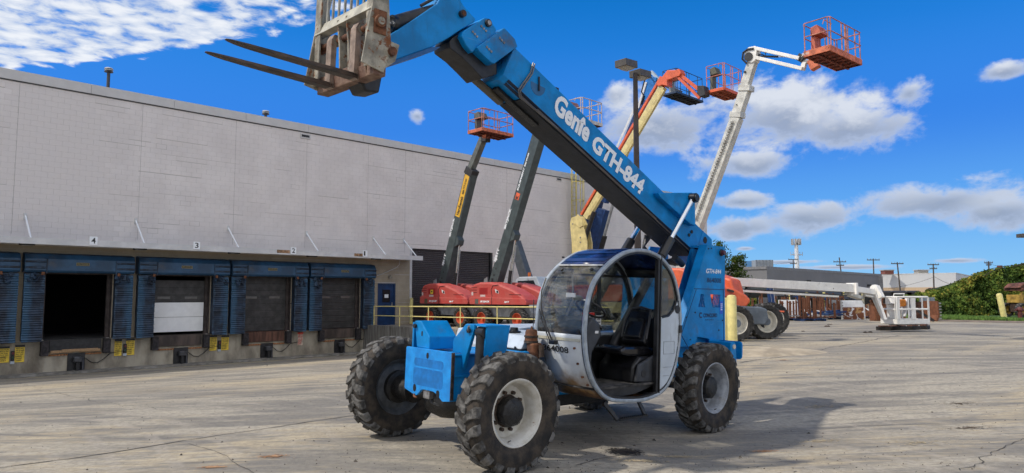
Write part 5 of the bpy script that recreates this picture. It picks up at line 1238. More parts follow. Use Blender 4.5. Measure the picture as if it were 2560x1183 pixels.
def basket(parent, M, C, Lu, Wn, h, rail, floorm, underm, seed=0, console=GREYPL, thick=.16, rr_=.022, midz=.55, gate=True, toe=True, flatbar=False, brot=None):
    """C: near bottom corner in world; long side runs along the wall direction, short side back towards the wall"""
    b = sub('basket', parent); I = M.inverted(); B = Matrix.Translation(C) @ Matrix.Rotation(WROT if brot is None else brot, 4, 'Z')   # x = +U, y = towards the wall
    T = I @ B
    m_ = MB(T); m_.box((0, 0, 0), (Lu, .03, thick)); m_.box((0, Wn-.03, 0), (Lu, Wn, thick)); m_.box((0, .03, 0), (.03, Wn-.03, thick)); m_.box((Lu-.03, .03, 0), (Lu, Wn-.03, thick)); m_.build('toe_board', floorm, b, bevel=.012)
    m_ = MB(T); m_.box((.03, .03, .02), (Lu-.03, Wn-.03, .035)); m_.build('floor', underm, b)
    m_ = MB(T)
    for k in range(7): x = .1+(Lu-.2)*k/6; m_.box((x-.02, .05, -.02), (x+.02, Wn-.05, .018))
    m_.box((.05, Wn/2-.04, -.05), (Lu-.05, Wn/2+.04, -.022)); m_.build('floor_bearers', underm, b)
    for z in (h, midz*h+.05):
        pts = [(.08, 0, z), (Lu-.08, 0, z), (Lu, .08, z), (Lu, Wn-.08, z), (Lu-.08, Wn, z), (.08, Wn, z), (0, Wn-.08, z), (0, .08, z)]
        MB(T).tube(pts, rr_, 6, True).build('rail', rail, b, smooth=True)
    posts = [(0, .06), (0, Wn-.06), (Lu, .06), (Lu, Wn-.06), (Lu*.36, 0), (Lu*.46, 0), (Lu*.78, 0), (Lu*.35, Wn), (Lu*.68, Wn), (.06, 0), (Lu-.06, Wn)]
    for (x, y) in posts:
        (MB(T).box((x-.03, y-.012, thick), (x+.03, y+.012, h)) if flatbar else MB(T).tube([(x, y, thick*.5), (x, y, h)], rr_*.95, 6)).build('post', rail, b, smooth=not flatbar)
    cx_ = Lu*.30
    MB(T).prism([(Wn*.55, .75*h), (Wn*.95, .72*h), (Wn*.95, .98*h), (Wn*.7, 1.03*h)], cx_-.25, cx_+.30, 'x').build('control_console', console, b, bevel=.02)
    MB(T).box((cx_-.18, Wn-.16, thick), (cx_+.22, Wn-.02, .72*h)).build('console_stand', console, b, bevel=.01)
    MB(T).tube([(cx_-.2, Wn*.5, 1.0*h), (cx_-.2, Wn*.45, 1.12*h), (cx_+.3, Wn*.45, 1.12*h), (cx_+.3, Wn*.5, 1.0*h)], rr_*.8, 6).build('console_guard', rail, b, smooth=True)
    MB(T).tube([(cx_, Wn+.02, .6*h), (cx_+.02, Wn+.1, .3), (cx_+.1, Wn+.02, 0), (cx_+.2, Wn*.6, -.12)], .018, 5).build('cable', BLACK, b, smooth=True)
    return b, T
def boompiece(parent, M, p0, p1, y0, y1, h0, h1=None, name='boom_section', m_=DGREY, bevel=.008):
    p0, p1 = V((p0[0], 0, p0[1])), V((p1[0], 0, p1[1])); d = (p1-p0).normalized(); u = V((d.z, 0, -d.x))   # u: under side, to the front
    h1 = h1 or h0
    poly = [(p0.x, p0.z), (p1.x, p1.z), (p1.x+u.x*h1, p1.z+u.z*h1), (p0.x+u.x*h0, p0.z+u.z*h0)]
    return MB().prism(poly, y0, y1).build(name, m_, parent, bevel=bevel)
def boomtext(s, parent, a, b, off, h, y, mt, name='lettering', bold=.02, wfit=None, shear=0):
    """text running up the visible side (local -y) of a boom edge from point a towards b"""
    a, b = V((a[0], y, a[1])), V((b[0], y, b[1])); d = (b-a).normalized(); u = V((-d.z, 0, d.x))
    return text(s, name, a - u*off*1.0, d, u, h, mt, parent, bold=bold, wfit=wfit, shear=shear, depth=.004)
FRAMEG = mat('chassis_dark', (.03, .03, .032), .6, var=.2)
def telescopic_lift(lab, px, py, Y, tail, tilt_pts, basket_spec, text_spec=None, wheels=True, labelcol=None, w=.21):
    M = liftframe(px, py, Y); lf = thing('boom_lift', lab, 'boom lift', M, 'red and grey telescopic boom lifts')
    # chassis and wheels
    MB().prism([(-1.55, .55), (1.55, .55), (1.65, .75), (1.5, 1.0), (-1.5, 1.0), (-1.65, .75)], -.75, .75).build('chassis', WHITEG, lf, bevel=.03)
    MB().cyl((0, 0, .98), (0, 0, 1.14), .55, n=28).build('slew_ring', FRAMEG, lf)
    for x in (-1.12, 1.12):
        MB().box((x-.1, -.95, .38), (x+.1, .95, .6)).build('axle', FRAMEG, lf)
        for y in (-1.0, 1.0): wheel_s(lf, (x, y, .47), .47, .34, ORIM)
    # engine hoods: two swept covers either side of the boom slot
    prof = [(-1.72, 1.10), (-1.80, 1.30), (-1.78, 1.80), (-1.62, 2.00), (-1.2, 2.09), (-.5, 2.09), (.2, 1.97), (.9, 1.75), (1.45, 1.50), (1.68, 1.30), (1.72, 1.10)]
    for (y0, y1) in ((-1.18, -.34), (.34, 1.18)):
        h = MB().prism(prof, y0, y1).build('engine_hood', RED, lf, bevel=.09)
        if y0 < 0:
            MB().prism([(-1.80, 1.10), (-1.84, 1.16), (-1.84, 1.44), (1.66, 1.36), (1.76, 1.2), (1.74, 1.10)], y0-.035, y0+.1).build('hood_skirt', RED, h, bevel=.02)
            MB().tube([(-.35, y0-.006, 1.46), (-.42, y0-.006, 1.75), (-.30, y0-.006, 1.93), (.05, y0-.02, 1.96)], .013, 5).build('hood_seam', BLACK, h)
            MB().tube([(-.35, y0-.04, 1.10), (-.35, y0-.04, 1.44)], .012, 5).build('hood_seam', BLACK, h)
            MB().prism([(-.18, 1.78), (.04, 1.70), (.06, 1.58), (-.12, 1.62)], y0-.008, y0+.01).build('latch_plate', WHITEP, h); MB().cyl((-.02, y0-.015, 1.66), (-.02, y0, 1.66), .055, n=14).build('latch_hole', BLACK, h)
            MB().box((-1.2, y0-.006, 1.55), (-.65, y0+.01, 1.84)).build('hood_decal', REDD, h)
            MB().box((-1.13, y0-.008, 1.44), (-.8, y0+.01, 1.53)).build('hood_label', flat('label_pink', (.55, .42, .40)), h)
            for k in range(3): MB().box((-1.74, y0-.004, 1.62+.11*k), (-1.35, y0+.02, 1.645+.11*k)).build('cooling_slot', flat('slot_dark_red', (.10, .015, .015)), h)
            MB().box((.70, y0-.004, 1.52), (1.40, y0+.02, 1.545)).build('cooling_slot', flat('slot_dark_red', (.10, .015, .015)), h)
            MB().box((-1.45, y0-.04, 1.13), (-1.22, y0-.02, 1.30) if False else (-1.22, y0-.036, 1.34)).build('spec_label', labelcol or flat('label_dark', (.10, .10, .09)), h)
            MB().box((-1.72, y0-.006, 1.50), (-1.60, y0+.01, 1.66)).build('hood_label', flat('label_pink', (.55, .42, .40)), h)
            text('SKYJACK', 'brand_lettering', (-1.10, y0-.042, 1.17), (1, 0, 0), (0, 0, 1), .10, WHITED, h, bold=.05, shear=.2, wfit=.62)
            text('SJ61T', 'model_lettering', (.45, y0-.042, 1.17), (1, 0, 0), (0, 0, 1), .085, WHITED, h, bold=.05, shear=.2, wfit=.30)
            if labelcol: MB().box((-1.02, y0-.010, 1.58), (-.82, y0, 1.78)).build('yellow_label', SIGNY, h); MB().box((-.97, y0-.013, 1.65), (-.87, y0-.01, 1.72)).build('label_print', BLACKD, h)
    MB().box((-1.5, -.33, 1.1), (1.6, .33, 1.32)).build('turntable', FRAMEG, lf)
    # mast foot and boom
    f = [lp(M, a, b, -w) for a, b in tilt_pts]                # list of points up the rear edge
    foot, knee, tip = f
    MB().prism([(foot[0]-.18, 1.5), (foot[0]-.22, 2.25), (foot[0]-.02, 2.35), (foot[0]+.1, 1.5)], -.32, -.24).build('riser_plate', METALG, lf, bevel=.01)
    boompiece(lf, M, foot, knee, -w, w, .52, .50, 'outer_boom')
    boompiece(lf, M, knee, tip, -w+.05, w-.05, .30, .28, 'inner_boom', mat('inner_boom_olive', (.13, .14, .125), .45, var=.15))
    kd = (V((tip[0], 0, tip[1]))-V((knee[0], 0, knee[1]))).normalized(); ku = V((kd.z, 0, -kd.x))
    kk = V((knee[0], 0, knee[1])); boompiece(lf, M, (kk.x-ku.x*.02-kd.x*.25, kk.z-ku.z*.02-kd.z*.25), (kk.x-ku.x*.02+kd.x*.1, kk.z-ku.z*.02+kd.z*.1), -w-.02, w+.02, .56, .56, 'boom_collar', FRAMEG)
    # underside strip and lift cylinder
    d1 = (V((knee[0], 0, knee[1]))-V((foot[0], 0, foot[1]))).normalized(); u1 = V((d1.z, 0, -d1.x)); F0 = V((foot[0], 0, foot[1]))
    pc = F0 + d1*2.5 + u1*.60; pb = V((F0.x+1.0, 0, 1.35)); pm = pb.lerp(pc, .45)
    MB().prism([tuple((F0+d1*2.15+u1*.5).xz), tuple((F0+d1*2.75+u1*.5).xz), tuple((F0+d1*2.6+u1*.72).xz), tuple((F0+d1*2.35+u1*.72).xz)], -w+.02, w-.02).build('cylinder_lug', DGREY, lf, bevel=.01)
    lc = sub('lift_cylinder', lf); MB().cyl(pb, pm, .085, n=16).build('barrel', BLACK, lc, smooth=True); MB().cyl(pm, pc, .045, n=14).build('rod', CHROME, lc, smooth=True)
    MB().cyl(pb+V((.15, 0, 0)), pb.lerp(pc, .85)+V((.12, 0, 0)), .03, n=8).build('hose_pipe', METALG, lc, smooth=True)
    for k in (0.35, .62): 
        q_ = F0 + d1*(k*1.2) + u1*.2; MB().cyl((q_.x, -w-.004, q_.z), (q_.x, -w+.01, q_.z), .045, n=12).build('boom_hole', BLACK, lf)
    q_ = F0+d1*.12+u1*.2; MB().box((q_.x-.06, -w-.004, q_.z-.14), (q_.x+.07, -w+.01, q_.z+.14)).build('boom_hole', BLACK, lf)
    Lb = (V((knee[0], 0, knee[1]))-F0).length
    for (s_, a, hh, wf, mt, nm, off) in (text_spec or []):
        q_ = F0 + d1*(a*Lb); q2 = q_ + d1
        boomtext(s_, lf, q_.xz, q2.xz, .08+off, hh, -w, mt, nm, .04, wf)
    # jib head and basket
    tp0 = V((tip[0], 0, tip[1]))
    C, Lu, Wn, h, rail, fl, un, cons = basket_spec
    I = M.inverted(); cl = I @ C
    head = tp0 + kd*.15
    MB().prism([(head.x-.05, head.z-.45), (head.x+.32, head.z-.5), (head.x+.34, head.z+.15), (head.x+.1, head.z+.25)], -.17, .17).build('boom_head', FRAMEG, lf, bevel=.03)
    mid_ = cl + V((-Wn*.5, Lu*.28, 0))
    MB().beam((head.x+.15, 0, head.z), (mid_.x, mid_.y, mid_.z-.10), .16, .2).build('basket_arm', fl, lf, bevel=.02)
    basket(lf, M, C, Lu, Wn, h, rail, fl, un, console=cons)
    return lf, M
# near corner of each basket (bottom) given as pixel + depth
YEL = mat('label_yellow', (.75, .42, .04), .5, var=.08)
l1, M1 = telescopic_lift('red and grey boom lift with yellow rental label up its boom, nearest the roll-up door', 1156, 822, 34.6, 0, ((1094, 712), (1165, 420), (1198, 338)),
    (at(1207, 326, 31.5), 2.0, 1.05, 1.05, PINKR, ORUST, UNDER, flat('console_drab', (.12, .11, .10))),
    [('SJ61T', .17, .17, .62, WHITED, 'model_lettering', .04), ('SKYJACK', .42, .16, .98, WHITED, 'brand_lettering', .04)], labelcol=flat('label_olive', (.10, .085, .05)))
w_ = .21
f0 = V((*lp(M1, 1094, 712, -w_), 0)); f1 = V((*lp(M1, 1165, 420, -w_), 0)); d_ = (f1-f0).normalized(); u_ = V((d_.y, -d_.x, 0)); Lb = (f1-f0).length
P = [f0+d_*Lb*.60+u_*.05, f0+d_*Lb*.95+u_*.05, f0+d_*Lb*.95+u_*.40, f0+d_*Lb*.60+u_*.40]
MB().prism([(p.x, p.y) for p in P], -w_-.006, -w_).build('rental_label', YEL, l1)
q_ = f0+d_*Lb*.615; boomtext('HercRentals', l1, (q_.x, q_.y), (q_.x+d_.x, q_.y+d_.y), .33, .20, -w_-.007, BLACKD, 'rental_lettering', .03, .95)
q_ = f0+d_*Lb*.79; boomtext('888-777-2700', l1, (q_.x, q_.y), (q_.x+d_.x, q_.y+d_.y), .30, .13, -w_-.007, BLACKD, 'rental_lettering', .03, .78)
l2, M2 = telescopic_lift('red and grey boom lift with small orange logo on its boom, right of the pair', 1292, 831, 31.6, 0, ((1222, 705), (1352, 262), (1365, 236)),
    (at(1455, 303, 29.6), 1.45, 1.2, 1.05, mat('rail_white_pink', (.55, .46, .43), .6, rust=.12), mat('toe_white_rust', (.52, .50, .48), .6, rust=.2), mat('under_brown', (.16, .07, .05), .9, var=.4, vs=12), flat('console_drab2', (.25, .12, .10))),
    [('SJ61T', .12, .20, .66, WHITED, 'model_lettering', .04), ('SKYJACK', .31, .17, 1.0, WHITED, 'brand_lettering', .04), ('EQUIPMENT Services', .535, .11, 1.75, WHITED, 'rental_lettering', .10)])
f0 = V((*lp(M2, 1222, 705, -w_), 0)); f1 = V((*lp(M2, 1352, 262, -w_), 0)); d_ = (f1-f0).normalized(); u_ = V((d_.y, -d_.x, 0)); Lb = (f1-f0).length
P = [f0+d_*Lb*.487+u_*.10, f0+d_*Lb*.523+u_*.10, f0+d_*Lb*.523+u_*.34, f0+d_*Lb*.487+u_*.34]
MB().prism([(p.x, p.y) for p in P], -w_-.006, -w_).build('orange_logo', ORANGE, l2)
q_ = f0+d_*Lb*.490; boomtext('K', l2, (q_.x, q_.y), (q_.x+d_.x, q_.y+d_.y), .29, .16, -w_-.008, BLACKD, 'logo_letter', .05, .16)
# third red lift, mostly hidden behind the right one, boom lowered
Mt = liftframe(1312, 815, 37.5); l3 = thing('boom_lift', 'half hidden red boom lift behind the right one, dark grey arm leaning left', 'boom lift', Mt, 'red and grey telescopic boom lifts')
prof = [(-1.72, 1.10), (-1.80, 1.30), (-1.78, 1.80), (-1.62, 2.00), (-1.2, 2.09), (-.5, 2.09), (.2, 1.97), (.9, 1.75), (1.45, 1.50), (1.68, 1.30), (1.72, 1.10)]
for (y0, y1) in ((-1.18, -.34), (.34, 1.18)): MB().prism(prof, y0, y1).build('engine_hood', RED, l3, bevel=.09)
MB().prism([(.3, 1.98), (1.72, 1.45), (1.78, 1.30), (.3, 1.75)], -1.20, -1.19).build('hood_stripe', DGREY, l3)
MB().prism([(-1.55, .55), (1.55, .55), (1.65, .75), (1.5, 1.0), (-1.5, 1.0), (-1.65, .75)], -.75, .75).build('chassis', WHITEG, l3, bevel=.03); MB().cyl((0, 0, .98), (0, 0, 1.14), .55, n=28).build('slew_ring', FRAMEG, l3)
for x in (-1.12, 1.12):
    for y in (-1.0, 1.0): wheel_s(l3, (x, y, .47), .47, .34, ORIM)
a_, b_ = lp(Mt, 1312, 742, -.2), lp(Mt, 1274, 610, -.2)
boompiece(l3, Mt, b_, a_, -.2, .2, -.5, -.62, 'outer_boom', mat('arm_blue_grey', (.075, .09, .105), .45, var=.1))
boompiece(l3, Mt, (b_[0]+.2, b_[1]), (a_[0]+.2, a_[1]), -.12, .12, -.3, -.3, 'inner_boom', FRAMEG)
# low red cover further back, between the two
Mv = liftframe(1168, 812, 38.5); l4 = thing('boom_lift', 'low red lift cover glimpsed between the two red lifts, arm folded down', 'boom lift', Mv, 'red and grey telescopic boom lifts')
for (y0, y1) in ((-1.18, -.34), (.34, 1.18)): MB().prism(prof, y0, y1).build('engine_hood', RED, l4, bevel=.09)
MB().prism([(-1.55, .45), (1.55, .45), (1.5, 1.1), (-1.5, 1.1)], -.75, .75).build('chassis', WHITEG, l4, bevel=.03); boompiece(l4, Mv, (-1.4, 2.0), (2.6, 1.35), -.2, .2, .4, .4, 'outer_boom', DGREY)
for x in (-1.12, 1.12):
    for y in (-1.0, 1.0): wheel_s(l4, (x, y, .47), .47, .34, ORIM)
# small white truck cab
Mw = liftframe(1378, 815, 34.); tk = thing('service_truck', 'white service truck with amber beacon partly hidden behind the telehandler cab', 'truck', Mw)
MB().prism([(-1.6, .55), (-1.6, 2.25), (-1.35, 2.4), (-.2, 2.4), (.25, 1.65), (1.3, 1.45), (1.4, .55)], -.85, .85).build('body', mat('truck_white', (.42, .47, .52), .4, var=.08), tk, bevel=.05)
MB().prism([(-1.42, 1.6), (-1.42, 2.2), (-.35, 2.22), (-.02, 1.65)], -.86, -.851).build('side_window', flat('dark_glass', (.02, .025, .03), .08), tk)
MB().box((-.72, -.865, .7), (-.70, -.852, 2.3)).build('door_gap', BLACK, tk); MB().cyl((-1.15, -.3, 2.42), (-1.15, -.3, 2.62), .075, n=14).build('beacon', BEACON, tk)
for x in (-.95, .85):
    for y in (-.8, .8): wheel_s(tk, (x, y, .36), .36, .24, WHITEP, 14)

# ---- cream and orange lift, boom raised to the right
My = liftframe(1490, 800, 41.); ly = thing('boom_lift', 'cream and orange boom lift with knuckle jib and orange basket, behind the blue telehandler', 'boom lift', My)
P_ = [lp(My, a, b, -.25) for a, b in ((1425, 560), (1428, 545), (1447, 538), (1462, 575), (1468, 606), (1468, 640), (1464, 660), (1430, 700), (1430, 615))]
MB().prism(P_, -.26, -.20).build('riser_plate', CREAM, ly, bevel=.01); MB().prism(P_, .20, .26).build('riser_plate', CREAM, ly, bevel=.01)
for a, b in ((1432, 560), (1451, 594), (1451, 606), (1441, 632)): x, z = lp(My, a, b, -.26); MB().cyl((x, -.275, z), (x, -.26, z), .05, n=10).build('pin', STEEL, ly)
P_ = [lp(My, a, b, -.24) for a, b in ((1438, 545), (1446, 536), (1458, 548), (1458, 565), (1450, 570), (1437, 560))]
MB().prism(P_, -.30, -.265).build('knuckle_plate', CREAM, ly, bevel=.01)
def seg(parent, M, a, b, y0, y1, h, nm, m_, h1=None): return boompiece(parent, M, lp(M, *a, y0), lp(M, *b, y0), y0, y1, h, h1, nm, m_)
seg(ly, My, (1457, 540), (1648, 212), -.17, .17, .36, 'outer_boom', CREAM)
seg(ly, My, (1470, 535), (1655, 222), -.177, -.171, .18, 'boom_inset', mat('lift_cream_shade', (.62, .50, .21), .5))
seg(ly, My, (1450, 535), (1650, 190), -.17, -.02, .13, 'push_rod_tube', ORANGE)
seg(ly, My, (1455, 540), (1500, 462), -.05, .10, .12, 'cable_track', mat('chain_dark', (.06, .055, .05), .6, var=.5, vs=40))
P_ = [lp(My, a, b, -.25) for a, b in ((1657, 190), (1668, 176), (1690, 175), (1697, 172), (1702, 182), (1698, 190), (1668, 200), (1668, 215), (1655, 212), (1645, 216), (1640, 208))]
MB().prism(P_, -.26, .26).build('jib_knuckle', ORANGE, ly, bevel=.02)
seg(ly, My, (1692, 176), (1750, 222), -.16, -.02, .16, 'jib_upper', ORANGE); seg(ly, My, (1692, 186), (1750, 242), -.20, -.06, .14, 'jib_lower', ORANGE)
P_ = [lp(My, a, b, -.2) for a, b in ((1745, 215), (1762, 215), (1765, 238), (1752, 243), (1745, 235))]; MB().prism(P_, -.3, .2).build('jib_end', FRAMEG, ly, bevel=.02)
basket(ly, My, at(1811, 224, 35.2), 2.0, 1.05, 1.42, mat('rail_orange', (.58, .20, .14), .55, var=.15), ORANGE, mat('under_orange', (.38, .09, .04), .8, var=.3, vs=10), console=flat('console_olive', (.10, .10, .07)))
MB().box((-1.3, -.8, .5), (1.5, .8, 1.1)).build('chassis', CREAM, ly, bevel=.03); MB().box((-1.4, -1.0, 1.15), (1.2, 1.0, 2.1)).build('turret_cover', ORANGE, ly, bevel=.08)
q_ = lp(My, 1464, 660, 0); MB().prism([(q_[0]-.5, q_[1]), (q_[0], q_[1]), (.8, 2.0), (-.2, 2.0)], -.2, .2).build('riser_arm', CREAM, ly)
for x in (-1.1, 1.2):
    for y in (-.95, .95): wheel_s(ly, (x, y, .5), .5, .36, WHITEP)
# black lift cylinder
a_, b_ = lp(My, 1462, 600, -.1), lp(My, 1485, 530, -.1); MB().cyl((a_[0], -.1, a_[1]), (b_[0], -.1, b_[1]), .13, n=14).build('lift_cylinder', BLACK, ly, smooth=True)

# ---- blue lift behind it
Mb = liftframe(1560, 800, 45.); lb = thing('boom_lift', 'dark blue boom lift with navy basket, behind the cream lift and the lamp pole', 'boom lift', Mb)
seg(lb, Mb, (1500, 495), (1462, 640), -.25, .25, .75, 'lower_arm', NAVY); 
seg(lb, Mb, (1462, 640), (1495, 520), -.27, .27, .62, 'lower_arm_side', NAVY)
MB().box((-1.4, -.9, .5), (1.4, .9, 1.3)).build('chassis', NAVY, lb, bevel=.03); MB().box((-1.2, -.8, 1.3), (.8, .8, 2.3)).build('turret_cover', NAVY, lb, bevel=.08)
a_ = lp(Mb, 1475, 640, -.1); MB().prism([(a_[0]-.4, a_[1]+.3), (a_[0]+.3, a_[1]+.2), (.4, 2.2), (-.4, 2.2)], -.2, .2).build('riser_arm', NAVY, lb)
seg(lb, Mb, (1497, 500), (1600, 245), -.22, .2, .55, 'outer_boom', NAVY); seg(lb, Mb, (1500, 455), (1588, 260), -.235, -.225, .16, 'white_stripe', WHITEP)
seg(lb, Mb, (1598, 275), (1622, 190), -.2, .2, .62, 'inner_boom', mat('bright_boom_blue', (.01, .16, .48), .4)); seg(lb, Mb, (1592, 270), (1612, 205), -.26, -.2, .16, 'white_cover', WHITEP)
MB().tube([(*(lambda t: (t[0], -.25, t[1]))(lp(Mb, a, b, -.25)),) for a, b in ((1603, 260), (1610, 240), (1604, 230), (1612, 200), (1622, 185))], .05, 6).build('hose_bundle', BLACK, lb, smooth=True)
seg(lb, Mb, (1628, 176), (1655, 205), -.12, .12, .16, 'jib_upper', mat('jib_grey_blue', (.42, .50, .56), .5)); seg(lb, Mb, (1624, 186), (1660, 232), -.2, 0, .14, 'jib_lower', mat('jib_blue', (.02, .16, .38), .5)); seg(lb, Mb, (1655, 205), (1700, 226), -.2, .1, .2, 'jib_end', FRAMEG)
basket(lb, Mb, at(1692, 232, 38.5), 2.9, .95, 1.42, mat('rail_dark_blue', (.014, .045, .10), .5), DEEPB, mat('under_black', (.015, .016, .02), .8, var=.3, vs=8, bump=.6), console=flat('console_pale', (.22, .24, .24)), thick=.12)
for x in (-1.1, 1.2):
    for y in (-.95, .95): wheel_s(lb, (x, y, .5), .5, .36, WHITEP)
for (a, b, w0, mt, nm) in (((1508, 600), (1538, 490), .10, METALG, 'rod'), ((1502, 625), (1512, 590), .17, BLACK, 'barrel')):
    p0, p1 = lp(Mb, *a, -.3), lp(Mb, *b, -.3); MB().cyl((p0[0], -.3, p0[1]), (p1[0], -.3, p1[1]), w0, n=12).build('cylinder_'+nm, mt, lb, smooth=True)

# ---- big white boom with rusty orange basket
Mo = liftframe(1722, 850, 27.0); lo = thing('boom_lift', 'boom lift with dirty white boom raised high holding a rusty orange basket', 'boom lift', Mo)
seg(lo, Mo, (1716, 590), (1826, 290), -.18, .18, .40, 'outer_boom', WBOOM, .37)
seg(lo, Mo, (1728, 555), (1824, 300), -.23, -.18, .10, 'cable_tray', mat('tray_white', (.62, .62, .58), .5))
for k in range(34):
    f_ = k/33; p0 = lp(Mo, 1737+(1828-1737)*f_, 545+(305-545)*f_, -.29); MB().cbox((p0[0], -.235, p0[1]), (.085, .04, .065)).build('track_link', mat('chain_white', (.42, .41, .38), .6, var=.2), lo)
seg(lo, Mo, (1825, 292), (1848, 222), -.16, .16, .35, 'middle_boom', WBOOM); seg(lo, Mo, (1846, 225), (1868, 152), -.14, .14, .30, 'inner_boom', WBOOM)
for (a, b) in ((1824, 292), (1846, 226)):
    p0 = lp(Mo, a-3, b, -.24); p1 = lp(Mo, a-1, b-14, -.24); boompiece(lo, Mo, p0, p1, -.20, .20, .45, .43, 'boom_collar', WBOOM)
for (a, b, r_) in ((1845, 218, .055), (1858, 180, .04), (1838, 262, .02)): p0 = lp(Mo, a+4, b, -.17); MB().cyl((p0[0], -.185, p0[1]), (p0[0], -.13, p0[1]), r_, n=14).build('boom_hole', BLACK, lo)
MB().prism([lp(Mo, a, b, -.17) for a, b in ((1862, 150), (1860, 128), (1872, 118), (1888, 115), (1892, 128), (1888, 152), (1878, 158))], -.18, .18).build('boom_head', WBOOM2, lo, bevel=.02)
MB().tube([(*(lambda t: (t[0], -.2, t[1]))(lp(Mo, a, b, -.2)),) for a, b in ((1866, 158), (1856, 148), (1858, 132), (1868, 124), (1884, 122))], .04, 6).build('hose_bundle', BLACK, lo, smooth=True)
MB().cyl((lp(Mo, 1871, 142, -.2)[0], -.22, lp(Mo, 1871, 142, -.2)[1]), (lp(Mo, 1871, 142, -.2)[0], -.17, lp(Mo, 1871, 142, -.2)[1]), .16, n=20).build('hose_reel', FRAMEG, lo)
def bar(a, b, w0, y, nm, m_, M=Mo, L_=lo):
    p0, p1 = lp(M, *a, y), lp(M, *b, y); return MB().beam((p0[0], y, p0[1]), (p1[0], y, p1[1]), w0, w0*1.1).build(nm, m_, L_, bevel=.01)
bar((1884, 120), (1998, 146), .11, -.12, 'jib_upper', WBOOM2); bar((1884, 143), (2006, 172), .11, -.12, 'jib_lower', WBOOM2); bar((1884, 120), (1998, 146), .11, .12, 'jib_upper', WBOOM2); bar((1884, 143), (2006, 172), .11, .12, 'jib_lower', WBOOM2)
bar((1888, 141), (1946, 142), .06, 0, 'jib_cylinder', BLACK); bar((1946, 142), (1966, 142), .035, 0, 'jib_cylinder_rod', CHROME)
MB().tube([(*(lambda t: (t[0], -.02, t[1]))(lp(Mo, a, b, -.02)),) for a, b in ((1888, 137), (1905, 136), (1914, 140), (1914, 132), (1904, 126), (1894, 128))], .018, 6).build('hose', BLACK, lo, smooth=True)
bar((1996, 142), (2010, 150), .22, 0, 'jib_end', FRAMEG); bar((2006, 176), (2012, 156), .14, 0, 'jib_link', WBOOM2); bar((2008, 156), (2032, 154), .12, 0, 'basket_pivot', STEEL); bar((2030, 150), (2040, 172), .26, 0, 'rotator', ORUST)
ob, OT = basket(lo, Mo, at(2076, 126, 21.4), 2.25, .88, 1.10, PINKR, ORUST, UNDER, console=mat('console_orange', (.50, .12, .07), .6), thick=.20, rr_=.020, brot=R(40))
MB(OT).tube([(Lx, -.0, 1.12-.0) if False else (1.12, 0, .2) for Lx in (0,)]+[(1.12, 0, .95), (1.06, 0, 1.1)], .02, 6).build('gate_hoop', PINKR, ob, smooth=True); MB(OT).tube([(1.24, 0, .2), (1.24, 0, .95), (1.30, 0, 1.1)], .02, 6).build('gate_hoop', PINKR, ob, smooth=True)
text('JLG', 'brand_lettering', OT @ V((.0, .95, .05)), OT.to_3x3() @ V((0, -1, 0)), (0, 0, 1), .10, mat('faded_white', (.60, .50, .46), .6), ob, bold=.04, wfit=.26) if True else None
MB(OT).tube([(-.0, 1.0, .18), (.0, 1.0, .2)], .01)
MB().prism([(-2.2, 1.35), (-2.2, 2.35), (-1.9, 2.6), (.4, 2.5), (1.6, 2.1), (1.8, 1.35)], -1.15, -.35).build('turret_cover', ORANGE, lo, bevel=.08); MB().prism([(-2.2, 1.35), (-2.2, 2.35), (-1.9, 2.6), (.4, 2.5), (1.6, 2.1), (1.8, 1.35)], .35, 1.15).build('turret_cover', ORANGE, lo, bevel=.08)
MB().box((-1.8, -.8, .5), (1.8, .8, 1.3)).build('chassis', CHGREY, lo, bevel=.03)
fx = lp(Mo, 1716, 590, 0); MB().prism([(fx[0]-.1, fx[1]), (fx[0]+.5, fx[1]-.1), (.3, 2.0), (-.5, 2.0)], -.2, .2).build('boom_root', WBOOM, lo)
for x in (-1.5, 1.5):
    for y in (-1.0, 1.0): wheel_s(lo, (x, y, .56), .56, .42, WHITEP)

# ---- long low white boom with white basket, orange turret and grey chassis
q0 = gz(1868, 858, .28)
Ml = Matrix.Translation((q0[0]-.1, q0[1]+1.6, .28)) @ Matrix.Rotation(R(8), 4, 'Z')
ll = thing('boom_lift', 'long low white boom lift with grey chassis, orange hood and white basket near the ground', 'boom lift', Ml)
def lw(px, py, Y): return Ml.inverted() @ at(px, py, Y)
# chassis : wheels on short axles
for (px, py, Y, r_) in ((1838, 848, 23.3, .60), (1912, 845, 24.3, .62), (1838, 826, 27.4, .60), (1932, 826, 27.2, .62)):
    p = at(px, py, Y); g_ = .28; loc = Ml.inverted() @ V((p.x, p.y, g_+r_)); wheel_s(ll, loc, r_, .46, mat('wheel_cream', (.68, .64, .54), .5, var=.08, dirt=.12), 18)
    MB().cyl(loc + V((0, -.20, 0)), loc + V((0, .3, 0)), .13, n=14).build('axle_hub', CHGREY, ll)
a_ = lw(1812, 792, 23.9); b_ = lw(1898, 800, 24.9)
MB().prism([(a_.x-.4, .52), (b_.x-.25, .52), (b_.x-.1, .72), (b_.x-.15, 1.04), (b_.x-.35, 1.12), (a_.x-.4, 1.20)], a_.y-.1, a_.y+2.6).build('chassis', CHGREY, ll, bevel=.04)
MB().cyl(lw(1885, 808, 24.6), lw(1912, 808, 24.3), .17, n=16).build('axle_beam', mat('axle_dark_grey', (.06, .07, .085), .6, var=.3), ll, smooth=True); MB().cyl(lw(1905, 808, 24.6), lw(1925, 806, 27.5), .10, n=12).build('rear_axle', CHGREY, ll)
MB().box(lw(1895, 782, 25.5), lw(1932, 776, 26.5)).build('fender_cover', ORANGE, ll, bevel=.03)
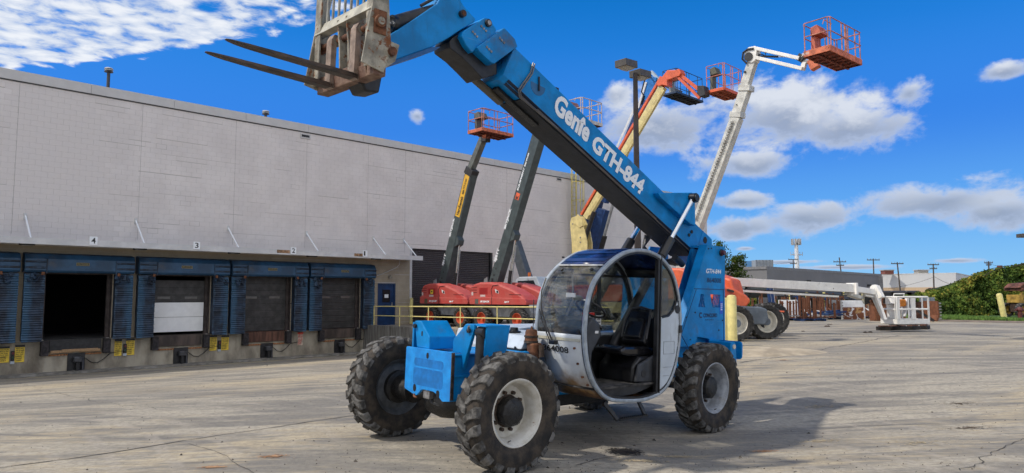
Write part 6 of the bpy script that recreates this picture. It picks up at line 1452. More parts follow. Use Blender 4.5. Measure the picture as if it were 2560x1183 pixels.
def prism_px(pts, Y0, Y1, nm, m_, bv=.03):
    vs0 = [lw(a, b, Y0) for a, b in pts]; dv = Ml.to_3x3().inverted() @ V((.15*(Y1-Y0), (Y1-Y0), 0)); n = len(pts); vs = vs0 + [v+dv for v in vs0]
    m_b = MB(); m_b.add(vs, [tuple(range(n)), tuple(range(n, 2*n))[::-1]] + [(i, n+i, n+(i+1) % n, (i+1) % n) for i in range(n)]); return m_b.build(nm, m_, ll, bevel=bv)
prism_px([(1790, 712), (1812, 716), (1836, 722), (1866, 738), (1877, 750), (1874, 758), (1862, 771), (1840, 774), (1790, 776)], 24.2, 26.4, 'turret_hood', ORANGE, .06)
prism_px([(1790, 716), (1815, 722), (1832, 730), (1832, 740), (1790, 742)], 24.1, 24.2, 'hood_panel', mat('hood_shade_red', (.55, .09, .05), .5), .01)
prism_px([(1818, 722), (1835, 727), (1835, 732), (1818, 727)], 24.05, 24.12, 'hood_vent', FRAMEG, .002)
MB().box(lw(1795, 778, 24.3), lw(1865, 772, 25.8)).build('turntable', FRAMEG, ll)
# boom from behind the tower to the right, receding
def beam_px(a, Ya, b, Yb, w0, h0, nm, m_, w1=None, h1=None, bv=.01): return MB().beam(lw(*a, Ya), lw(*b, Yb), w0, h0, w1=w1, h1=h1).build(nm, m_, ll, bevel=bv)
beam_px((1740, 700), 26.3, (2130, 721), 28.2, .36, .31, 'outer_boom', WBOOM2, .36, .33); beam_px((1740, 716), 26.3, (2110, 739), 28.1, .36, .035, 'boom_gap', BLACK, .36, .04, 0)
beam_px((1740, 721), 26.3, (2090, 741), 28.0, .34, .09, 'boom_base_rail', WBOOM2, .34, .08)
for f_ in (.25, .38, .52, .64, .76, .88): p = lw(1740+390*f_, 703+21*f_, 26.3+1.9*f_-.23); MB().cyl(p, p+V((0, .03, 0)), .03, n=8).build('boom_bolt', STEEL, ll)
beam_px((2128, 722), 28.2, (2178, 730), 28.9, .34, .22, 'inner_boom', WBOOM2); beam_px((2120, 735), 28.15, (2150, 745), 28.6, .3, .14, 'boom_mouth', WBOOM)
beam_px((2128, 722), 28.15, (2133, 722), 28.2, .48, .46, 'boom_collar', WBOOM2); MB().tube([lw(2138, 730, 28.4), lw(2152, 745, 28.4), (lw(2160, 760, 28.4)), lw(2160, 725, 28.4)], .025, 6).build('hose', mat('hose_cream', (.4, .38, .3), .6), ll, smooth=True)
for (a, b) in (((2150, 727), (2180, 728)), ((2160, 738), (2180, 742))): beam_px(a, 28.6, b, 28.9, .16, .07, 'head_link', WBOOM2)
MB().cyl(lw(2186, 722, 28.9), lw(2190, 722, 29.4), .17, n=20).build('jib_knuckle', WBOOM2, ll)
beam_px((2184, 722), 28.9, (2212, 800), 28.6, .12, .14, 'jib_upper', WBOOM2); beam_px((2178, 735), 29.1, (2206, 795), 28.8, .10, .09, 'jib_lower', WBOOM); beam_px((2190, 716), 28.9, (2204, 745), 28.7, .2, .2, 'jib_head', WBOOM2)
beam_px((2182, 748), 29.1, (2190, 762), 29.05, .15, .3, 'knuckle_link', RUSTM)
Bl = liftframe(2243, 811, 32.3, 0); C_ = at(2243, 811, 28.6)
bk, BT = basket(ll, Ml, C_, 1.62, .90, 1.10, WBOOM2, WBOOM2, mat('under_white', (.3, .29, .27), .8), console=WBOOM2, thick=.20, rr_=.035, midz=.50, flatbar=True, brot=R(14))
for (x, w0) in ((.0, .16), (.72, .20)): MB(BT).box((x, -.02, .2), (x+w0, .02, 1.06)).build('gate_panel', WBOOM2, bk)
MB(BT).box((1.56, -.01, .2), (1.61, .01, 1.06)).build('post', WBOOM2, bk)
for f_ in (.55, .8): MB(BT).beam((.1+1.3*f_, .5, .3), (.3+1.3*f_, .5, 1.05), .05, .18).build('leaning_panel', WHITEP, bk)
MB(BT).cbox((.72, .55, .85), (.38, .25, .30)).build('orange_bag', mat('bag_orange', (.75, .25, .03), .7), bk, bevel=.06)
text('T-board', 'faded_lettering', BT @ V((0, .7, .04)), BT.to_3x3() @ V((0, -1, 0)), (0, 0, 1), .07, mat('faded_print', (.35, .35, .32), .7), bk) if False else None
# blocks the basket rests on
p = at(2232, 820, 30.2); g_ = ground(p.x, p.y)
for k, (dx, dy, w0) in enumerate(((-.45, -.1, .5), (.25, .1, .9), (1.1, .4, .7), (1.9, .9, .8))):
    b_ = thing('timber_block', ['leftmost', 'second', 'third', 'rightmost'][k]+' dark block lying under the white basket', 'block', TR((p.x+dx, p.y+dy, g_), .3*k), 'blocks under the white basket')
    MB().cbox((0, 0, .08), (w0, .30, .16)).build('body', mat('block_black_rust', (.03, .025, .022), .9, var=.4), b_, bevel=.01); MB().cbox((.05, .05, .18), (w0*.8, .22, .04)).build('slab', RUSTM, b_, bevel=.008)
# ================================================================ RIGHT SIDE AND BACKGROUND
YG = .3
# lamp pole with twin heads
p = at(1597, 800, 22.); Mp = TR((p.x, p.y, ground(p.x, p.y))); lpz = lambda py: H + (738-py)/FPX*22. - ground(p.x, p.y)
lpole = thing('lamp_post', 'tall brown square lamp post with two box heads behind the blue boom', 'lamp post', Mp)
xt = at(1588, 180, 22.).x - p.x
m_ = MB(); zt_ = lpz(172); a = .11; b = .065
m_.add([(-a, -a, 0), (a, -a, 0), (a, a, 0), (-a, a, 0), (xt-b, -b, zt_), (xt+b, -b, zt_), (xt+b, b, zt_), (xt-b, b, zt_)], [(0, 3, 2, 1), (4, 5, 6, 7), (0, 1, 5, 4), (1, 2, 6, 5), (2, 3, 7, 6), (3, 0, 4, 7)]); m_.build('pole', POLEB, lpole, bevel=.01)
HEADM = mat('lamp_head_brown', (.095, .085, .075), .5, .2, var=.1)
for (dx, dy, dz, rz) in ((-.34, -.35, .10, .75), (.22, .30, -.02, .75)):
    hd = sub('lamp_head', lpole); hd.location = (xt+dx, dy, zt_+dz); hd.rotation_euler = (0, R(-3), rz)
    MB().add([(-.30, -.22, -.05), (.30, -.22, -.05), (.30, .22, -.05), (-.30, .22, -.05), (-.30, -.22, .17), (.30, -.22, .17), (.30, .22, .17), (-.30, .22, .17)], [(0, 3, 2, 1), (4, 5, 6, 7), (0, 1, 5, 4), (1, 2, 6, 5), (2, 3, 7, 6), (3, 0, 4, 7)]).build('housing', HEADM, hd, bevel=.01)
    MB().add([(-.26, -.18, -.05), (.26, -.18, -.05), (.26, .18, -.05), (-.26, .18, -.05), (-.14, -.10, -.12), (.14, -.10, -.12), (.14, .10, -.12), (-.14, .10, -.12)], [(4, 7, 6, 5), (0, 1, 5, 4), (1, 2, 6, 5), (2, 3, 7, 6), (3, 0, 4, 7)]).build('lens', LENS, hd)
p2 = at(2583, 700, 30.); lp2 = thing('lamp_post', 'lamp post just outside the right edge with its head tip showing', 'lamp post', TR((p2.x, p2.y, .3)))
hz = H+(738-592)/FPX*30-.3; MB().box((-.08, -.08, 0), (.08, .08, hz)).build('pole', POLEB, lp2); MB().cbox((-.22, 0, hz+.02), (.52, .4, .16)).build('housing', HEADM, lp2, bevel=.02)

# far buildings
GREYB = mat('building_grey', (.17, .17, .175), .8, var=.04, vs=.3); GREYL = mat('building_grey_b', (.17, .17, .175), .8, var=.04, vs=.3)
def slab(Cs, z0, z1, m_, nm, parent, inset_=0.):
    n = len(Cs); vs = [(c[0], c[1], z0) for c in Cs]+[(c[0], c[1], z1) for c in Cs]
    return MB().add(vs, [tuple(range(n)), tuple(range(n, 2*n))[::-1]]+[(i, n+i, n+(i+1) % n, (i+1) % n) for i in range(n)]).build(nm, m_, parent)
def pxy_(px, Y): q = at(px, 738, Y); return (q.x, q.y)
hb_ = 4.1
gb = thing('grey_building', 'low dark grey industrial building behind the scrap racks', 'building')
c0 = pxy_(1919, 88); c1 = pxy_(2205, 122); dl = V((c1[0]-c0[0], c1[1]-c0[1], 0)).normalized(); pn = V((-dl.y, dl.x, 0))
zt_ = H + (738-667)/FPX*88; Cs = [c0, c1, (c1[0]+pn.x*40, c1[1]+pn.y*40), (c0[0]+pn.x*40, c0[1]+pn.y*40)]
slab(Cs, 0, zt_-.35, GREYB, 'wall', gb); ex = .08
slab([(c0[0]-ex, c0[1]-ex), (c1[0]+ex, c1[1]-ex), (Cs[2][0]+ex, Cs[2][1]+ex), (Cs[3][0]-ex, Cs[3][1]+ex)], zt_-.35, zt_, mat('parapet_grey', (.20, .20, .205), .7), 'parapet', gb)
for f_, zz in ((.28, .68), (.84, .62)):
    q = V((*c0, 0)).lerp(V((*c1, 0)), f_) - pn*.2; MB().cbox((q.x, q.y, zt_*zz), (.5, .4, .35)).build('wall_lamp', BLACK, gb)
q = V((*c0, 0)) + pn*9; MB().tube([(q.x-.2, q.y-.3, zt_*.86), (q.x-1.2, q.y-.6, zt_*.80), (q.x-1.6, q.y-.8, zt_*.72)], .3, 6).build('bent_duct', mat('duct_grey', (.12, .12, .12), .7), gb)
for k in range(3): 
    q = V((*c0, 0)) - pn*.0 + pn*(4+k*9); MB().box((q.x-.35, q.y-.1, zt_*.6), (q.x-.1, q.y+.8, zt_*.75)).build('side_panel', GREYB, gb) if False else None
q = V((*c0, 0)).lerp(V((*c1, 0)), .97) - pn*.05; MB().cbox((q.x, q.y, 2.5), (1.2, .2, 5.)).build('downpipe', mat('parapet_grey', (.20, .20, .205), .7), gb)
# rooftop plant
ru = thing('rooftop_unit', 'pale grey ribbed rooftop plant on the grey building', 'rooftop unit'); RUM = mat('plant_grey', (.30, .33, .36), .6, var=.05)
for (xa, xb, yt, yb, Y, nm) in ((1850, 1890, 653, 668, 100, 'left_housing'), (1890, 1932, 650, 668, 98, 'ribbed_housing')):
    a = at(xa, yt, Y); b = at(xb, yb, Y); MB().box((a.x, Y, b.z), (b.x, Y+4, a.z)).build(nm, RUM, ru)
    if nm[0] == 'r':
        for k in range(6): x = a.x+(b.x-a.x)*k/5; MB().box((x-.06, Y-.08, b.z), (x+.06, Y, a.z)).build('rib', mat('plant_rib', (.22, .24, .26), .6), ru)
a = at(1872, 657, 100); MB().cbox((a.x, 99.9, a.z-.2), (1.2, .1, .9)).build('blue_panel', flat('sky_blue_panel', (.12, .30, .55)), ru)
# white building
wb = thing('white_building', 'long pale building with tan base beyond the hedge', 'building'); WBM = mat('building_pale', (.52, .53, .54), .8, var=.03, vs=.2); TAN = mat('building_tan', (.50, .37, .24), .8, var=.04)
c0 = pxy_(2206, 175); c1 = pxy_(2392, 165); c2 = pxy_(2442, 200); c3 = pxy_(2206, 215); zt_ = H+(738-686)/FPX*168; zb_ = H+(738-720)/FPX*170
slab([c0, c1, c2, c3], zb_, zt_, WBM, 'wall', wb); slab([c0, c1, c2, c3], 0, zb_, TAN, 'base_band', wb)
slab([(c0[0], c0[1]-.1), (c1[0]+.1, c1[1]-.1), (c2[0], c2[1]), c3], zt_, zt_+.15, mat('parapet_white', (.6, .6, .6), .7), 'parapet', wb)
for (px, w0, lab) in ((2218, 2.2, 'rusty red roof vent box at the left end of the pale building'), (2303, 2.4, 'pale roof vent box at the middle of the pale building')):
    q = at(px, 684, 172); rv = thing('roof_vent_box', lab, 'roof vent', TR((q.x, q.y, zt_)), 'vent boxes on the pale roof'); MB().box((-w0/2, -1, 0), (w0/2, 1, .9)).build('body', mat('vent_red', (.22, .07, .05), .7) if px < 2250 else mat('vent_tan', (.34, .32, .28), .7), rv); MB().box((-w0/2-.2, -1.2, .9), (w0/2+.2, 1.2, 1.1)).build('cap', mat('vent_cap', (.4, .4, .4), .6), rv)
# utility poles
POLEM = mat('utility_pole_wood', (.085, .070, .060), .9)
def upole(px, ytop, Y, arms, lab, lean=0., extra=None):
    q = at(px, 738, Y); h = H+(738-ytop)/FPX*Y; u = thing('utility_pole', lab, 'utility pole', TR((q.x, q.y, 0)), 'utility poles on the skyline')
    MB().cyl((0, 0, 0), (lean*h, 0, h), .17, .12, n=8).build('pole', POLEM, u)
    for (dz, w0) in arms:
        w0 *= .45; z = h-dz; MB().box((lean*z-w0/2, -.08, z-.09), (lean*z+w0/2, .08, z+.09)).build('crossarm', POLEM, u)
        for k in (-.46, -.2, .2, .46): MB().cyl((lean*z+k*w0, 0, z+.09), (lean*z+k*w0, 0, z+.35), .05, n=6).build('insulator', METALG, u)
    return u
poles = [(1986, 649, 170, [(.15, 5.2), (1.1, 3.6)], 'short double-armed pole left of the cell tower', 0), (2111, 645, 150, [(.95, 6.), (1.7, 3.6)], 'taller pole with two crossarms above the grey building', -.08), (2186, 648, 150, [(.3, 6.)], 'single-armed pole above the right part of the grey building', 0.01),
         (2253, 657, 140, [(.3, 5.4)], 'leaning pole in front of the pale building, left one', -.06), (2335, 661, 140, [(.2, 5.), (1., 3.2)], 'pole in front of the middle of the pale building', .02), (2476, 655, 130, [(.3, 3.4), (.7, 2.)], 'slim pole rising behind the hedge', 0)]
tops = []
for (px, yt, Y, arms, lab, ln) in poles: upole(px, yt, Y, arms, lab, ln); tops.append(at(px, yt+6, Y))
q = at(2499, 664, 110); u = thing('utility_pole', 'stubby reddish brown pole top above the hedge', 'utility pole', TR((q.x, q.y, 0)), 'utility poles on the skyline'); MB().cyl((0, 0, 0), (.0, 0, q.z), .42, .38, n=10).build('pole', mat('pole_red_brown', (.14, .05, .035), .9), u)
WIRE = flat('wire', (.03, .03, .035))
def wire(a, b, sag, lab, n=16):
    pts = [a.lerp(b, i/n) - V((0, 0, sag*4*(i/n)*(1-i/n))) for i in range(n+1)]
    tag(MB().tube(pts, .035, 4).build('power_line', WIRE), lab, 'power line', 'power lines on the skyline')
A_ = at(1760, 655, 175)
wire(A_, tops[0], .8, 'power line left of the cell tower'); wire(tops[0]+V((0, 0, -1.5)), tops[1]+V((0, 0, -3)), 1.0, 'power line between the cell tower poles'); wire(tops[1]+V((0, 0, -6)), tops[4]+V((0, 0, -2)), 1.2, 'power line crossing above the pale building')
wire(tops[4]+V((0, 0, -2)), tops[5]+V((0, 0, -3)), 1.5, 'power line between the two right poles'); wire(tops[5], at(2720, 672, 120), .8, 'power line leaving the frame at right')
# cell tower
q = at(1995, 738, 230); ct = thing('cell_tower', 'white cell tower mast with antenna cluster on top', 'cell tower', TR((q.x, q.y, 0))); zz = lambda py: H+(738-py)/FPX*230
ANT = mat('antenna_pale', (.42, .42, .42), .6)
MB().cyl((0, 0, 0), (0, 0, zz(600)), .95, .55, n=14).build('mast', mat('mast_white', (.66, .68, .70), .5), ct, smooth=True)
for k in range(9):
    a = 2*pi*k/9; r_ = 1.35; MB().cbox((r_*cos(a), r_*sin(a), zz(606)), (.42, .42, 2.0)).build('antenna_panel', ANT, ct)
    if k % 3 == 0: MB().cbox((r_*.8*cos(a+.3), r_*.8*sin(a+.3), zz(611)), (.4, .4, .7)).build('radio_unit', flat('radio_dark', (.08, .08, .08)), ct)
MB().box((-1.5, -.1, zz(611)-.1), (1.5, .1, zz(611)+.1)).build('mount_arm', ANT, ct); MB().box((-1.9, -.12, zz(638)-.12), (1.9, .12, zz(638)+.12)).build('mount_arm', ANT, ct); MB().box((-.1, -1.5, zz(638)-.12), (.1, 1.5, zz(638)+.12)).build('mount_arm', ANT, ct)
for x in (-1.9, -1.1, 1.1, 1.9): MB().cyl((x, 0, zz(641)), (x, 0, zz(631)), .09, n=6).build('whip_antenna', ANT, ct)

# foliage
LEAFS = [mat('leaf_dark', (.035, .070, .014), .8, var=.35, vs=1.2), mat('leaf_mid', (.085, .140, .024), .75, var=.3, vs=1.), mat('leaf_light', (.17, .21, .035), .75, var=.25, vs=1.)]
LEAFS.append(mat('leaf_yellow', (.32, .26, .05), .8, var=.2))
for l in LEAFS:
    b = l.node_tree.nodes['Principled BSDF']; b.inputs['Subsurface Weight'].default_value = 0; b.inputs['Specular IOR Level'].default_value = .15
def leaf_mesh(pts_fn, n, size, seed, fl=.5):
    rr = random.Random(seed); vs = []; fs = []; mi = []
    for i in range(n):
        p, nrm, cl = pts_fn(rr)
        s_ = size*rr.uniform(.5, 1.3); a = V((rr.gauss(0, 1), rr.gauss(0, 1), rr.gauss(0, .7)))+nrm*fl; a.normalize(); t_ = a.orthogonal().normalized(); ang = rr.random()*6; t_ = Matrix.Rotation(ang, 3, a) @ t_; b_ = a.cross(t_)
        k = len(vs); vs += [p - t_*s_*.5, p + b_*s_*.32, p + t_*s_*.55, p - b_*s_*.32]; fs.append((k, k+1, k+2, k+3)); mi.append(cl)
    return vs, fs, mi
def foliage(name, fn, n, size, seed, parent=None, kind=None):
    vs, fs, mi = leaf_mesh(fn, n, size, seed); mb = MB(); mb.v = [tuple(v) for v in vs]; mb.f = fs; mb.mi = mi; o = mb.build(name, LEAFS, parent, norm=False)
    if kind: o['kind'] = kind
    return o
# hedge: vine-covered bank, px profile of its top and base
def hz_top(x): # x in pixel space at the hedge depth
    prof = [(1850, 752), (2180, 752), (2230, 747), (2300, 740), (2340, 730), (2385, 722), (2420, 700), (2455, 690), (2478, 684), (2500, 676), (2540, 668), (2600, 660), (2760, 650)]
    for (a, za), (b, zb) in zip(prof, prof[1:]):
        if x <= b: return za+(zb-za)*max(0, (x-a)/(b-a))
    return prof[-1][1]
def hedge_fn(x0, x1, Y):
    def f(rr):
        px = rr.uniform(x0, x1); top = H+(738-hz_top(px))/FPX*Y
        nz = mnoise.noise(V((px*.02, 0, 1)))*.25+mnoise.noise(V((px*.07, 0, 5)))*.15
        u = rr.random()**.8; z = .25+(top-.25)*u
        cx = (px-1280)/FPX*Y
        bl = mnoise.noise(V((cx*.55, z*.75, 3)))+.6*mnoise.noise(V((cx*1.6, z*1.8, 7)))
        depth = -1.1*sqrt(max(0, 1-u*u*.9)) + .9*bl*-1 + rr.gauss(0, .12)
        z += nz + .12*bl + rr.gauss(0, .05)
        P = V((cx, Y+1.5*u+depth, max(.28, z)))
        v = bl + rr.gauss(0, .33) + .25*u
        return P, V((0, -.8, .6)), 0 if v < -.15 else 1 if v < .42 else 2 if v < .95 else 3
    return f
hg = thing('hedge', 'vine-covered green bank rising towards the right edge', 'hedge')
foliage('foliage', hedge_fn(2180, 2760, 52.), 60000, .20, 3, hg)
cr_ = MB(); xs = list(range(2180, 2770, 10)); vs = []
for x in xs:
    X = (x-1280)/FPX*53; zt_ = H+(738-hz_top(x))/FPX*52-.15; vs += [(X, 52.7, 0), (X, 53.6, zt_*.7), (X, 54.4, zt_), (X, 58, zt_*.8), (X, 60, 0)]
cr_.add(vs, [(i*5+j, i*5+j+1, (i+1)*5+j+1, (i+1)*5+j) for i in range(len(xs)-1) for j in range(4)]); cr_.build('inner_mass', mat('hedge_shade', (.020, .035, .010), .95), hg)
hl = thing('hedge', 'lower hedge strip running behind the scrap racks and low white boom', 'hedge')
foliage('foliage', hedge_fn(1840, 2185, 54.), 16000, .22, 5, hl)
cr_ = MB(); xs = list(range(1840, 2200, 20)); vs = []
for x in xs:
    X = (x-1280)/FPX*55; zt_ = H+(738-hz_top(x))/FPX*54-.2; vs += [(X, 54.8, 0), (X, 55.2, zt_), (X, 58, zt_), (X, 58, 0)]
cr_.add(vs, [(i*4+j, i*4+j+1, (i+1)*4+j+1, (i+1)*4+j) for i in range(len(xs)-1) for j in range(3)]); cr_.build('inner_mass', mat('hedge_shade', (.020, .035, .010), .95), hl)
# stray shoots above the hedge
m_ = MB(); rr = random.Random(9)
for (a, b) in (((2478, 672), (2560, 663)), ((2460, 690), (2500, 672)), ((2530, 668), (2590, 655))): m_.tube([at(*a, 52), at((a[0]+b[0])/2, (a[1]+b[1])/2-3, 52), at(*b, 52)], .03, 4)
m_.build('bare_shoot', mat('twig', (.06, .05, .03), .9), hg)
# tree behind the tower
tr = thing('tree', 'leafy green tree showing to the right of the blue tower', 'tree', TR((at(1832, 738, 60).x-.9, 60, .3)) @ Matrix.Scale(.86, 4))
m_ = MB(); m_.cyl((0, 0, 0), (.1, 0, 2.6), .22, .15, n=10)
limbs = [((.1, 0, 2.4), (-1.2, .3, 4.6)), ((.1, 0, 2.4), (1.0, -.2, 4.4)), ((.1, 0, 2.6), (.1, .2, 5.6)), ((.1, 0, 2.), (1.6, .4, 3.4)), ((.1, 0, 2.), (-1.7, -.4, 3.6)), ((1., -.2, 4.4), (1.7, 0, 5.0)), ((.1, .2, 5.2), (-.1, 0, 6.3))]
for a, b in limbs: m_.tube([a, V(a).lerp(V(b), .5)+V((0, 0, .15)), b], .06, 6)
m_.build('trunk', mat('bark', (.07, .055, .04), .9), tr, smooth=True)
cl = [(V(b)+V((rr.gauss(0, .35), rr.gauss(0, .35), rr.gauss(0, .3))), rr.uniform(.45, .95)) for a, b in limbs for _ in range(6)] + [(V((rr.uniform(-1.9, 1.8), rr.uniform(-1.2, 1.2), rr.uniform(2.2, 4.6))), rr.uniform(.5, .9)) for _ in range(18)] + [(V((-.2, 0, 6.3)), .3), (V((1.3, 0, 5.4)), .3), (V((-.2, 0, 6.9)), .16)]
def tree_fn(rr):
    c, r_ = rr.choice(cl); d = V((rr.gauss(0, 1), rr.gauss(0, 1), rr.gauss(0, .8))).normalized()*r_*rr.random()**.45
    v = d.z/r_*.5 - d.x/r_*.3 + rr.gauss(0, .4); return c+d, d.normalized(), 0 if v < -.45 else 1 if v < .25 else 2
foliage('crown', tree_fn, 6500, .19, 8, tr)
# grass strip
G0 = gz(2330, 802, .3); 
def strip_sheet(name, pts, z, m_, kind='structure'):
    mb = MB(); mb.add([(p[0], p[1], z) for p in pts], [tuple(range(len(pts)))]); return mb.build(name, m_, kind=kind)
GR = mat('grass_ground', (.06, .13, .022), .9, var=.3, vs=1.5, col2=(.03, .055, .012))
e0, e1 = gz(2325, 799, .3), gz(2900, 809, .3)
strip_sheet('grass_ground', [e0, e1, (e1[0]+6, 62, 0), (e0[0]+3, 62, 0)], .312, GR)
strip_sheet('dirt_verge', [gz(2300, 803, .3), gz(2900, 816, .3), e1, e0], .306, mat('dirt', (.22, .17, .12), .95, var=.3, vs=2, col2=(.12, .09, .06)))
def grass_fn(rr):
    x = rr.uniform(e0[0], e1[0]); y = rr.uniform(e0[1]+.2, 54); return None
rr = random.Random(21); vs = []; fs = []; mi = []
for i in range(26000):
    f_ = rr.random(); x = e0[0]+(e1[0]-e0[0])*.6*f_; yb = e0[1]+(e1[1]-e0[1])*(x-e0[0])/(e1[0]-e0[0]); y = yb+(53-yb)*rr.random()**1.3; h = rr.uniform(.07, .17); w0 = .035; a = rr.random()*3
    k = len(vs); vs += [(x-w0*cos(a), y-w0*sin(a), .31), (x+w0*cos(a), y+w0*sin(a), .31), (x+rr.gauss(0, .03), y+rr.gauss(0, .03), .31+h)]; fs.append((k, k+1, k+2)); mi.append(0 if rr.random() < .5 else 1)
mb = MB(); mb.v = vs; mb.f = fs; mb.mi = mi
tag(mb.build('grass', [mat('grass_blade', (.10, .20, .03), .8, var=.2), mat('grass_blade_light', (.15, .26, .045), .8, var=.2)], norm=False), 'mown green grass strip in front of the hedge', 'grass', kind='stuff')

# ---- scrap racks: pallets carrying rusty forks, panels and bundles
RUST2 = mat('rust_orange_brown', (.16, .060, .028), .85, var=.35, vs=5, bump=.3, col2=(.12, .045, .022)); PALB = mat('pallet_blue', (.02, .06, .17), .8, var=.3, vs=5)
def pallet(px, py, Y, lab, m_=PALB, rz=.2, w0=1.15):
    q = at(px, py, Y); pa = thing('pallet', lab, 'pallet', TR((q.x, q.y, .305), rz), 'blue pallets under the scrap')
    for k in range(5): MB().box((-w0/2, -.5+.22*k, .11), (w0/2, -.36+.22*k, .13)).build('deck_board', m_, pa)
    for x in (-w0/2+.08, 0, w0/2-.08): MB().box((x-.06, -.5, 0), (x+.06, .52, .108)).build('bearer', m_, pa)
    return pa
def forkpair(px, py, Y, h, lab, tilt=0., w0=.12, rz=0.3, m_=RUST2):
    q = at(px, py, Y); f_ = thing('scrap_fork', lab, 'fork', TR((q.x, q.y, .44), rz) @ Matrix.Rotation(tilt, 4, 'Y'), 'rusty forks standing on the pallets')
    MB().box((-w0/2, -.025, 0), (w0/2, .025, h)).build('shank', m_, f_, bevel=.008); MB().prism([(0.025, 0), (.95, 0), (1.0, .02), (.9, .05), (.025, .06)], -w0/2, w0/2, 'x').build('blade', m_, f_)
    MB().box((-w0/2-.02, -.05, h-.16), (w0/2+.02, -.026, h-.10)).build('hook', m_, f_)
row = [(1978, 42.), (2024, 41.), (2068, 44.), (2140, 45.)]
pl_l = ['leftmost pallet of the scrap row, under the white sheet', 'pallet with tall rusty forks in the middle of the row', 'pallet under the blue scrap heap', 'pallet under the stained white panel']
for (px, Y), lb_ in zip(row, pl_l): pallet(px, 804, Y, lb_, rz=.15, w0=1.9 if px != 2024 else 1.5)
names = iter(range(100))
pos = ['first', 'second', 'third', 'fourth', 'fifth', 'sixth', 'seventh', 'eighth', 'ninth', 'tenth', 'eleventh', 'twelfth', 'thirteenth', 'fourteenth', 'fifteenth', 'sixteenth', 'seventeenth', 'eighteenth', 'nineteenth', 'twentieth', 'twenty-first', 'twenty-second', 'twenty-third', 'twenty-fourth', 'twenty-fifth', 'twenty-sixth', 'twenty-seventh', 'twenty-eighth', 'twenty-ninth', 'thirtieth', 'thirty-first', 'thirty-second']
F = [(1940, 46, 1.3, .03), (1964, 44.5, 1.25, -.02), (2000, 44.5, 1.35, .02), (2020, 45.5, 1.5, 0), (2078, 46.5, 1.4, .02), (2088, 42, .9, -.03), (2102, 46, 1.3, 0), (1882, 44, 1.15, .02), (1901, 44.5, 1.3, 0), (1908, 44, 1.6, -.03), (1931, 46, 1.7, .05), (1952, 41.5, 1.05, .0), (1957, 42, 1.0, .0), (1970, 41.3, 1.05, 0), (1976, 41.6, 1.0, .02), (1985, 41.8, 1.0, 0), (1992, 42, 1.05, 0), (2009, 40.6, 1.18, 0), (2015, 40.9, 1.15, 0), (2027, 41, 1.35, -.05), (2035, 40.6, 1.2, .03), (2040, 40.8, 1.2, -.02), (2052, 42.5, 1.3, .03), (2046, 46, 1.6, 0), (2060, 44, 1.2, -.04), (2068, 45, 1.25, .04), (2093, 43.5, 1.05, .05), (2098, 44, 1.0, 0), (2200, 42, 1.3, .2), (2216, 41.5, 1.2, .1), (2262, 42, 1.0, .0)]
F.sort()
for k, (px, Y, h, ti) in enumerate(F):
    forkpair(px, 805 if Y < 43 else 800, Y, h, pos[k]+' rusty upright fork from the left among the scrap racks', ti, .10 if k % 3 else .13, .05+.1*(k % 3))
def panel(x0, y0, x1, y1, Y, m_, name, lab, cat, tilt=.0, th_=.04):
    a = at(x0, y0, Y); b = at(x1, y1, Y); o = thing(name, lab, cat, TR(((a.x+b.x)/2, Y, b.z), 0) @ Matrix.Rotation(tilt, 4, 'X')); w0, h0 = (b.x-a.x), a.z-b.z
    MB().box((-w0/2, -th_/2, 0), (w0/2, th_/2, h0)).build('sheet', m_, o, bevel=.006); return o, w0, h0
o, w0, h0 = panel(1947, 750, 1996, 797, 42.8, SLATW, 'steel_sheet', 'white sheet with a pale curve leaning behind the left rusty forks', 'sheet', -.06)
MB().tube([(-.1, -.03, .25), (.1, -.03, .42), (.4, -.03, .5), (.5, -.03, .52)], .015, 5).build('crease', METALG, o)
STAINP = mat('panel_white_rust', (.78, .79, .80), .5, var=.06, vs=3)
def stain_mat():
    M = STAINP; t = NT(M.node_tree); b = M.node_tree.nodes['Principled BSDF']; co = t.coord(); x, y, z = t.sep(co); src = b.inputs['Base Color'].links[0].from_socket
    n = t.noise(co, 2.2, 5, .6, dist=.8)
    f = t.m('MULTIPLY', t.ss(z, .82, .74), t.ss(n, .40, .44)); c = t.mix(f, src, (.18, .055, .02)); c = t.mix(t.m('MULTIPLY', t.ss(z, .78, .7), t.ss(t.noise(co, 1.3, 3, .5), .52, .56)), c, (.42, .24, .09)); t.put(b, 'Base Color', c)
stain_mat()
o, w0, h0 = panel(2106, 751, 2161, 800, 43.4, STAINP, 'scrap_sheet', 'white steel panel with rust stains over its lower half', 'panel', -.05)
MB().box((-w0/2-.10, -.06, 0), (-w0/2-.02, .06, h0)).build('edge_frame', WBOOM, o); MB().box((w0/2-.02, -.08, 0), (w0/2+.04, .06, h0)).build('edge_frame', WHITEP, o)
for k in range(6): MB().cbox((-w0/2-.02, -.05, .15+.18*k), (.07, .08, .05)).build('edge_clip', STEEL, o)
panel(1896, 744, 1923, 770, 46.5, METALG, 'steel_sheet', 'dull grey sheet standing left of the dark blue posts', 'sheet')[0]
panel(2072, 750, 2100, 760, 47, METALG, 'steel_sheet', 'narrow grey sheet behind the middle racks', 'sheet')[0]
panel(2080, 762, 2102, 795, 46, mat('sheet_dull_blue', (.14, .16, .18), .6), 'steel_sheet', 'dull blue grey sheet left of the stained panel', 'sheet')[0]
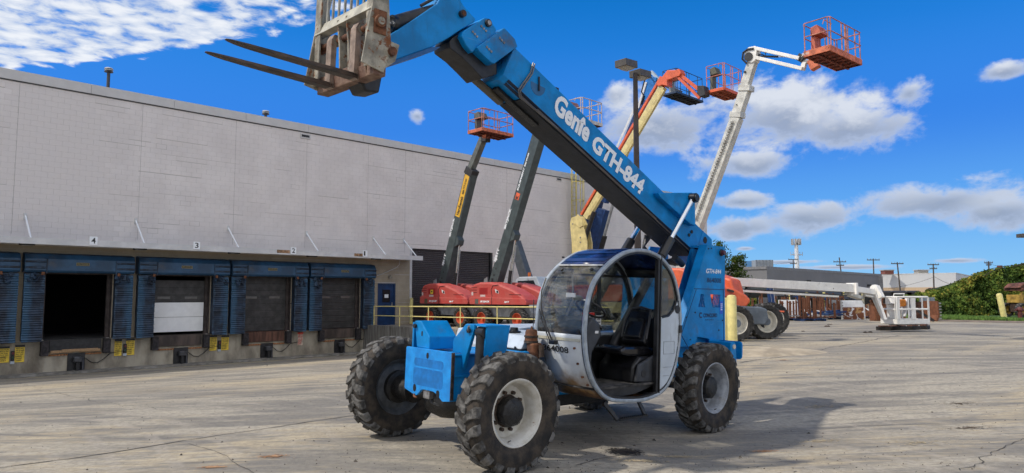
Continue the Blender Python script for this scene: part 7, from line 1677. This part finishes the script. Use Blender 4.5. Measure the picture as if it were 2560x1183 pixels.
# ladder-like rusty frames and dark fence backdrop
for k, (x0, x1, yt, yb, Y, m_, lab) in enumerate(((2048, 2070, 752, 792, 47, RUST2, 'rusty ladder-like rack behind the tall forks'), (2014, 2026, 752, 785, 47.5, WHITEP, 'white ladder-like rack behind the tall forks'), (2165, 2184, 762, 798, 45, RUST2, 'rusty slatted grille right of the stained panel'), (2244, 2262, 766, 800, 44, RUST2, 'rusty slatted grille behind the white basket'))):
    a = at(x0, yt, Y); b = at(x1, yb, Y); o = thing('scrap_rack', lab, 'rack', TR((a.x, Y, b.z))); w0, h0 = b.x-a.x, a.z-b.z
    for x in (0, w0): MB().box((x-.04, -.03, 0), (x+.04, .03, h0)).build('stile', m_, o)
    n = 5
    for j in range(n):
        if k < 2: MB().box((0.04, -.02, h0*(j+.5)/n), (w0-.04, .02, h0*(j+.5)/n+.05)).build('rung', m_, o)
        else: MB().box((w0*(j+.5)/n-.02, -.02, 0.05), (w0*(j+.5)/n+.02, .02, h0-.05)).build('slat', mat('slat_pale', (.5, .42, .34), .7), o)
    if k >= 2: MB().box((0.04, -.03, h0-.05), (w0-.04, .03, h0+.03)).build('top_plank', WOODN, o)
for (x, lab, ti) in ((1930, 'left', -.1), (1938, 'right', -.1)):
    a = at(x, 800, 45.5); o = thing('blue_post', lab+' one of two leaning dark blue steel posts', 'post', TR((a.x, a.y, .3)) @ Matrix.Rotation(ti, 4, 'Y'), 'leaning dark blue posts'); MB().box((-.09, -.06, 0), (.09, .06, 1.95)).build('shaft', NAVY, o, bevel=.01); MB().box((.10, -.05, .1), (.13, .05, 1.95)).build('white_edge', WHITEP, o)
# blue heap
rr = random.Random(4)
for k in range(14):
    a = at(2055+rr.uniform(-12, 36), 800, 43.2+rr.uniform(-.6, .8)); z = .46+rr.uniform(0, .45)*(1-k/20); L_ = rr.uniform(.7, 1.6)
    m2 = [PALB, NAVY, WHITEP, METALG, NAVY][k % 5]
    o = thing('scrap_bar', pos[k]+' loose '+['blue', 'navy', 'white', 'grey', 'dark blue'][k % 5]+' bar in the heap between the racks', 'scrap bar', TR((a.x, a.y, z), rr.uniform(-.7, .7)) @ Matrix.Rotation(rr.uniform(-.25, .25), 4, 'Y'), 'loose bars in the blue heap')
    MB().box((-L_/2, -.06, -.04), (L_/2, .06, .05)).build('bar', m2, o, bevel=.008); MB().box((-L_/2, -.07, -.05), (-L_/2+.08, .07, .07)).build('end_plate', m2, o)
for k in range(12):
    a = at(1955+k*11+rr.uniform(-4, 4), 803, 41.5+rr.uniform(-.6, 1.4)); L_ = rr.uniform(.5, 1.2)
    o = thing('scrap_bar', pos[k]+' flat bar lying low across the front pallets', 'scrap bar', TR((a.x, a.y, .46+rr.uniform(0, .12)), rr.uniform(-.3, .3)), 'flat bars lying low on the pallets'); MB().box((-L_/2, -.05, -.02), (L_/2, .05, .03)).build('bar', [WHITEP, BLACK, RUST2, METALG][k % 4], o); MB().cbox((0, 0, .05), (.1, .08, .05)).build('lug', RUST2, o)
# second row of racks: tall dark frames loaded with upright forks
rr = random.Random(77)
for k in range(13):
    px = 1962+k*14+rr.uniform(-4, 4); Y = 47.5+rr.uniform(-.6, .8); a = at(px, 800, Y); h = rr.uniform(1.25, 1.75)
    o = thing('scrap_stand', pos[k]+' dark upright frame from the left in the back row of racks', 'stand', TR((a.x, a.y, .3), rr.uniform(-.2, .2)), 'dark frames in the back row of racks'); m2 = [RUSTM, BLACK, NAVY, RUST2, RUSTM][k % 5]
    for x in (-.22, .22): MB().box((x-.045, -.04, 0), (x+.045, .04, h)).build('upright', m2, o)
    MB().box((-.22, -.03, h*.9), (.22, .03, h*.9+.07)).build('crossbar', m2, o); MB().box((-.22, -.03, h*.35), (.22, .03, h*.35+.07)).build('crossbar', m2, o); MB().box((-.3, -.3, 0), (.3, .3, .18)).build('base', BLACK, o)
for k, (px, py, w0, h0, m2) in enumerate(((1990, 788, 1.3, .35, BLACK), (2036, 792, 1.2, .3, RUSTM), (2070, 786, 1.4, .45, BLACK), (2098, 792, .8, .35, NAVY), (1944, 790, 1.0, .4, RUSTM), (2180, 790, 1.2, .5, RUSTM))):
    a = at(px, 800, 45.2); o = thing('scrap_crate', pos[k]+' low dark crate of scrap from the left between the racks', 'crate', TR((a.x, a.y, .3), .1*k), 'low dark crates between the racks'); MB().box((-w0/2, -.4, .08), (w0/2, .4, h0)).build('body', m2, o, bevel=.02)
    for j in range(5): MB().beam((-w0/2+.2*j, -.3, h0), (-w0/2+.2*j+rr.uniform(-.2, .3), .2, h0+rr.uniform(.05, .3)), .06, .05).build('loose_part', [WHITEP, RUST2, METALG, NAVY, RUST2][j], o)
# dark screen fence with yellow posts behind
fe = thing('yard_fence', 'dark screened fence with yellow posts behind the scrap racks', 'fence')
a, b = at(1945, 760, 50.5), at(2290, 760, 50.5)
MB().box((a.x, 50.5, .3), (b.x, 50.6, 1.75)).build('screen', mat('screen_black', (.018, .018, .019), .8, var=.3), fe)
for px in (1978, 2017, 2060, 2109, 2157): q = at(px, 738, 50.3); MB().cyl((q.x, 50.3, .3), (q.x-(.12 if px < 1990 else 0), 50.3, 2.0), .09, n=10).build('post', YELLOWP, fe)
tp = thing('tarp_shelter', 'black sagging tarp over the rear racks under the white boom', 'tarp'); q = [at(1980, 727, 52), at(2060, 733, 49), at(2170, 735, 49), at(2175, 722, 53), at(2150, 716, 52)]
vs = [at(1978, 728, 52), at(2010, 745, 50), at(2070, 748, 49), at(2135, 748, 49), at(2150, 724, 53), at(2060, 730, 53)]; MB().add(vs, [(0, 1, 5), (1, 2, 5), (2, 3, 4, 5)]).build('sheet', mat('tarp_black', (.02, .02, .018), .7, var=.3, bump=.4), tp)
for p_ in (vs[1], vs[3], vs[4], vs[0]): MB().cyl((p_.x, p_.y, .3), p_, .04, n=6).build('prop', BLACK, tp)
# pipes and ring
q = at(1893, 730, 52); pi_ = thing('drum_pipe', 'dark corrugated pipe end under the low white boom', 'pipe', TR((q.x, 52, q.z))); MB().lathe([(.40, -.8), (.44, -.8), (.44, .7), (.40, .7), (.40, -.75)], ax='x', n=24).build('shell', flat('pipe_dark', (.03, .035, .035)), pi_, smooth=True)
MB().lathe([(.46, -.8), (.48, -.7), (.46, -.6)], ax='x', n=24).build('end_ring', BLACK, pi_, smooth=True); MB().cyl((0, 0, -.42), (0, 0, -q.z+.3), .05).build('stand', BLACK, pi_)
q = at(2337, 733, 58); ri = thing('culvert_ring', 'rusty corrugated steel ring half sunk in the hedge top', 'culvert', TR((q.x, 58, q.z-.2), .5)); MB().lathe([(.52, -.5), (.60, -.5), (.60, .5), (.52, .5), (.52, -.5)], n=28).build('shell', mat('culvert_brown', (.05, .03, .022), .8, var=.3), ri, smooth=True)
for k in range(4): MB().lathe([(.60, -.4+.25*k), (.64, -.35+.25*k), (.60, -.3+.25*k)], n=28).build('corrugation', mat('culvert_brown', (.05, .03, .022), .8), ri, smooth=True)
for k, (px, w0) in enumerate(((2215, 1.4), (2250, 1.8), (2280, 1.2), (2370, 1.6))):
    q = at(px, 733, 60); o = thing('dark_duct', ['first', 'second', 'third', 'fourth'][k]+' flattened dark duct lying along the hedge top from the left', 'duct', TR((q.x, 60, q.z)), 'dark ducts along the hedge top'); MB().prism([(-.25, -.6), (.2, -.6), (.25, .1), (0, .22), (-.25, .1)], -w0/2, w0/2, 'x').build('body', flat('duct_dark', (.035, .035, .04)), o, bevel=.04); MB().box((-w0/2, -.3, .1), (-w0/2+.08, .3, .2)).build('collar', METALG, o)
# buckets right of the basket
q = at(2325, 800, 40.5); bu = thing('loader_bucket', 'rusty loader bucket lying on its side right of the white basket', 'bucket', TR((q.x-.3, 40.5, .3), .1))
m_ = MB(); m_.prism([(-.55, 0), (.35, 0), (.5, .3), (.45, 1.15), (.38, 1.15), (.40, .35), (.28, .1), (-.5, .08)], -.6, .6); m_.build('shell', RUST2, bu, bevel=.01); MB().prism([(-.55, .08), (.30, .08), (.42, .35), (.38, 1.1), (-.5, 1.05)], .58, .62).build('side_plate', mat('bucket_dark_rust', (.10, .05, .035), .85, var=.3), bu)
for k in range(6): MB().prism([(.42, .1+.17*k), (.62, .14+.17*k), (.62, .20+.17*k), (.42, .22+.17*k)], -.60, -.52).build('tooth', STEEL, bu, bevel=.01)
q = at(2338, 790, 41.5); gp = thing('steel_sheet', 'pale blue grey corrugated sheet behind the loader bucket', 'sheet', TR((q.x, 42.2, .3))); MB().box((-.45, 0, 0), (.45, .04, 1.35)).build('sheet', mat('sheet_pale_blue', (.22, .26, .30), .6), gp)
for k in range(7): MB().box((-.42+.13*k, -.025, 0), (-.38+.13*k, -.001, 1.35)).build('rib', mat('sheet_pale_blue', (.22, .26, .30), .6), gp)
q = at(2315, 812, 38.5); be = thing('steel_beam', 'dark beam leaning on the ground right of the white basket', 'beam', TR((q.x+.1, 38.8, .32), -.4)); MB().beam((-.5, 0, .75), (.45, 0, .06), .14, .14).build('flange', BLACK, be); MB().beam((-.5, 0, .84), (.45, 0, .15), .2, .02).build('top_flange', RUSTM, be)
q = at(2080, 795, 46); pl_ = thing('rust_plate', 'rust red box frame behind the white basket', 'box frame', TR((at(2195, 800, 41).x, 41., .3))); MB().box((-.35, -.3, 0), (.75, .3, .95)).build('body', RUST2, pl_, bevel=.02); MB().box((-.38, -.33, .95), (.78, .33, 1.0)).build('lid', RUSTM, pl_)
for k in range(4): MB().box((-.25+.25*k, -.33, .05), (-.17+.25*k, -.301, .9)).build('rib', RUSTM, pl_)
# yellow machine + red hydrant at the right edge
YM = mat('machine_yellow_rust', (.42, .26, .05), .7, var=.25, vs=3, rust=.30, dirt=.2)
q = at(2548, 800, 47); ym = thing('old_machine', 'rusty yellow wheeled machine standing before the hedge at right edge', 'machine', TR((q.x, 47, .3), .2))
MB().box((-.3, -.6, .95), (2.4, .6, 1.5)).build('engine_body', YM, ym, bevel=.04); MB().box((-.35, -.7, 1.75), (1.6, .7, 1.95)).build('canopy_roof', mat('canopy_rust', (.16, .06, .04), .8, var=.3), ym, bevel=.03); MB().prism([(-.5, 1.95), (-.1, 2.25), (1.4, 2.35), (1.6, 1.95)], -.6, .6).build('canopy_hump', mat('canopy_rust', (.16, .06, .04), .8, var=.3), ym, bevel=.03)
for x in (-.2, .5, 1.3): MB().box((x-.05, -.55, 1.45), (x+.05, -.45, 1.8)).build('cab_pillar', YM, ym)
MB().box((-.1, -.63, 1.05), (.25, -.605, 1.4)).build('side_opening', BLACK, ym); MB().box((.45, -.63, 1.1), (.7, -.605, 1.35)).build('side_opening', BLACK, ym); MB().box((-.2, -.5, .35), (2.2, .5, .95)).build('frame', mat('frame_dark_rust', (.06, .035, .025), .85, var=.3), ym)
wheel_s(ym, (-.35, -.6, .48), .48, .35, YM); wheel_s(ym, (-.35, .6, .48), .48, .35, YM); wheel_s(ym, (1.8, -.6, .48), .48, .35, YM); MB().tube([(-.8, -.9, .25), (-.2, -.9, .25), (.4, -.9, .2)], .07, 8).build('drawbar', RUSTM, ym)
q = gz(2551, 800, .3); hy = thing('standpipe', 'dark red rusty standpipe at the right edge beside the machine', 'standpipe', TR((q[0], q[1], .3)))
MB().lathe([(.0, .78), (.10, .76), (.17, .66), (.17, .56), (.12, .50), (.12, 0)], ax='z', n=18).build('barrel', mat('hydrant_red', (.13, .028, .022), .6, rust=.1), hy, smooth=True); MB().cyl((-.26, 0, .60), (.26, 0, .60), .07, n=12).build('outlet', mat('hydrant_red', (.13, .028, .022), .6), hy); MB().lathe([(.2, .03), (.2, 0)], ax='z', n=18).build('base_flange', RUSTM, hy)
# debris on the yard
for k, (px, py, s_) in enumerate(((2066, 817, .16), (2075, 812, .10), (2170, 832, .15), (2275, 824, .14), (2010, 829, .08), (1898, 885, .06), (2320, 803, .12), (1948, 873, .05))):
    q = gz(px, py, .3); o = thing('debris_clod', 'dark clod of debris on the open concrete, '+pos[k]+' of the scattered ones from the racks', 'debris', TR((q[0], q[1], ground(q[0], q[1])+.005)), 'clods of debris on the yard'); rr = random.Random(k)
    for j in range(3): MB().lathe([(0, s_*.35), (s_*.4, s_*.25), (s_*.6, 0)], (rr.uniform(-1, 1)*s_, rr.uniform(-.5, .5)*s_, 0), 'z', n=7).build('lump', mat('debris_brown', (.06, .035, .025), .9, var=.4, bump=.5), o)
